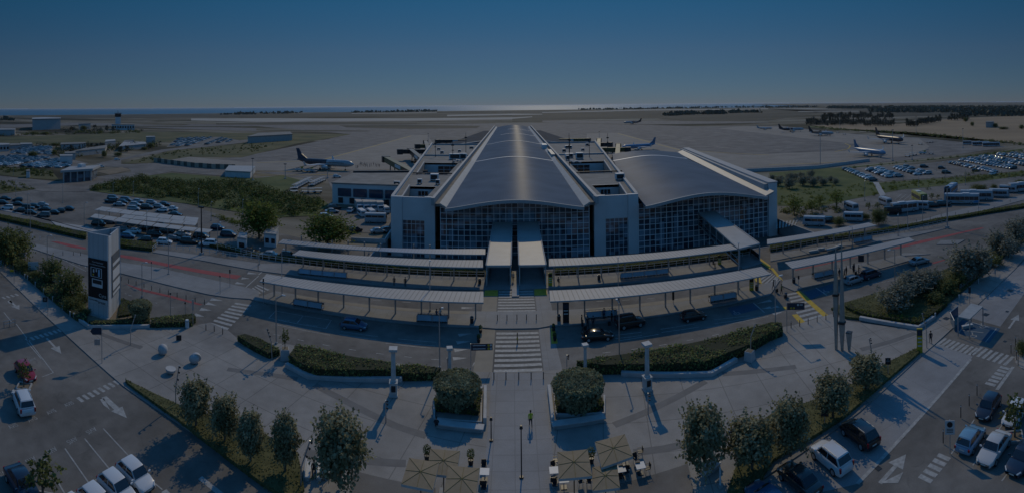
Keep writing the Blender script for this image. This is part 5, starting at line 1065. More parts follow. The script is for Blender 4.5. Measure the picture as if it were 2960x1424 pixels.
def on(dx,z,k=.075): q=P0+dAB*dx+nAB*(.06+k*.2); return (q.x,q.y,z)
text_on(ps,'Your business',on(W_*.5,zt-.62),u3,(0,0,1),.38,m_wall,align='CENTER'); text_on(ps,'is unlimited anywhere.',on(W_*.5,zt-1.02),u3,(0,0,1),.34,m_wall,align='CENTER')
text_on(ps,'Cyta',on(W_*.56,zb+.32),u3,(0,0,1),.75,m_wall)
text_on(strp,'araac',on(W_*.52,zb-.72),u3,(0,0,1),.68,m_pblk); text_on(strp,'ΕΥΡΥΖΩΝΙΚΑ',on(W_*.05,zb-.5),u3,(0,0,1),.27,m_pblk)
def pbox(dx,z,w,h,m,nm,k=.03):
    a=P0+dAB*(dx-w/2)+nAB*.06; b=P0+dAB*(dx+w/2)+nAB*.06; return wallp(a,b,z-h/2,z+h/2,k,nm,m,ps)
def pbx(*a,**k):
    o=pbox(*a,**k); o.data.transform(Matrix.Translation(-Vector(bt.location))); return o
for a in ((W_*.43,zt-2.1,W_*.58,1.5,m_wpaint,'picture_frame',.02),(W_*.43,zt-2.1,W_*.52,1.35,m_pblk,'picture',.03),(W_*.30,zt-1.9,.26,.5,m_wpaint,'picture_detail',.04),(W_*.44,zt-1.75,.2,.45,m_wpaint,'picture_detail',.04),(W_*.28,zt-2.5,.25,.28,m_yel,'picture_detail',.04),(W_*.58,zt-2.1,.36,1.1,mat('pale blue print',(.25,.42,.55),.5),'picture_detail',.04),(W_*.48,zt-3.75,W_*.55,1.25,m_wpaint,'laptop_picture',.02),(W_*.48,zt-3.55,W_*.47,.62,m_trim,'laptop_keys',.03)): pbx(*a)
# the other poster on the shaded right face
dBC=(C_-Bd).normalized(); nBC=Vector((dBC.y,-dBC.x)); q0=Bd+nBC*.06+dBC*.1; q1=Bd+nBC*.06+dBC*((C_-Bd).length-.12)
p2=wallp(q0,q1,3.2,9.8,.05,'poster',mat('grey poster',(.12,.13,.14),.5))
for z,h in ((8.2,.5),(6.6,1.5),(4.8,1.2),(3.6,.4)):
    a=q0+dBC*.25+nBC*.05; b=q1-dBC*.25+nBC*.05; wallp(a,b,z-h/2,z+h/2,.03,'poster_picture',m_wpaint)
wallp(A_-dAB*.15-nAB*.1,B_+dAB*.1-nAB*.1,0,.5,.5,'plinth',m_conc)
# ------------------------------------------------------------------ lamps, masts, spot posts
def lamp(label,base,top,arm=None,group='street lamps',name='street_lamp',r=.09,z=.1,headlen=.9,rz=None,double=False,m=None):
    p=G(*base,z); H=ZD(*top,p)-z if isinstance(top,tuple) else top
    t=thing(name,label,'lamp post',(p[0],p[1],z),rz if rz is not None else math.atan2(-p[0],p[1])*-1 if 0 else 0,group)
    MB().tube((0,0,0),(0,0,H),r,r*.6,8).build('pole',m or m_steel,t); MB().box((0,0,.12),(.34,.34,.24)).build('base',m_conc,t)
    if arm:
        a=MB()
        for s in ((1,-1) if double else (1,)):
            e=(arm[0]*s,arm[1]*s,H+arm[2]); a.tube((0,0,H-.05),e,r*.55,r*.5,6); hd=MB(); hd.box((e[0]+arm[0]*.2*s,e[1]+arm[1]*.2*s,e[2]),(max(.25,abs(arm[0])*.6),max(.25,abs(arm[1])*.6),.14)); hd.build('lamp_head',m_wpaint,t)
        a.build('arm',m or m_steel,t)
    return t
for b,tp,arm,l in [((4,1655,670),(4,1640,300),(1.2,.2,.35),'street lamp standing on the paved verge between the red lane and the long shadow'),((4,1390,890),(4,1390,555),(.8,.1,.25),'street lamp behind the small topiary at the billboard tower'),((4,455,520),(4,455,275),(1.0,.15,.3),'street lamp above the bushes at the left end of the red lane'),((9,165,615),(9,165,160),(.9,.2,.45),'street lamp at the pointed hedge on the left of the plaza'),((9,1783,890),(9,1783,330),(.3,.2,.4),'street lamp at the left topiary in front of the luggage trolleys'),((10,1025,860),(10,1025,280),(-.2,.2,.4),'street lamp rising from the shaggy hedge beside the black four by four'),((7,1240,925),(7,1240,550),(-1.0,.2,.1),'street lamp above the bushes right of the twin spires'),((5,230,900),(5,232,455),(.3,.1,.3),'street lamp on the left end of the front platform'),((5,1697,1080),(5,1697,600),(0.05,0.05,.3),'street lamp behind the left front canopy'),((6,1025,985),(6,1035,600),(0.05,.05,.3),'street lamp behind the right front canopy'),((6,2228,920),(6,2228,480),(0.05,.05,.3),'street lamp at the right end of the right front canopy'),((7,820,525),(7,822,318),(-.5,.1,.1),'street lamp on the far right rear platform'),((11,40,590),(7,45,830),(1.0,.3,.25),'street lamp at the tip of the shaggy hedge by the yellow crossing'),((7,1278,415),(7,1280,215),(.1,.1,.2),'street lamp at the end of the far right railing'),((7,1375,355),(3,1378,1140),(.1,.1,.1),'lamp post in front of the parked coach with dark windows'),((7,1525,295),(3,1520,1055),(.4,.1,.1),'lamp post beside the black cars in the coach park'),((7,2085,185),(3,2080,1040),(.3,.1,.1),'lamp post at the tail of the decorated coach'),((3,758,1239),(3,758,1140),(.1,.1,.1),'short lamp post beside the tipped up van'),((3,950,1090),(3,952,900),(.3,.1,.2),'lamp post on the green slope below the footpath'),((3,1490,960),(3,1490,850),(.3,.1,.1),'lamp post on the green slope behind the yellow bus'),((3,1955,945),(3,1955,790),(.3,.1,.1),'lamp post beside the far coach park trees'),((3,2390,890),(3,2390,790),(.3,.1,.1),'lamp post at the right end of the green slope'),((3,1335,900),(3,1335,735),(.8,.1,.2),'lamp post in the second row of the right hand car park'),((3,1665,800),(3,1665,725),(.8,.1,.2),'lamp post in the empty part of the right hand car park'),((3,1755,860),(3,1755,715),(1.5,.1,.1),'double headed lamp post in the right hand car park'),((4,825,190),(0,825,990),(.8,.2,.3),'lamp post at the left end of the carport roofs'),((4,970,190),(0,970,1060),(.1,.1,.2),'thin lamp post in front of the carport roofs'),((4,1445,290),(0,1447,1080),(.1,.1,.2),'thin lamp post in the middle of the carports'),((4,290,230),(0,290,960),(.2,.1,.2),'lamp post behind the hedge on the far left'),((0,265,1110),(0,268,890),(.6,.1,.2),'lamp post among the dark cars in the left car park'),((0,615,985),(0,615,800),(.2,.1,.1),'lamp post in the empty part of the left car park'),((4,2145,455),(4,2145,170),(.6,.1,.2),'lamp post on the service road behind the railing'),((0,1115,940),(0,1118,795),(.4,.1,.2),'lamp post at the foot of the scrub bank'),((0,1315,930),(0,1315,790),(.1,.1,.2),'second lamp post at the foot of the scrub bank'),((0,1960,1045),(0,1960,870),(.1,.1,.2),'lamp post halfway along the scrub bank'),((0,2085,1180),(0,2090,1000),(.2,.1,.2),'lamp post at the lower right of the scrub bank'),((0,2400,1120),(0,2405,980),(.1,.1,.1),'lamp post beside the big yellow green tree'),((5,10,590),(5,10,430),(.1,.1,.1),'short lamp post in front of the big yellow green tree'),((5,1100,500),(5,1100,440),(.1,.1,.1),'short lamp post at the low pale canopy'),((0,150,910),(0,155,770),(.1,.1,.1),'lamp post by the road on the far left'),((0,130,700),(0,135,600),(.1,.1,.1),'lamp post near the checkpoint on the far left')]:
    lamp(l,b,tp,arm,double='double' in l)
for b,tp,l in [((4,1985,485),(0,1985,1045),'tall dark mast at the corner of the carports, with a long shadow across the road'),((0,2505,790),(0,2505,570),'tall floodlight mast on the left edge of the apron'),((3,512,745),(3,515,390),'floodlight mast on the right apron nearest the terminal'),((3,1234,700),(3,1240,390),'floodlight mast on the right apron beside the light blue airliner'),((3,1470,428),(3,1470,262),'floodlight mast in the ploughed field in front of the conifers'),((3,1427,690),(3,1427,545),'shorter mast on the right apron beside the baggage carts'),((3,1935,580),(3,1935,385),'floodlight mast at the apron buses'),((7,1770,345),(3,1772,965),'tall mast in front of the coaches'),((1,700,780),(1,702,690),'short mast on the apron in front of the left airliner'),((1,280,780),(1,280,630),'thin mast left of the left airliner'),((3,712,370),(3,712,215),'thin mast in front of the conifer belt'),((2,862,440),(2,862,362),'floodlight mast behind the right pier'),((1,1707,440),(1,1707,350),'floodlight mast behind the left pier')]:
    p=G(*b); H=ZD(*tp,p); t=thing('floodlight_mast',l,'mast',(p[0],p[1],0),0,'tall masts')
    MB().tube((0,0,0),(0,0,H),.2,.11,8).build('pole',m_dsteel if 'dark' in l else m_steel,t); MB().box((0,0,H),(1.2,.5,.35)).build('lamp_head',m_dsteel,t); MB().box((0,0,.3),(.8,.8,.6)).build('base',m_conc,t)
def spot(label,base,knee,top):
    p=G(*base,.12); D=math.hypot(*p)
    def at(q):
        d=bearing(*tile(*q)); k=D/math.hypot(d.x,d.y); return Vector((d.x*k-p[0],d.y*k-p[1],CAMH+d.z*k-.12))
    t=thing('spotlight_post',label,'lamp post',(p[0],p[1],.12),0,'bent spotlight posts')
    k_,e=at(knee),at(top); MB().path([(0,0,0),tuple(k_),tuple(e)],.06,7).build('pole',m_steel,t)
    for f in (.45,.75,.97):
        q=k_.lerp(e,f); s=MB().tube(q+Vector((.05,0,0)),q+Vector((.24,-.1,-.02)),.05,.1,8); s.build('spotlight',m_dsteel,t)
    return t
for l,b,k,tp in [('bent spotlight post at the left of the plaza throwing a long shadow',(8,1270,602),(8,1272,450),(8,1322,305)),('bent spotlight post beside the left lawn strip',(12,1710,300),(12,1708,135),(8,1747,812)),('bent spotlight post under the big bushy tree',(13,387,1140),(13,393,930),(13,485,668)),('bent spotlight post in front of the left stone column',(13,1240,505),(13,1240,420),(13,1242,285)),('bent spotlight post in front of the right stone column',(14,1303,490),(14,1303,400),(14,1305,275)),('bent spotlight post between the two nearest right olive trees',(14,2190,1060),(14,2170,900),(14,2108,680)),('bent spotlight post right of the twin spires',(11,1010,890),(11,992,770),(11,975,680)),('bent spotlight post at the corner of the right lawn bed',(11,1552,785),(11,1550,610),(11,1508,435)),('bent spotlight post beside the left stone block planter',(9,122,770),(9,115,590),(9,72,465)),('bent spotlight post standing on the right stone block planter',(10,2335,830),(10,2340,640),(10,2387,515)),('short spotlight post behind the left topiary',(9,1862,905),(9,1862,860),(9,1858,790)),('short spotlight post behind the right topiary',(10,500,905),(10,500,850),(10,505,785))]: spot(l,b,k,tp)
# street furniture on the central walkway: slim posts
for l,b,h in [('slim dark lamp pole on the left of the central walkway',(13,2282,715),2.1),('slim dark lamp pole in the middle of the central walkway',(14,30,1090),4.4)]:
    p=G(*b,.12); t=thing('walkway_light',l,'lamp post',(p[0],p[1],.12)); MB().tube((0,0,0),(0,0,h),.06,.05,8).build('pole',m_dsteel,t); MB().tube((0,0,h-.05),(0,0,h+.22),.16,.1,10).build('lamp_head',m_dsteel,t); MB().tube((0,0,0),(0,0,.12),.2,.18,10).build('base',m_dsteel,t)
p=G(10,12,660); t=thing('walkway_light','slim bollard light in the middle of the zebra crossing','lamp post',(p[0],p[1],.05)); MB().tube((0,0,0),(0,0,1.5),.07,.06,8).build('pole',m_dsteel,t); MB().tube((0,0,.5),(0,0,.75),.11,.11,8).build('band',m_yel,t)
# bollards
def bollards(pts,label,group,h=.95,r=.06,m=m_dsteel,z=.12,cap=False,name='bollard'):
    n=len(pts); proto=None
    for i,q in enumerate(pts):
        p=G(*q,z) if len(q)==3 else q
        l=label.format(ordw(i)+' from the left' if i else 'leftmost')
        if proto is None:
            proto=thing(name,l,'bollard',(p[0],p[1],z),0,group); MB().tube((0,0,0),(0,0,h),r,r*.95,8).build('post',m,proto); MB().tube((0,0,h*.88),(0,0,h*.97),r*1.12,r*1.12,8).build('band',m_wpaint,proto)
        else: dup(proto,(p[0],p[1],z),0,l)
bollards([(9,2320,1012),(9,2440,1015),(10,20,1018),(10,143,1018),(10,265,1018)],'black bollard at the plaza end of the zebra, {}','bollards at the plaza end of the zebra')
bollards([(5,2365,1183),(5,2460,1185),(6,12,1185),(6,107,1185),(6,205,1185)],'black bollard between the two zebra crossings, {}','bollards between the zebras',z=.17)
bollards([(8,2018,468),(8,2100,482),(8,2183,510)],'black bollard at the left zebra crossing, {}','bollards at the left zebra')
bollards([(11,197,560),(11,283,545),(11,368,525),(11,458,505),(11,546,485),(11,622,455)],'black bollard at the yellow edged crossing, {}','bollards at the yellow edged crossing')
bollards([(4,1185,725),(4,1258,752),(4,1332,772),(4,1410,797),(4,1485,822),(4,1567,847),(4,1650,872),(4,1737,897),(4,1825,922),(4,1915,947),(4,2007,972)],'thin bollard along the narrow red strip, {}','bollards along the narrow red strip',z=.16)
bollards([(4,62,520),(4,120,585),(4,185,640),(4,230,690),(4,258,705),(4,335,770),(4,418,840),(4,505,918),(4,602,1000),(4,675,1072),(4,712,1088)],'pale stone bollard on the left pavement, {}','pale bollards on the left pavement',.85,.12,m_wall)
bollards([(11,1640,488),(11,1880,302),(11,2075,142),(7,2380,640)],'pale stone bollard on the right pavement, {}','pale bollards on the right pavement',.85,.12,m_wall)
bollards([(4,175,258),(4,245,280),(4,312,300),(4,385,318),(4,455,330),(4,530,330),(4,600,335)],'white marker post along the far left road edge, {}','white marker posts',.9,.06,m_wpaint)
bollards([(4,610,470),(4,715,470),(4,785,475)],'dark bollard in the traffic island left of the billboard tower, {}','bollards on the left island')
bollards([(7,1465,285),(7,1600,255),(7,1710,228),(7,1855,215),(7,1980,205),(7,2240,160),(7,2400,90)],'thin post along the coach park pavement, {}','posts along the coach park')
bollards([(15,2050,365),(15,1970,470),(15,1885,585),(15,1705,840),(11,2440,780),(11,2395,850),(11,2450,920),(11,2465,970)],'thin marker post at the right car park, {}','marker posts at the right car park',1.3,.05)
# ------------------------------------------------------------------ signs
m_sign=mat('dark blue sign',(.02,.035,.06),.5,var=.05); m_signw=mat('white sign',(.5,.5,.5),.5,var=.05); m_signb=mat('black sign',(.012,.012,.014),.5); m_ytot=mat('yellow sign panel',(.45,.32,.02),.5)
def sign(label,base,h,w,ph,m,pole='side',z=.12,rz=None,text=None,cat='sign',name='sign',pz=None,tm=None,ts=.3):
    p=G(*base,z); r=rz if rz is not None else -math.atan2(p[0],p[1])
    t=thing(name,label,cat,(p[0],p[1],z),r)
    MB().tube((0,0,0),(0,0,h),.05,.05,8).build('pole',m_steel,t)
    px_=w/2+.06 if pole=='side' else (-w/2-.06 if pole=='left' else 0)
    pn=MB().box((px_,-.09 if pole=='mid' else 0,h-ph/2-.02),(w,.06,ph)).build('panel',m,t,bevel=.01)
    if text:
        for i,s in enumerate(text):
            cu=bpy.data.curves.new('t','FONT'); cu.body=s; cu.size=ts; cu.align_x='CENTER'; cu.extrude=.004
            ob=bpy.data.objects.new('t',cu); COL.objects.link(ob); bpy.context.view_layer.update(); me=bpy.data.meshes.new_from_object(ob); bpy.data.objects.remove(ob); me.materials.clear(); me.materials.append(tm or m_signw)
            me.transform(Matrix.Translation((px_,(-.13 if pole=='mid' else -.04),h-.1-ts*.9*(i+1)))@Matrix.Rotation(R(90),4,'X')); q=bpy.data.objects.new('lettering',me); COL.objects.link(q); q.parent=pn
    return t,pn,px_
t,pn,px_=sign('dark direction sign with two yellow discs over the zebra crossing',(9,2093,880),2.9,2.7,.85,m_sign)
for i,(dx,dz) in enumerate(((.85,.22),(.85,-.2))):
    MB().tube((px_+dx,-.03,2.45+dz),(px_+dx,-.06,2.45+dz),.16,.16,12).build('disc',m_ytot,pn); MB().box((px_-.35,-.035,2.45+dz),(1.6,.01,.1)).build('stripe',m_signw,pn); MB().box((px_+1.15,-.035,2.45+dz),(.22,.01,.26)).build('pictogram',m_signw,pn)
t,pn,px_=sign('dark direction sign in front of the yellow edged crossing',(11,155,600),4.2,2.5,1.0,m_sign)
for i,(dx,dz) in enumerate(((.3,.25),(-.3,-.2),(-.7,-.2))): MB().tube((px_+dx,-.03,3.65+dz),(px_+dx,-.06,3.65+dz),.15,.15,12).build('disc',m_ytot if i else m_signw,pn)
for i in range(3): MB().box((px_+.6+.15*i,-.035,3.9),(.1,.01,.2)).build('pictogram',m_signw,pn)
t,pn,px_=sign('dark arrow sign over a small framed board at the plaza corner',(8,985,775),4.6,1.1,.9,m_sign,'left'); MB().box((-.6,0,2.7),(.75,.05,.75)).build('board',m_steel,t); MB()._a([(px_-.55,-.04,4.58),(px_-.9,-.04,4.13),(px_-.55,-.04,3.68)],[(0,1,2)]).build('arrow_tip',m_sign,pn)
sign('white board at the far left pavement, nearest the edge of the picture',(4,235,520),2.2,2.1,1.6,m_signw,'left')
sign('white board at the left pavement, middle one of three',(4,370,640),2.3,2.1,1.6,m_signw,'left')
sign('white board at the left pavement, half hidden by the rounded bush',(4,500,760),2.2,1.5,1.6,m_signw,'side')
t,pn,px_=sign('small yellow roof sign on a post at the far left',(4,125,740),2.6,.7,.4,m_ytot,'left')
sign('small framed notice on a post on the left pavement',(4,455,1055),2.9,.75,.75,m_dsteel,'left',text=['P','AVIS'],ts=.22)
sign('small tilted notice lying by the planted island on the plaza',(8,1748,560),.75,.75,.85,m_dsteel,'mid')
sign('green signpost in front of the round olive tree',(15,520,640),1.9,.8,.9,m_dsteel,'mid')
sign('signpost with lettering behind the right lawn strip',(11,1160,1065),2.3,.65,.8,m_dsteel,'mid',text=['P','TAXI'],ts=.2)
t,pn,_=sign('white no entry sign with a dark disc beside the light blue hatchback',(15,1772,950),3.2,.9,1.3,m_signw,'mid'); MB().tube((0,-.12,2.82),(0,-.15,2.82),.26,.26,16).build('disc',m_signb,pn); [MB().box((0,-.125,2.4-.14*k),(.6,.012,.06)).build('text_line',m_dsteel,pn) for k in range(3)]
q=bpy.data.objects[-1] if 0 else None
sign('sign with two small panels on the far right pavement',(11,1985,340),2.7,.4,1.0,m_dsteel,'mid')
sign('small sign on a post on the far right front platform',(7,278,930),2.4,.3,.6,m_dsteel,'mid',z=.17)
sign('signpost on the right pavement near the silvery bushes',(11,2243,140),2.6,.25,.9,m_steel,'mid')
sign('dark lettered sign on the far right rear platform',(7,560,505),2.2,.9,.8,m_sign,'mid',z=.17)
sign('dark parking sign hanging on the far right canopy',(7,905,700),2.0,1.2,1.3,m_sign,'mid',z=.17)
sign('thin black notice post on the front platform beside the trolleys',(6,1572,1050),2.2,.35,1.6,m_signb,'mid',z=.17)
sign('small red edged sign on the left verge',(4,2262,800),3.2,.25,.7,m_dsteel,'mid',z=.16)
sign('thin sign post at the end of the left verge',(4,2163,870),3.3,.2,.3,m_dsteel,'mid',z=.16)
sign('thin sign post right of the small topiary',(4,1668,1100),4.0,.3,.25,m_dsteel,'mid')
sign('thin sign post on the left traffic island beside the dark hedge',(4,1815,1085),2.3,.25,.3,m_dsteel,'mid')
sign('traffic light like post beside the dark hedge on the traffic island',(4,1890,1180),4.0,.3,1.6,m_steel,'mid')
sign('sign post in the left road beside the tall shadow',(4,1485,715),3.4,.2,.3,m_dsteel,'mid')
sign('thin dark sign post at the left end of the front platform',(5,45,970),4.2,.25,1.0,m_signb,'mid',z=.17)
def totem(label,base,h,w,m,m2,z=.17,rows=3):
    p=G(*base,z); t=thing('information_totem',label,'sign',(p[0],p[1],z),-math.atan2(p[0],p[1]))
    MB().box((0,0,h/2),(w,.28,h)).build('panel',m,t,bevel=.02); MB().box((0,-.15,h*.84),(w*.86,.03,h*.24)).build('header',m2,t)
    for i in range(rows): MB().box((0,-.15,h*(.62-.16*i)),(w*.7,.025,h*.05)).build('line',m_signw,t)
totem('yellow payment machine beside the right covered ramp',(6,350,850),2.3,.75,m_ytot,m_signb)
totem('yellow payment machine at the right end of the front platform',(6,2355,935),2.2,.75,m_ytot,m_signb)
totem('yellow payment machine under the right rear canopy',(6,2040,670),1.9,.7,m_ytot,m_signb)
totem('yellow and dark information pillar at the tip of the right lawn strip',(11,1480,830),3.2,.75,m_ytot,m_sign,z=.12)
totem('black information pillar with two screens on the front platform',(6,500,1220),3.0,.95,m_signb,m_sign,rows=2)
# litter bins
def bin_(label,base,h=1.0,r=.28,m=m_dsteel,z=.17):
    p=G(*base,z); t=thing('litter_bin',label,'bin',(p[0],p[1],z),0,'litter bins'); MB().lathe([(r*.9,0),(r,h*.1),(r,h*.8),(r*.8,h)],n=12).build('drum',m,t); MB().lathe([(r*1.05,h*.8),(r*1.05,h*.88)],n=12).build('rim',m_steel,t)
for l,b in [('dark bin at the right end of the left front canopy',(5,2110,1205)),('dark bin at the right end of the left rear canopy',(5,2195,815)),('dark bin at the first post of the right front canopy',(6,430,1200)),('grey bin under the right rear canopy',(6,835,800)),('dark bin beside the right hand yellow payment machine',(6,2405,935)),('dark bin at the first post of the far right canopy',(7,232,868))]: bin_(l,b)
bin_('pale grey bin on the traffic island hedge',(8,1832,440),1.2,.3,m_wpaint,.12)
p=G(4,45,10)
# pavilion over the ramp at the right kerb
pv=thing('bus_shelter','glass sided shelter with a pale flat roof above the blue bays on the right','shelter',(*G(11,1990,480),.12))
rf=[gz(11,1868,470,2.9),gz(11,1985,497,2.9),gz(11,2118,372,2.9),gz(11,2000,340,2.9)]
MB()._a(rf+[(x,y,z-.14) for x,y,z in rf],[(0,1,2,3),(7,6,5,4),(0,4,5,1),(1,5,6,2),(2,6,7,3),(3,7,4,0)]).build('roof',mat('shelter roof sheet',(.34,.34,.33),.5,var=.12,scale=1),pv,world=True)
for i,(x,y,z) in enumerate(rf): MB().box((x*.998,y*.998,1.45),(.12,.12,2.6)).build('post',m_steel,pv,world=True)
gl=[G(11,1870,470),G(11,1790,535),G(11,1830,625)]
for i in range(2): a,b=Vector(gl[i]),Vector(gl[i+1]); MB()._a([(a.x,a.y,.12),(b.x,b.y,.12),(b.x,b.y,1.6),(a.x,a.y,1.6)],[(0,1,2,3)]).build('glass_panel',mat('blue shelter glass',(.03,.09,.16),.15),pv,world=True); MB().tube((a.x,a.y,1.62),(b.x,b.y,1.62),.05,.05,6).build('rail',m_steel,pv,world=True)
c=G(11,1960,590); bench('white bench in front of the glass sided shelter',c,1.7,.45,.45,-.5,m_wpaint,z=.05)
# parasols
m_par=mat('beige parasol canvas',(.255,.2,.13),.85,var=.08,scale=2,trans=.0); m_parf=mat('parasol frame',(.45,.44,.42),.5)
def parasol(label,corners,z=2.7,rise=.14):
    q=[Vector(gz(*c,z)) for c in corners]; c=sum(q,Vector())/4
    t=thing('parasol',label,'parasol',(c.x,c.y,.12),0,'beige cafe parasols'); L=[p-Vector((c.x,c.y,.12)) for p in q]; ap=Vector((0,0,z-.12+rise))
    mb=MB(); mids=[(L[i]+L[(i+1)%4])/2 for i in range(4)]
    ring=[]
    for i in range(4): ring+=[L[i],mids[i]]
    for i in range(8): mb.face([ring[i],ring[(i+1)%8],ap])
    mb.build('canopy',m_par,t)
    v=MB()
    for i in range(4): a,b=L[i],L[(i+1)%4]; v._a([a,b,b-Vector((0,0,.2)),a-Vector((0,0,.2))],[(0,1,2,3)])
    v.build('valance',m_parf,t)
    rb=MB()
    for p in ring: rb.tube(ap*.995+p*.005+Vector((0,0,.02)),p*.98+ap*.02+Vector((0,0,.015)),.016,.014,4)
    rb.build('ribs',mat('olive piping',(.13,.125,.04),.8),t)
    MB().tube((0,0,0),ap-Vector((0,0,.02)),.05,.05,8).build('pole',m_dsteel,t); MB().box((0,0,.05),(.8,.8,.1)).build('base',m_conc,t); return t
parasol('beige parasol at the back of the left group of three',[(13,1675,775),(13,1972,808),(13,1930,1060),(13,1640,1020)])
parasol('beige parasol at the left of the left group of three',[(13,1465,860),(13,1762,915),(13,1695,1190),(13,1380,1120)],2.9)
parasol('beige parasol at the front right of the left group of three',[(13,1852,945),(13,2165,982),(13,2120,1260),(13,1800,1225)],2.9)
parasol('beige parasol at the left of the right group of three',[(14,390,842),(14,692,822),(14,735,1090),(14,402,1112)],2.9)
parasol('tilted beige parasol at the back of the right group of three',[(14,765,750),(14,1066,680),(14,1145,905),(14,828,1010)],2.9)
parasol('beige parasol at the front of the right group of three',[(14,735,1000),(14,985,985),(14,1010,1215),(14,735,1240)],2.6)
# cafe chairs and tables
def chair_proto():
    t=thing('cafe_chair','','chair',(0,0,.12),0,'cafe chairs')
    MB().box((0,0,.44),(.46,.46,.05)).build('seat',m_dsteel,t,bevel=.01); MB().loft([[(-.23,.2,.46),(.23,.2,.46),(.23,.24,.46),(-.23,.24,.46)],[(-.22,.27,.85),(.22,.27,.85),(.22,.31,.85),(-.22,.31,.85)]]).build('backrest',m_dsteel,t)
    for x in (-.2,.2):
        for y in (-.2,.2): MB().tube((x,y,0),(x*.95,y*.95,.43),.018,.018,6).build('leg',m_steel,t)
    for s in (-1,1): MB().box((s*.24,0,.64),(.04,.4,.03)).build('armrest',m_dsteel,t)
    return t
def table_proto():
    t=thing('cafe_table','','table',(0,0,.12),0,'cafe tables'); MB().box((0,0,.73),(.85,.85,.04)).build('tabletop',m_wpaint,t,bevel=.01); MB().tube((0,0,.05),(0,0,.72),.04,.04,8).build('stem',m_steel,t); MB().box((0,0,.03),(.5,.5,.05)).build('foot',m_dsteel,t); return t
ch0,tb0=chair_proto(),table_proto(); fu=[True,True]
def put(kind,label,q,rz=0):
    p=G(*q,.12); o=(ch0 if kind=='c' else tb0); i=0 if kind=='c' else 1
    if fu[i]: fu[i]=False; o.location=(p[0],p[1],.12); o.rotation_euler=(0,0,rz); o['label']=label
    else: dup(o,(p[0],p[1],.12),rz,label)
for k,(q,rz) in enumerate([((14,1215,905),-1.6),((14,1175,975),.3),((14,1185,1035),3.0),((14,1285,1075),-1.5),((14,1000,990),.2),((14,1015,1060),3.1),((14,1085,1060),2.9),((14,1075,1110),.2),((14,1010,1135),1.5)]): put('c',f'dark cafe chair beside the tilted right parasol, {ordw(k)} counted from the back',q,rz)
for k,(q,rz) in enumerate([((14,370,975),-1.5),((14,355,1040),.4),((14,345,1170),3),((14,360,1215),.1),((14,620,1190),.2),((14,700,1195),-.3)]): put('c',f'dark cafe chair around the left parasol of the right group, {ordw(k)} counted from the back',q,rz)
for k,(q,rz) in enumerate([((13,2205,1010),.1),((13,2190,1180),3.1),((13,2200,1230),0)]): put('c',f'dark cafe chair at the left group of parasols, {ordw(k)} counted from the back',q,rz)
for q,l in (((14,1070,975),'white table under the edge of the tilted right parasol'),((14,1215,1080),'white table farthest right beside the parasols'),((14,355,1105),'white table at the left edge of the right parasols'),((14,450,1200),'white table in front of the left parasol of the right group'),((13,2210,1100),'white table at the right edge of the left parasols'),((14,1020,1110),'white table among the dark chairs of the right group')): put('t',l,q)
# potted plants
def pot(label,q,h=1.3,w=.7):
    p=G(*q,.12); t=thing('potted_plant',label,'plant',(p[0],p[1],.12),0,'potted plants'); MB().lathe([(.2,0),(.27,.45),(.3,.5),(.26,.5),(.25,.42)],n=14).build('pot',m_dsteel,t)
    mb=MB(); rg=random.Random(hash_(label)); clump_cards(mb,(0,0,.45+h*.45),w*.55,140,.16,rg); mb.build('leaves',m_shrub,t); MB().tube((0,0,.4),(0,0,.5+h*.4),.03,.02,5).build('stem',m_bark,t)
pot('round potted plant beside the back left parasol',(13,1640,890)); pot('round potted plant behind the front right parasol of the left group',(13,2075,945)); pot('round potted plant between the two right parasols',(14,728,960)); pot('small plant in a dark pot behind the right end of the zebra',(10,385,640),.9,.5)
pot('flowering plant in a pot at the left end of the zebra',(9,2195,545),.9,.5); pot('second flowering plant at the left end of the zebra',(9,2175,640),.9,.5); pot('dark plant on the yellow strip right of the zebra',(10,375,540),.8,.4)
# wooden benches under the big tree and the right trees
for l,q,rz in (('pale bench in the shade under the big bushy tree, left one',(13,460,1010),1.9),('pale bench in the shade under the big bushy tree, middle one',(13,575,1020),1.9),('pale bench in the shade under the big bushy tree, right one',(13,680,1010),1.2),('pale bench in the shade of the broad olive tree on the right',(14,1930,1090),.35)): bench(l,G(*q),1.9,.5,.46,rz,m_wpaint,back=True)
lamp('short pale post beside the shaded bench on the right',(14,2010,1239),(14,2015,1035),None,'posts by the benches',r=.1,m=m_wpaint)
# manhole covers
mh=MB()
for q,w in (((11,2390,218),1.0),((11,2145,458),.9),((11,1750,498),.9),((11,2360,430),.5),((11,2335,730),.4),((15,1050,1088),.5),((12,520,30),.0)):
    if w: c=G(*q); mh.box((c[0],c[1],.122 if q[1]<2000 and q[0]==11 and q[1]>1700 and q[1]<1800 else .04),(w,w,.02))
struct(mh.build('manhole_cover',m_dsteel))
# ------------------------------------------------------------------ vehicles (built facing +X)
CARS={'hatch':dict(L=3.95,w=.86,h=1.48,zb=.92,hood=.95,ws=(.92,.22),rf=(.22,-1.35),rb=-1.85,wb=2.5,r=.30),
 'sedan':dict(L=4.5,w=.89,h=1.43,zb=.9,hood=1.15,ws=(.98,.3),rf=(.3,-.95),rb=-1.65,wb=2.7,r=.32),
 'suv':dict(L=4.5,w=.93,h=1.68,zb=1.05,hood=1.05,ws=(1.05,.45),rf=(.45,-1.65),rb=-2.12,wb=2.65,r=.36),
 'mpv':dict(L=4.3,w=.9,h=1.62,zb=.98,hood=.8,ws=(1.3,.5),rf=(.5,-1.6),rb=-2.02,wb=2.65,r=.32),
 'boxy':dict(L=4.4,w=.92,h=1.85,zb=1.12,hood=1.0,ws=(.78,.55),rf=(.55,-1.95),rb=-2.12,wb=2.6,r=.38)}
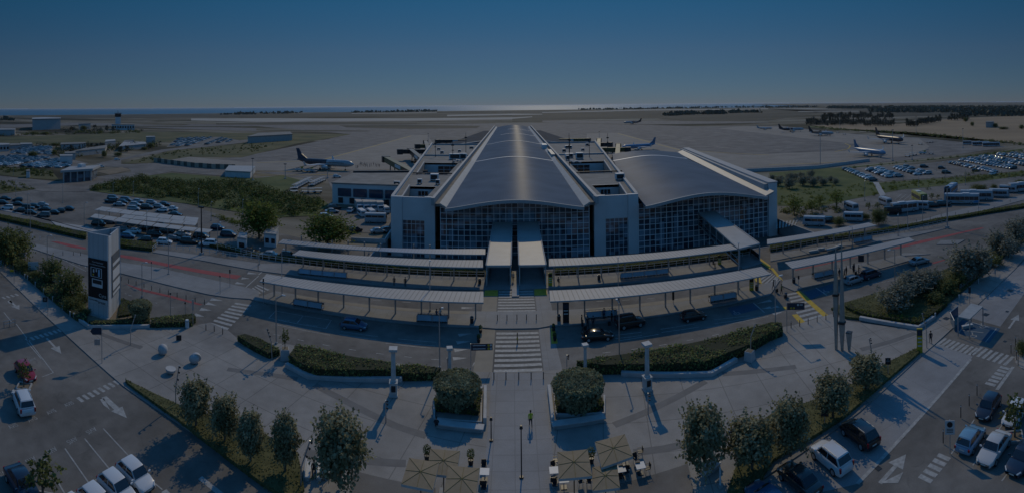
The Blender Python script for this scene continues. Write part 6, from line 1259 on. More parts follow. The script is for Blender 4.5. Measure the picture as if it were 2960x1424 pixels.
def car_meshes(k):
    c=CARS[k]; L,w,h,zb,r=c['L'],c['w'],c['h'],c['zb'],c['r']; f=L/2; x0,x1=c['ws']; x2=c['rf'][1]; x3=c['rb']
    b=MB()
    def ring(x,ww,zl,zt,ch=.1):
        return [(x,-ww*.86,zl),(x,-ww,zl+.16),(x,-ww,zt-ch*1.6),(x,-ww*.93,zt-ch*.35),(x,-ww*.72,zt),(x,ww*.72,zt),(x,ww*.93,zt-ch*.35),(x,ww,zt-ch*1.6),(x,ww,zl+.16),(x,ww*.86,zl)]
    zh=zb-.1 if k!='boxy' else zb-.03
    st=[ring(-f,w*.84,.34,zb-.22),ring(-f+.08,w*.95,.26,zb-.08),ring(-f+.4,w,.22,zb+.0),ring(x3+.3,w,.2,zb+.03),ring(0,w,.2,zb),ring(x0-.1,w,.2,zb-.01),ring(x0+.12,w,.2,zb-.03),ring(f-.55,w*.98,.22,zh-.05),ring(f-.22,w*.93,.24,zh-.16),ring(f-.04,w*.8,.3,zh-.3),ring(f,w*.68,.36,zh-.38)]
    b.loft(st)
    ww=w*.9; wt=w*.74; zr=h
    cab=[[(x3,-ww*.94,zb-.03),(x3,ww*.94,zb-.03),(x3+.02,ww*.94,zb),(x3+.02,-ww*.94,zb)]]
    def cr(x,wb_,wtop,zbot,ztop): return [(x,-wb_,zbot),(x,-wtop,ztop),(x,-wtop*.8,ztop+.035),(x,wtop*.8,ztop+.035),(x,wtop,ztop),(x,wb_,zbot)]
    b.loft([cr(x3,ww*.95,ww*.93,zb-.04,zb+.02),cr(x2,ww,wt*.97,zb-.04,zr-.06),cr((x1+x2)/2,ww,wt,zb-.04,zr-.035),cr(x1,ww,wt*.97,zb-.04,zr-.07),cr(x0,ww*.95,ww*.9,zb-.04,zb+.0)])
    out={'body':b}
    e=.012
    lerp=lambda p,q,t:tuple(a+(bb-a)*t for a,bb in zip(p,q))
    wsb=((x0,-ww*.9,zb+.03),(x0,ww*.9,zb+.03)); wst=((x1,-wt*.92,zr-.05),(x1,wt*.92,zr-.05))
    def quad(p): return MB().face(p)
    up=lambda p,dx,dz:(p[0]+dx,p[1],p[2]+dz)
    bl,br=lerp(wsb[0],wst[0],.06),lerp(wsb[1],wst[1],.06); tl,tr=lerp(wsb[0],wst[0],.88),lerp(wsb[1],wst[1],.88)
    out['windscreen']=quad([up(p,.02,.022) for p in (bl,br,tr,tl)])
    rb_=((x3,-ww*.88,zb+.03),(x3,ww*.88,zb+.03)); rt=((x2,-wt*.9,zr-.05),(x2,wt*.9,zr-.05))
    bl,br=lerp(rb_[0],rt[0],.1),lerp(rb_[1],rt[1],.1); tl,tr=lerp(rb_[0],rt[0],.86),lerp(rb_[1],rt[1],.86)
    out['rear_window']=quad([up(p,-.025,.02) for p in (br,bl,tl,tr)])
    sds=[]
    def sy(z,s): t=(z-zb)/(zr-.06-zb); return s*(ww+(wt-ww)*t+.012)
    zt_=zr-.14; zl=zb+.05
    xa=x0-(x0-x1)*.28; xb=x1-.02; xc=x2+.1; xd=x3+(x2-x3)*.35
    mid=(x1+x2)/2+.15
    for s in (-1,1):
        sd=MB(); sds.append(sd)
        for p in ([(xa,zl),(mid+.04,zl),(mid+.04,zt_),(xb,zt_)],[(mid-.04,zl),(xd,zl),(xc,zt_),(mid-.04,zt_)]):
            q=[(x,sy(z,s),z) for x,z in p]; sd.face(q if s<0 else q[::-1])
    out['side_windows']=sds
    return out,c
CP={}
def wheel_mesh(r):
    t=MB().lathe([(r*.62,-.1),(r*.94,-.11),(r,-.06),(r,.06),(r*.94,.11),(r*.62,.1)],n=18,ax='y'); rim=MB().lathe([(.02,-.115),(r*.3,-.105),(r*.62,-.112),(r*.62,.112),(r*.3,.105),(.02,.115)],n=10,ax='y'); return t,rim
def car_proto(k):
    if k in CP: return CP[k]
    ms,c=car_meshes(k); L,w,zb,r=c['L'],c['w'],c['zb'],c['r']; f=L/2
    rec=[]; 
    def add(nm,mb,m,par=None,loc=(0,0,0),smooth=None):
        me=mb.mesh(nm,m); 
        if smooth: smooth_mesh(me,smooth)
        rec.append((nm,me,par,loc)); return len(rec)-1
    add('body',ms['body'],m_paint,smooth=38); add('windscreen',ms['windscreen'],m_glassd); add('rear_window',ms['rear_window'],m_glassd); [add('side_window',q,m_glassd) for q in ms['side_windows']]
    t,rim=wheel_mesh(r); tm=t.mesh('wheel',m_black); rm=rim.mesh('rim',m_rim)
    for sx in (-1,1):
        for sy in (-1,1):
            rec.append(('wheel',tm,None,(sx*c['wb']/2,sy*(w-.08),r))); rec.append(('rim',rm,len(rec)-1,(0,0,0)))
    for s in (-1,1):
        add('headlight',MB().loft([[(f-.3,s*w*.93,zb-.34),(f-.3,s*w*.93,zb-.2),(f-.32,s*w*.86,zb-.16),(f-.3,s*w*.8,zb-.34)],[(f-.03,s*w*.66,zb-.4),(f-.03,s*w*.66,zb-.34),(f-.06,s*w*.55,zb-.3),(f-.02,s*w*.5,zb-.42)]]),m_lamp)
        add('tail_light',MB().box((-f+.045,s*w*.83,zb-.2),(.1,.18,.22 if k in('sedan','hatch') else .4)),m_tail)
        add('wing_mirror',MB().box((c['ws'][0]-.12,s*(w+.08),zb+.08),(.12,.2,.12)),m_paint)
    add('number_plate',MB().box((f-.005,0,.42),(.03,.5,.11)),m_plate); add('number_plate',MB().box((-f+.0,0,.62),(.03,.5,.11)),m_plate)
    g=MB().box((f-.02,0,.33),(.05,w*1.1,.12)); g.box((f-.03,0,zb-.45),(.04,w*.7,.09)); add('grille',g,m_trim)
    if k in('suv','boxy'):
        for s in (-1,1): add('roof_rail',MB().tube((.2,s*w*.66,c['h']+.0),(-1.5,s*w*.66,c['h']+.0),.025,.025,6),m_steel)
    CP[k]=(rec,c); return CP[k]
def car_at(k,color,label,p,rz,group=None,name='parked_car',z=.03,cat='car',detail=2,scale=1):
    rec,c=car_proto(k); t=thing(name,label,cat,(p[0],p[1],z),rz,group); t.scale=(scale,)*3; obs=[]
    for i,(nm,me,par,loc) in enumerate(rec):
        if detail==1 and nm not in('body','windscreen','rear_window','side_window','wheel'): obs.append(None); continue
        if detail==0 and nm not in('body','windscreen','side_windows'): obs.append(None); continue
        o=bpy.data.objects.new(nm,me); COL.objects.link(o); o.parent=t if par is None else obs[par]; o.location=loc; o.color=(*color,1); obs.append(o)
    return t
def car_w(k,color,label,rear,front,side,**kw):
    """place by the two near-side wheel contacts seen on the ground"""
    a,b=Vector(G(*rear,.03)),Vector(G(*front,.03)); d=(b-a).normalized(); n=Vector((-d.y,d.x)); c=CARS[k]; ht=c['w']-.05
    m=(a+b)/2+(n*ht if side=='R' else -n*ht)
    return car_at(k,color,label,(m.x,m.y),math.atan2(d.y,d.x),**kw)
WHT=(.6,.61,.62); SIL=(.32,.33,.34); BLK=(.012,.012,.014); BLU=(.03,.11,.2); DBL=(.015,.03,.06); RED=(.3,.02,.03); GRY=(.12,.125,.13); LBL=(.16,.3,.42); TAN=(.3,.27,.22)
g1='cars along the front platform'
car_w('hatch',BLU,'blue hatchback parked in the shade at the left front platform',(9,845,490),(9,1005,512),'R',group=g1)
car_w('boxy',BLK,'black boxy four by four at the kerb beside people with luggage',(10,1080,552),(10,1237,527),'R',group=g1)
t=car_w('sedan',BLK,'black saloon double parked with its boot lid raised',(10,710,668),(10,925,655),'R',group=g1)
MB().loft([[(-1.75,-.7,1.0),(-1.75,.7,1.0),(-1.72,.7,1.04),(-1.72,-.7,1.04)],[(-2.1,-.66,1.6),(-2.1,.66,1.6),(-2.07,.66,1.64),(-2.07,-.66,1.64)]]).build('boot_lid',m_paint,t).color=(*BLK,1)
car_w('hatch',BLK,'black hatchback parked alone behind the blue bay on the right front platform',(10,1715,492),(10,1865,468),'R',group=g1)
car_w('hatch',SIL,'silver small hatchback just behind the twin spires',(7,805,905),(7,908,872),'R',group=g1)
t=car_w('mpv',DBL,'dark people carrier with its tailgate raised beside waiting people',(7,972,855),(7,1090,820),'R',group=g1)
MB().loft([[(-1.9,-.7,1.55),(-1.9,.7,1.55),(-1.88,.7,1.6),(-1.88,-.7,1.6)],[(-2.7,-.66,1.85),(-2.7,.66,1.85),(-2.68,.66,1.9),(-2.68,-.66,1.9)]]).build('tailgate',m_paint,t).color=(*DBL,1)
car_w('sedan',SIL,'silver saloon at the far right end of the front platform',(7,1462,716),(7,1562,692),'R',group=g1)
g2='cars in the left car park'
car_w('hatch',WHT,'white hatchback parked nearest the lawn strip, first of the white row',(12,1145,985),(12,1318,1165),'R',group=g2)
car_w('hatch',WHT,'white hatchback between two other white hatchbacks in the left car park',(12,962,1115),(12,1135,1297),'R',group=g2)
car_w('hatch',WHT,'white hatchback, third from the lawn strip in the white row',(12,768,1260),(12,940,1445),'R',group=g2)
car_w('hatch',WHT,'white hatchback barely showing at the bottom edge of the picture',(12,555,1380),(12,725,1565),'R',group=g2)
car_w('sedan',DBL,'dark blue saloon behind the small broad leaved tree at the lower left corner',(12,30,1010),(12,170,1250),'R',group=g2)
car_w('suv',WHT,'white sport utility car beside the planter tree at the left edge',(12,160,382),(12,95,205),'L',group=g2)
car_w('hatch',RED,'red hatchback behind the little planter tree in the left car park',(8,120,835),(8,215,975),'R',group=g2)
car_w('hatch',WHT,'white car cut off by the left edge beside the trolley rails',(8,-60,470),(8,-30,560),'L',group=g2)
g3='cars in the right car park'
car_w('suv',BLK,'black sport utility car parked highest along the right lawn strip',(15,885,905),(15,705,748),'L',group=g3)
car_w('suv',WHT,'white sport utility car parked along the right lawn strip',(15,592,1152),(15,408,985),'L',group=g3)
car_w('sedan',(.05,.045,.04),'dark bronze saloon next to the white one along the right lawn strip',(15,275,1375),(15,85,1195),'L',group=g3)
car_w('sedan',BLU,'blue car half cut off at the bottom edge beside the bronze saloon',(15,-45,1590),(15,-235,1400),'L',group=g3)
car_w('hatch',(.02,.03,.05),'dark small hatchback facing the striped line at the right',(15,2283,470),(15,2180,630),'L',group=g3)
car_w('hatch',LBL,'light blue hatchback seen from behind beside the no entry sign',(15,2005,960),(15,2115,800),'R',group=g3)
car_w('sedan',(.5,.5,.5),'white saloon with a glass roof between the light blue and dark blue cars',(15,2375,870),(15,2215,1105),'L',group=g3)
car_w('sedan',DBL,'dark blue saloon at the lower right corner',(15,2680,960),(15,2500,1215),'L',group=g3)
car_w('hatch',WHT,'white car hidden behind the small tree at the right edge',(15,2560,530),(15,2440,720),'L',group=g3)
# trees in planters among the cars
def planter_tree(l,q,top,w):
    p=G(*q,.03); t=thing('tree_planter','square kerb planter under the '+l,'planter',(p[0],p[1],.03),.7); s=.75
    k=MB(); [k.box(c,d) for c,d in (((-s,0,.12),(.15,1.65,.24)),((s,0,.12),(.15,1.65,.24)),((0,-s,.12),(1.35,.15,.24)),((0,s,.12),(1.35,.15,.24)))]; k.build('kerb',m_kerb,t); MB().box((0,0,.08),(1.3,1.3,.1)).build('soil',m_soil,t)
    D=math.hypot(*p); h=ZD(*top,p); tree('small',l,p,h,w/ZS*D/F,z=.1,group='small planter trees')
planter_tree('small broad leaved tree at the lower left corner',(12,390,1210),(12,380,790),400)
planter_tree('little tree beside the red hatchback',(8,212,1005),(8,160,745),150)
planter_tree('small tree among the cars at the right edge',(15,2425,800),(15,2430,400),300)
p=G(15,2480,-250)
tree_px('bush2','round dark bush on the kerbed island at the right edge',(11,2510,870),(11,2500,730),130,z=.1,name='bush',cat='bush')
zone('traffic_island',[G(11,2460,860),G(11,2430,900),G(11,2440,960),G(11,2500,1010),G(11,2700,1060),G(11,2700,840)],m_plaza,.14,kerb=1)
zone('traffic_island',[G(12,290,1239),G(12,330,1180),G(12,480,1210),G(12,560,1300),G(12,300,1350)],m_plaza,.13,kerb=1)
# ---- left car park (beyond the road)
lc=[((0,45,950),BLK,'sedan'),((0,165,965),BLK,'hatch'),((0,25,992),BLK,'hatch'),((0,155,1005),BLK,'sedan'),((0,65,1045),WHT,'mpv'),((0,185,1072),BLK,'hatch'),((0,272,1050),BLK,'boxy'),((0,335,1030),BLK,'hatch'),((0,415,1015),SIL,'sedan'),((0,300,1095),BLK,'hatch'),((0,430,1060),BLK,'sedan'),((0,425,1120),GRY,'mpv'),((0,515,1095),BLK,'sedan'),((0,580,1080),BLK,'hatch'),((0,662,1060),BLK,'sedan'),
 ((0,1112,955),GRY,'mpv'),((0,1092,990),BLK,'boxy'),((0,1240,975),GRY,'mpv'),((0,1180,1022),SIL,'sedan'),((0,1212,998),BLK,'hatch'),((0,1335,1025),SIL,'hatch'),((0,1358,992),SIL,'sedan'),((0,1450,1055),BLK,'suv'),((0,1495,1005),SIL,'hatch'),((0,1565,1045),SIL,'hatch'),((0,1600,1085),WHT,'hatch'),((0,1620,1025),BLK,'sedan'),((0,1690,1072),WHT,'sedan'),((0,1730,1128),BLK,'sedan'),((0,1318,1068),SIL,'mpv'),
 ((4,970,180),BLK,'mpv'),((4,1080,160),SIL,'hatch'),((4,1200,240),GRY,'hatch'),((4,1310,260),WHT,'sedan'),((4,1260,305),BLU,'hatch'),((4,1425,345),BLK,'hatch'),((4,1525,295),BLK,'mpv'),((4,1640,260),GRY,'hatch'),((4,1700,335),GRY,'sedan'),((4,1800,295),WHT,'sedan'),((4,1865,370),BLK,'suv'),((4,1985,320),BLK,'mpv'),((4,1620,368),WHT,'hatch'),((4,2050,395),WHT,'suv'),((4,1430,230),BLK,'hatch'),((4,1580,205),BLK,'sedan'),((4,2150,235),DBL,'hatch'),((4,2255,305),DBL,'mpv'),((5,95,515),SIL,'sedan'),((4,2470,480),BLK,'sedan'),((5,300,530),BLK,'hatch')]
CN={BLK:'black',WHT:'white',SIL:'silver',GRY:'grey',BLU:'blue',DBL:'dark blue',TAN:'beige',RED:'red'}
KN={'sedan':'saloon','hatch':'hatchback','mpv':'people carrier','boxy':'four by four','suv':'sport utility car'}
cnt={}
for q,col,k in sorted(lc,key=lambda e:tile(*e[0])[0]):
    z_='left of the carports' if q[0]==0 and q[1]<800 else 'behind the carports' if q[0]==0 else 'at the front of the carports' if q[1]>900 and q[0]==4 else 'by the railing'
    key=(col,k,z_); i=cnt.get(key,0); cnt[key]=i+1
    p=G(*q); th=math.atan2(p[0],p[1]); rz=-th+R(-14)+ (PI if (len(cnt)%3==0) else 0)
    car_at(k,col,f'{CN[col]} {KN[k]} {z_}, {"leftmost" if i==0 else ordw(i)+" from left"} of its kind',p,rz+rnd.uniform(-.05,.05),'cars in the left parking area',detail=1)
# carports: rows of flat shade roofs
m_shade=mat('carport sheet',(.36,.36,.355),.6,var=.1,scale=.5)
def carport(label,fl,fr,bl,br,z,n):
    a,b,c,d=[Vector((*G(*q,z),z)) for q in (fl,fr,bl,br)]; m=(a+b+c+d)/4
    t=thing('carport',label,'carport',(m.x,m.y,0),0,'carports in the left car park')
    for i in range(n):
        u0,u1=i/n+.004,(i+1)/n-.004; q=[a.lerp(b,u0),a.lerp(b,u1),c.lerp(d,u1),c.lerp(d,u0)]
        MB()._a(q+[v-Vector((0,0,.1)) for v in q],[(0,1,2,3),(7,6,5,4),(0,4,5,1),(1,5,6,2),(2,6,7,3),(3,7,4,0)]).build('roof_panel',m_shade,t,world=True)
    for i in range(n+1):
        q=(a.lerp(b,min(max(i/n,.01),.99))+c.lerp(d,min(max(i/n,.01),.99)))/2; MB().box((q.x,q.y,(z-.12)/2),(.16,.16,z-.12)).build('post',m_steel,t,world=True)
carport('back carport row with pale roof panels',(0,925,1055),(0,1950,1190),(0,1000,1025),(0,1965,1150),2.5,8)
carport('middle carport row with pale roof panels',(4,880,95),(4,2060,265),(4,930,62),(4,2105,235),2.5,9)
carport('second carport row from the back',(0,1180,1135),(4,1930,190),(0,1225,1105),(4,1955,158),2.5,6)
# ---- right car park
def rowcars(row,a,b,n,turn,skip=(),gname='cars in the right hand car park',rowname='',det=1,z=.13):
    A,B=Vector(G(*a)),Vector(G(*b)); d=(B-A).normalized(); rz0=math.atan2(d.y,d.x)+turn
    cc={}
    for i in range(n):
        if i in skip: continue
        p=A.lerp(B,i/max(1,n-1)); col=rnd.choice([WHT,SIL,SIL,WHT,GRY,BLK,BLK,GRY,SIL,TAN,DBL]); k=rnd.choice(['hatch','sedan','sedan','suv','hatch','mpv'])
        j=cc.get((col,k),0); cc[(col,k)]=j+1
        car_at(k,col,f'{CN[col]} {KN[k]} in {rowname}, {"nearest" if j==0 else ordw(j)+" nearest"} of its kind',p,rz0+rnd.choice([0,PI])+rnd.uniform(-.04,.04),gname,detail=det,z=z)
rowcars(0,(3,1030,895),(3,765,785),11,PI/2,rowname='the row along the left footpath edge')
rowcars(1,(3,1195,865),(3,1000,795),7,PI/2,rowname='the double row, near side'); rowcars(2,(3,1290,860),(3,1085,782),8,PI/2,rowname='the double row, far side')
rowcars(3,(3,1480,845),(3,1270,775),7,PI/2,rowname='the middle block, near side'); rowcars(4,(3,1575,838),(3,1375,772),6,PI/2,rowname='the middle block, far side',skip=(3,))
for q,l,c,k in (((3,1545,770),'black sport utility car parked alone at the back of the right car park',BLK,'suv'),((3,1720,785),'dark hatchback parked alone near the lamp in the right car park',BLK,'hatch'),((3,1765,832),'dark sport utility car parked alone nearest the slope in the right car park',(.03,.035,.02),'suv')):
    p=G(*q); car_at(k,c,l,p,-math.atan2(p[0],p[1])+.1,'cars in the right hand car park',detail=1,z=.13)
rowcars(5,(3,2240,825),(3,1825,735),16,PI/2,rowname='the first long row'); rowcars(6,(3,2430,795),(3,1925,705),18,PI/2,rowname='the second long row'); rowcars(7,(3,2400,765),(3,2000,690),14,PI/2,rowname='the third long row',skip=(2,9))
rowcars(8,(3,2700,790),(3,2120,680),19,PI/2,rowname='the fourth long row'); rowcars(9,(3,2700,765),(3,2160,672),17,PI/2,rowname='the fifth long row'); rowcars(10,(3,2700,718),(3,2300,655),13,PI/2,rowname='the far corner row'); rowcars(11,(3,2700,690),(3,2420,650),9,PI/2,rowname='the last corner row')
p=G(3,2230,850); car_at('mpv',WHT,'white pickup by the slope at the end of the first long row',p,0,'cars in the right hand car park',detail=1,z=.13)
p=G(3,2060,815); car_at('hatch',BLK,'black hatchback below the first long row',p,-.9,'cars in the right hand car park',detail=1,z=.13)
# ---- far left lots: the largest ones singly, the rest as one mass
P1_=[G(0,*q) for q in ((-60,512),(300,525),(560,552),(700,610),(680,640),(500,645),(-60,612))]; P2_=[G(0,*q) for q in ((100,490),(240,432),(505,432),(510,510),(300,505))]; P3_=[G(0,*q) for q in ((1690,440),(1780,360),(2180,356),(2340,395),(1960,440))]
cells=[]
for nm,P,st in (('near far left lot',P1_,(5.0,2.6)),('back far left lot',P2_,(5.0,2.6)),('lot by the access road',P3_,(7,3.4))):
    x0,x1=min(p[0] for p in P),max(p[0] for p in P); y0,y1=min(p[1] for p in P),max(p[1] for p in P); cx,cy=(x0+x1)/2,(y0+y1)/2; an=R(25)
    for i in range(-40,41):
        for j in range(-60,61):
            u,v=i*st[0],j*st[1]; x,y=cx+u*math.cos(an)-v*math.sin(an),cy+u*math.sin(an)+v*math.cos(an)
            if inpoly(x,y,P) and rnd.random()<.92 and i%8!=2: cells.append((math.hypot(x,y),x,y,an,nm))
cells.sort(); mass={}
for i,(D,x,y,an,nm) in enumerate(cells):
    col=rnd.choice([WHT,WHT,SIL,SIL,GRY,BLK,BLK,DBL])
    if i<55: car_at('hatch' if i%2 else 'sedan',col,f'{CN[col]} car in the {nm} with scores of like cars',(x,y),an,f'{CN[col]} cars in the {nm}',detail=0,z=.14)
    else: mass.setdefault(col,[]).append((x,y,an))
mm=MB(); mats_=[]
for ci,(col,L_) in enumerate(mass.items()):
    mats_.append(mat('car colour '+CN[col],col,.35,var=.05))
    for x,y,an in L_:
        mm.M=Matrix.Translation((x,y,.14))@Matrix.Rotation(an,4,'Z'); mm.mi(ci); mm.loft([[(-2,-.85,.3),(-2,.85,.3),(-2,.8,.9),(-2,-.8,.9)],[(2,-.85,.3),(2,.85,.3),(2,.75,.75),(2,-.75,.75)]]); mm.mi(len(mass)); mm.loft([[(-1.7,-.75,.85),(.9,-.75,.85),(.9,.75,.85),(-1.7,.75,.85)],[(-1.1,-.6,1.36),(.2,-.6,1.36),(.2,.6,1.36),(-1.1,.6,1.36)]]); mm.mi(ci); mm.box((-.45,0,1.39),(1.3,1.2,.06))
mats_.append(m_glassd); o=mm.build('parked_cars',mats_); o['kind']='stuff'
# ---- coaches, buses, vans
def bus(label,p,rz,L=11.5,w=2.5,h=3.3,col=m_wpaint,dark=True,z=.03,deco=False,cat='coach',name='coach',sill=1.35,glassh=1.15):
    t=thing(name,label,cat,(p[0],p[1],z),rz,'coaches and vans' )
    prof=lambda x,k:[(x,-w/2*k,.35),(x,-w/2,.6),(x,-w/2,h-.35),(x,-w/2*.86,h),(x,w/2*.86,h),(x,w/2,h-.35),(x,w/2,.6),(x,w/2*k,.35)]
    b=MB().loft([prof(-L/2,.95),prof(-L/2+.15,1),prof(L/2-.5,1),[(x-(.0 if zz<1.4 else .28*(zz-1.3)/(h-1.3)),y*.96,zz) for x,y,zz in prof(L/2,.9)]]); b.build('body',col,t,smooth=30)
    for s in (-1,1):
        g=MB(); n=max(3,int(L/1.6)); 
        for i in range(n):
            x0=-L/2+.25+(L-.9)*i/n; x1=-L/2+.25+(L-.9)*(i+1)/n-.07; g.face([(x,s*(w/2+.012),zz) for x,zz in ((x0,sill),(x1,sill),(x1,sill+glassh),(x0,sill+glassh))][::(1 if s<0 else -1)])
        g.build('side_glazing',m_glassd,t)
    MB().face([(L/2+.02,-w*.42,1.3),(L/2+.02,w*.42,1.3),(L/2-.26*(h-.45-1.3)/(h-1.3)*1.0+.03,w*.4,h-.45),(L/2-.26*(h-.45-1.3)/(h-1.3)+.03,-w*.4,h-.45)]).build('windscreen',m_glassd,t)
    MB().face([(-L/2-.012,w*.38,1.7),(-L/2-.012,-w*.38,1.7),(-L/2-.012,-w*.36,h-.5),(-L/2-.012,w*.36,h-.5)]).build('rear_window',m_glassd,t)
    r=.48 if L>7 else .34; tt,rim=wheel_mesh(r); tm=tt.mesh('wheel',m_black); rm=rim.mesh('rim',m_rim)
    for sx in (-L*.27,L*.30):
        for sy in (-1,1):
            o=bpy.data.objects.new('wheel',tm); COL.objects.link(o); o.parent=t; o.location=(sx,sy*(w/2-.1),r); q=bpy.data.objects.new('rim',rm); COL.objects.link(q); q.parent=o
    for s in (-1,1): MB().box((L/2+.0,s*w*.36,.75),(.08,.3,.2)).build('headlight',m_lamp,t); MB().box((-L/2,s*w*.42,.9),(.06,.18,.4)).build('tail_light',m_tail,t)
    if L>7: MB().box((-L*.12,0,h+.1),(2.2,1.5,.22)).build('roof_unit',m_wpaint,t,bevel=.04)
    MB().box((L/2+.02,0,.5),(.04,.5,.12)).build('number_plate',m_plate,t)
    if deco:
        for s in (-1,1):
            d=MB()
            for k in range(3): d.face([(x,s*(w/2+.014),zz) for x,zz in ((-1.5+k*.3,.65),(-1.1+k*.3,.65),(1.6+k*.5,1.3),(1.45+k*.5,1.3))][::(1 if s<0 else -1)])
            d.build('swoosh',mat('orange print',(.45,.2,.05),.5),t); q=MB().face([(x,s*(w/2+.013),zz) for x,zz in ((-5.6,.6),(-3.6,.6),(-4.4,1.3),(-5.6,1.3))][::(1 if s<0 else -1)]); q.build('blue_panel',mat('blue print',(.03,.2,.4),.4),t)
    return t
def bus_w(label,near,far,side,**kw):
    """near, far: wheel contacts of rear and front axle on the visible side"""
    a,b=Vector(G(*near)),Vector(G(*far)); d=(b-a).normalized(); n=Vector((-d.y,d.x)); w=kw.get('w',2.5); m=(a+b)/2+(n if side=='R' else -n)*(w/2-.1)
    return bus(label,(m.x,m.y),math.atan2(d.y,d.x),**kw)
m_busy=mat('yellow bus paint',(.32,.3,.08),.4); m_busw=mat('white coach paint',(.36,.37,.39),.35); m_busb=mat('pale blue coach paint',(.22,.3,.4),.35); m_vanb=mat('black van paint',(.015,.015,.018),.3)
bus_w('white coach with orange swoosh and blue tail panel, largest in the coach park',(3,1990,1143),(3,1838,1140),'L',L=11.5,col=m_busw,deco=True)
bus_w('white coach parked behind the decorated one',(3,2000,1105),(3,2135,1107),'R',L=11,col=m_busw)
bus_w('white minibus with a black lower stripe behind the coaches',(3,2245,1075),(3,2330,1078),'R',L=7,w=2.2,h=2.8,col=m_busw,sill=1.2,glassh=.9,cat='minibus',name='minibus')
bus_w('white van like minibus farther back near the right edge',(3,2345,1030),(3,2415,1033),'R',L=6.5,w=2.1,h=2.6,col=m_busw,sill=1.2,glassh=.8,cat='minibus',name='minibus')
bus_w('long white coach cut by the right edge of the picture',(3,2460,1028),(3,2640,1010),'R',L=12,col=m_busw)
bus_w('white coach showing dark windows in front of the dark van',(3,1310,1222),(3,1410,1212),'R',L=8.5,w=2.3,h=3.0,col=m_busw)
p=G(3,1495,1110); bus('yellow bus facing the camera in the coach park',p,math.atan2(-p[1],-p[0])+.35,L=9,col=m_busy)
p=G(3,1810,1035); bus('pale blue coach facing the camera behind the decorated coach',p,math.atan2(-p[1],-p[0])-.25,L=10.5,col=m_busb)
p=G(3,1228,1232); bus('dark van with its back to the white coach',p,-math.atan2(p[0],p[1])+.1,L=5.2,w=2.0,h=2.3,col=m_vanb,sill=1.2,glassh=.6,cat='van',name='van')
for q,l,a in (((3,815,1190),'white van with its bonnet toward the road beside the lawn',2.2),((3,1155,1140),'white van behind the two small trees in the coach park',2.0)): p=G(*q); bus(l,p,math.atan2(-p[1],-p[0])+a*.25,L=5.6,w=2.0,h=2.5,col=m_busw,sill=1.3,glassh=.65,cat='van',name='van')
for q,l,L_,cm in (((7,440,300),'white minibus nearest the terminal end wall',6.0,m_busw),((7,830,262),'white minibus between the two dark bushes',5.6,m_busw),((3,1505,1185),'small white van between the coach and the black cars',5.0,m_busw)): p=G(*q); bus(l,p,-math.atan2(p[0],p[1])+PI-.15,L=L_,w=2.0,h=2.5,col=cm,sill=1.3,glassh=.7,cat='minibus',name='minibus')
for q,l,c,k in (((7,610,270),'dark car half hidden behind the bush near the minibuses',BLK,'hatch'),((3,1615,1165),'black people carrier, left of two in the coach park',BLK,'mpv'),((3,1730,1155),'black people carrier, right of two in the coach park',BLK,'mpv')): p=G(*q); car_at(k,c,l,p,-math.atan2(p[0],p[1])+.15,'dark cars in the coach park',detail=1,scale=1.1)
for q,l in (((3,2110,555),'white apron bus, left of two by the field bank'),((3,2215,565),'white apron bus, right of two by the field bank')): p=G(*q); bus(l,p,-math.atan2(p[0],p[1])+.2,L=13,w=2.8,h=3.1,col=m_busw,cat='bus',name='apron_bus',sill=1.1,glassh=1.4)
p=G(3,1978,545); bus('small white tanker like truck beside the apron buses',p,-math.atan2(p[0],p[1])+.1,L=7,w=2.4,h=2.9,col=m_busw,cat='truck',name='apron_truck')
# trucks and vans at the annex
def truck(label,p,rz,L=6.5,col=m_wpaint,z=.09):
    t=thing('box_truck',label,'truck',(p[0],p[1],z),rz,'service yard trucks'); MB().box((-.7,0,1.9),(L-2.0,2.2,2.3)).build('cargo_box',m_roofw,t,bevel=.04); MB().loft([[(L/2-1.65,-1.0,.5),(L/2-1.65,1.0,.5),(L/2-1.65,1.0,2.3),(L/2-1.65,-1.0,2.3)],[(L/2-.5,-1.0,.5),(L/2-.5,1,.5),(L/2-.5,1,2.2),(L/2-.5,-1,2.2)],[(L/2,-1.0,.5),(L/2,1,.5),(L/2,.95,1.35),(L/2,-.95,1.35)]]).build('cab',m_wpaint,t); MB().face([(L/2-.02,-.85,1.4),(L/2-.02,.85,1.4),(L/2-.43,.85,2.1),(L/2-.43,-.85,2.1)]).build('windscreen',m_glassd,t)
    tt,_=wheel_mesh(.42); tm=tt.mesh('wheel',m_black)
    for sx in (-L*.28,L*.33):
        for sy in (-1,1): o=bpy.data.objects.new('wheel',tm); COL.objects.link(o); o.parent=t; o.location=(sx,sy*.95,.42)
    return t
for i,(q) in enumerate(((1,1010,1105),(1,1075,1108),(1,1145,1108),(1,1215,1115))): p=G(*q); truck(f'white box truck backed against the annex, {"leftmost" if i==0 else ordw(i)+" from the left"}',p,math.atan2(-p[1],-p[0])+.15)
for q,l in (((1,1035,1160),'small white van in front of the box trucks, left one'),((1,1130,1160),'small white pickup van in front of the box trucks'),((1,1270,1130),'small white van at the terminal corner')): p=G(*q); bus(l,p,math.atan2(-p[1],-p[0])+.3,L=4.4,w=1.8,h=2.0,col=m_wpaint,sill=1.1,glassh=.55,cat='van',name='van')
bus_w('large white van parked side on in the service yard',(1,1120,1232),(1,1220,1236),'R',L=6.2,w=2.1,h=2.7,col=m_busw,sill=1.6,glassh=.6,cat='van',name='van')
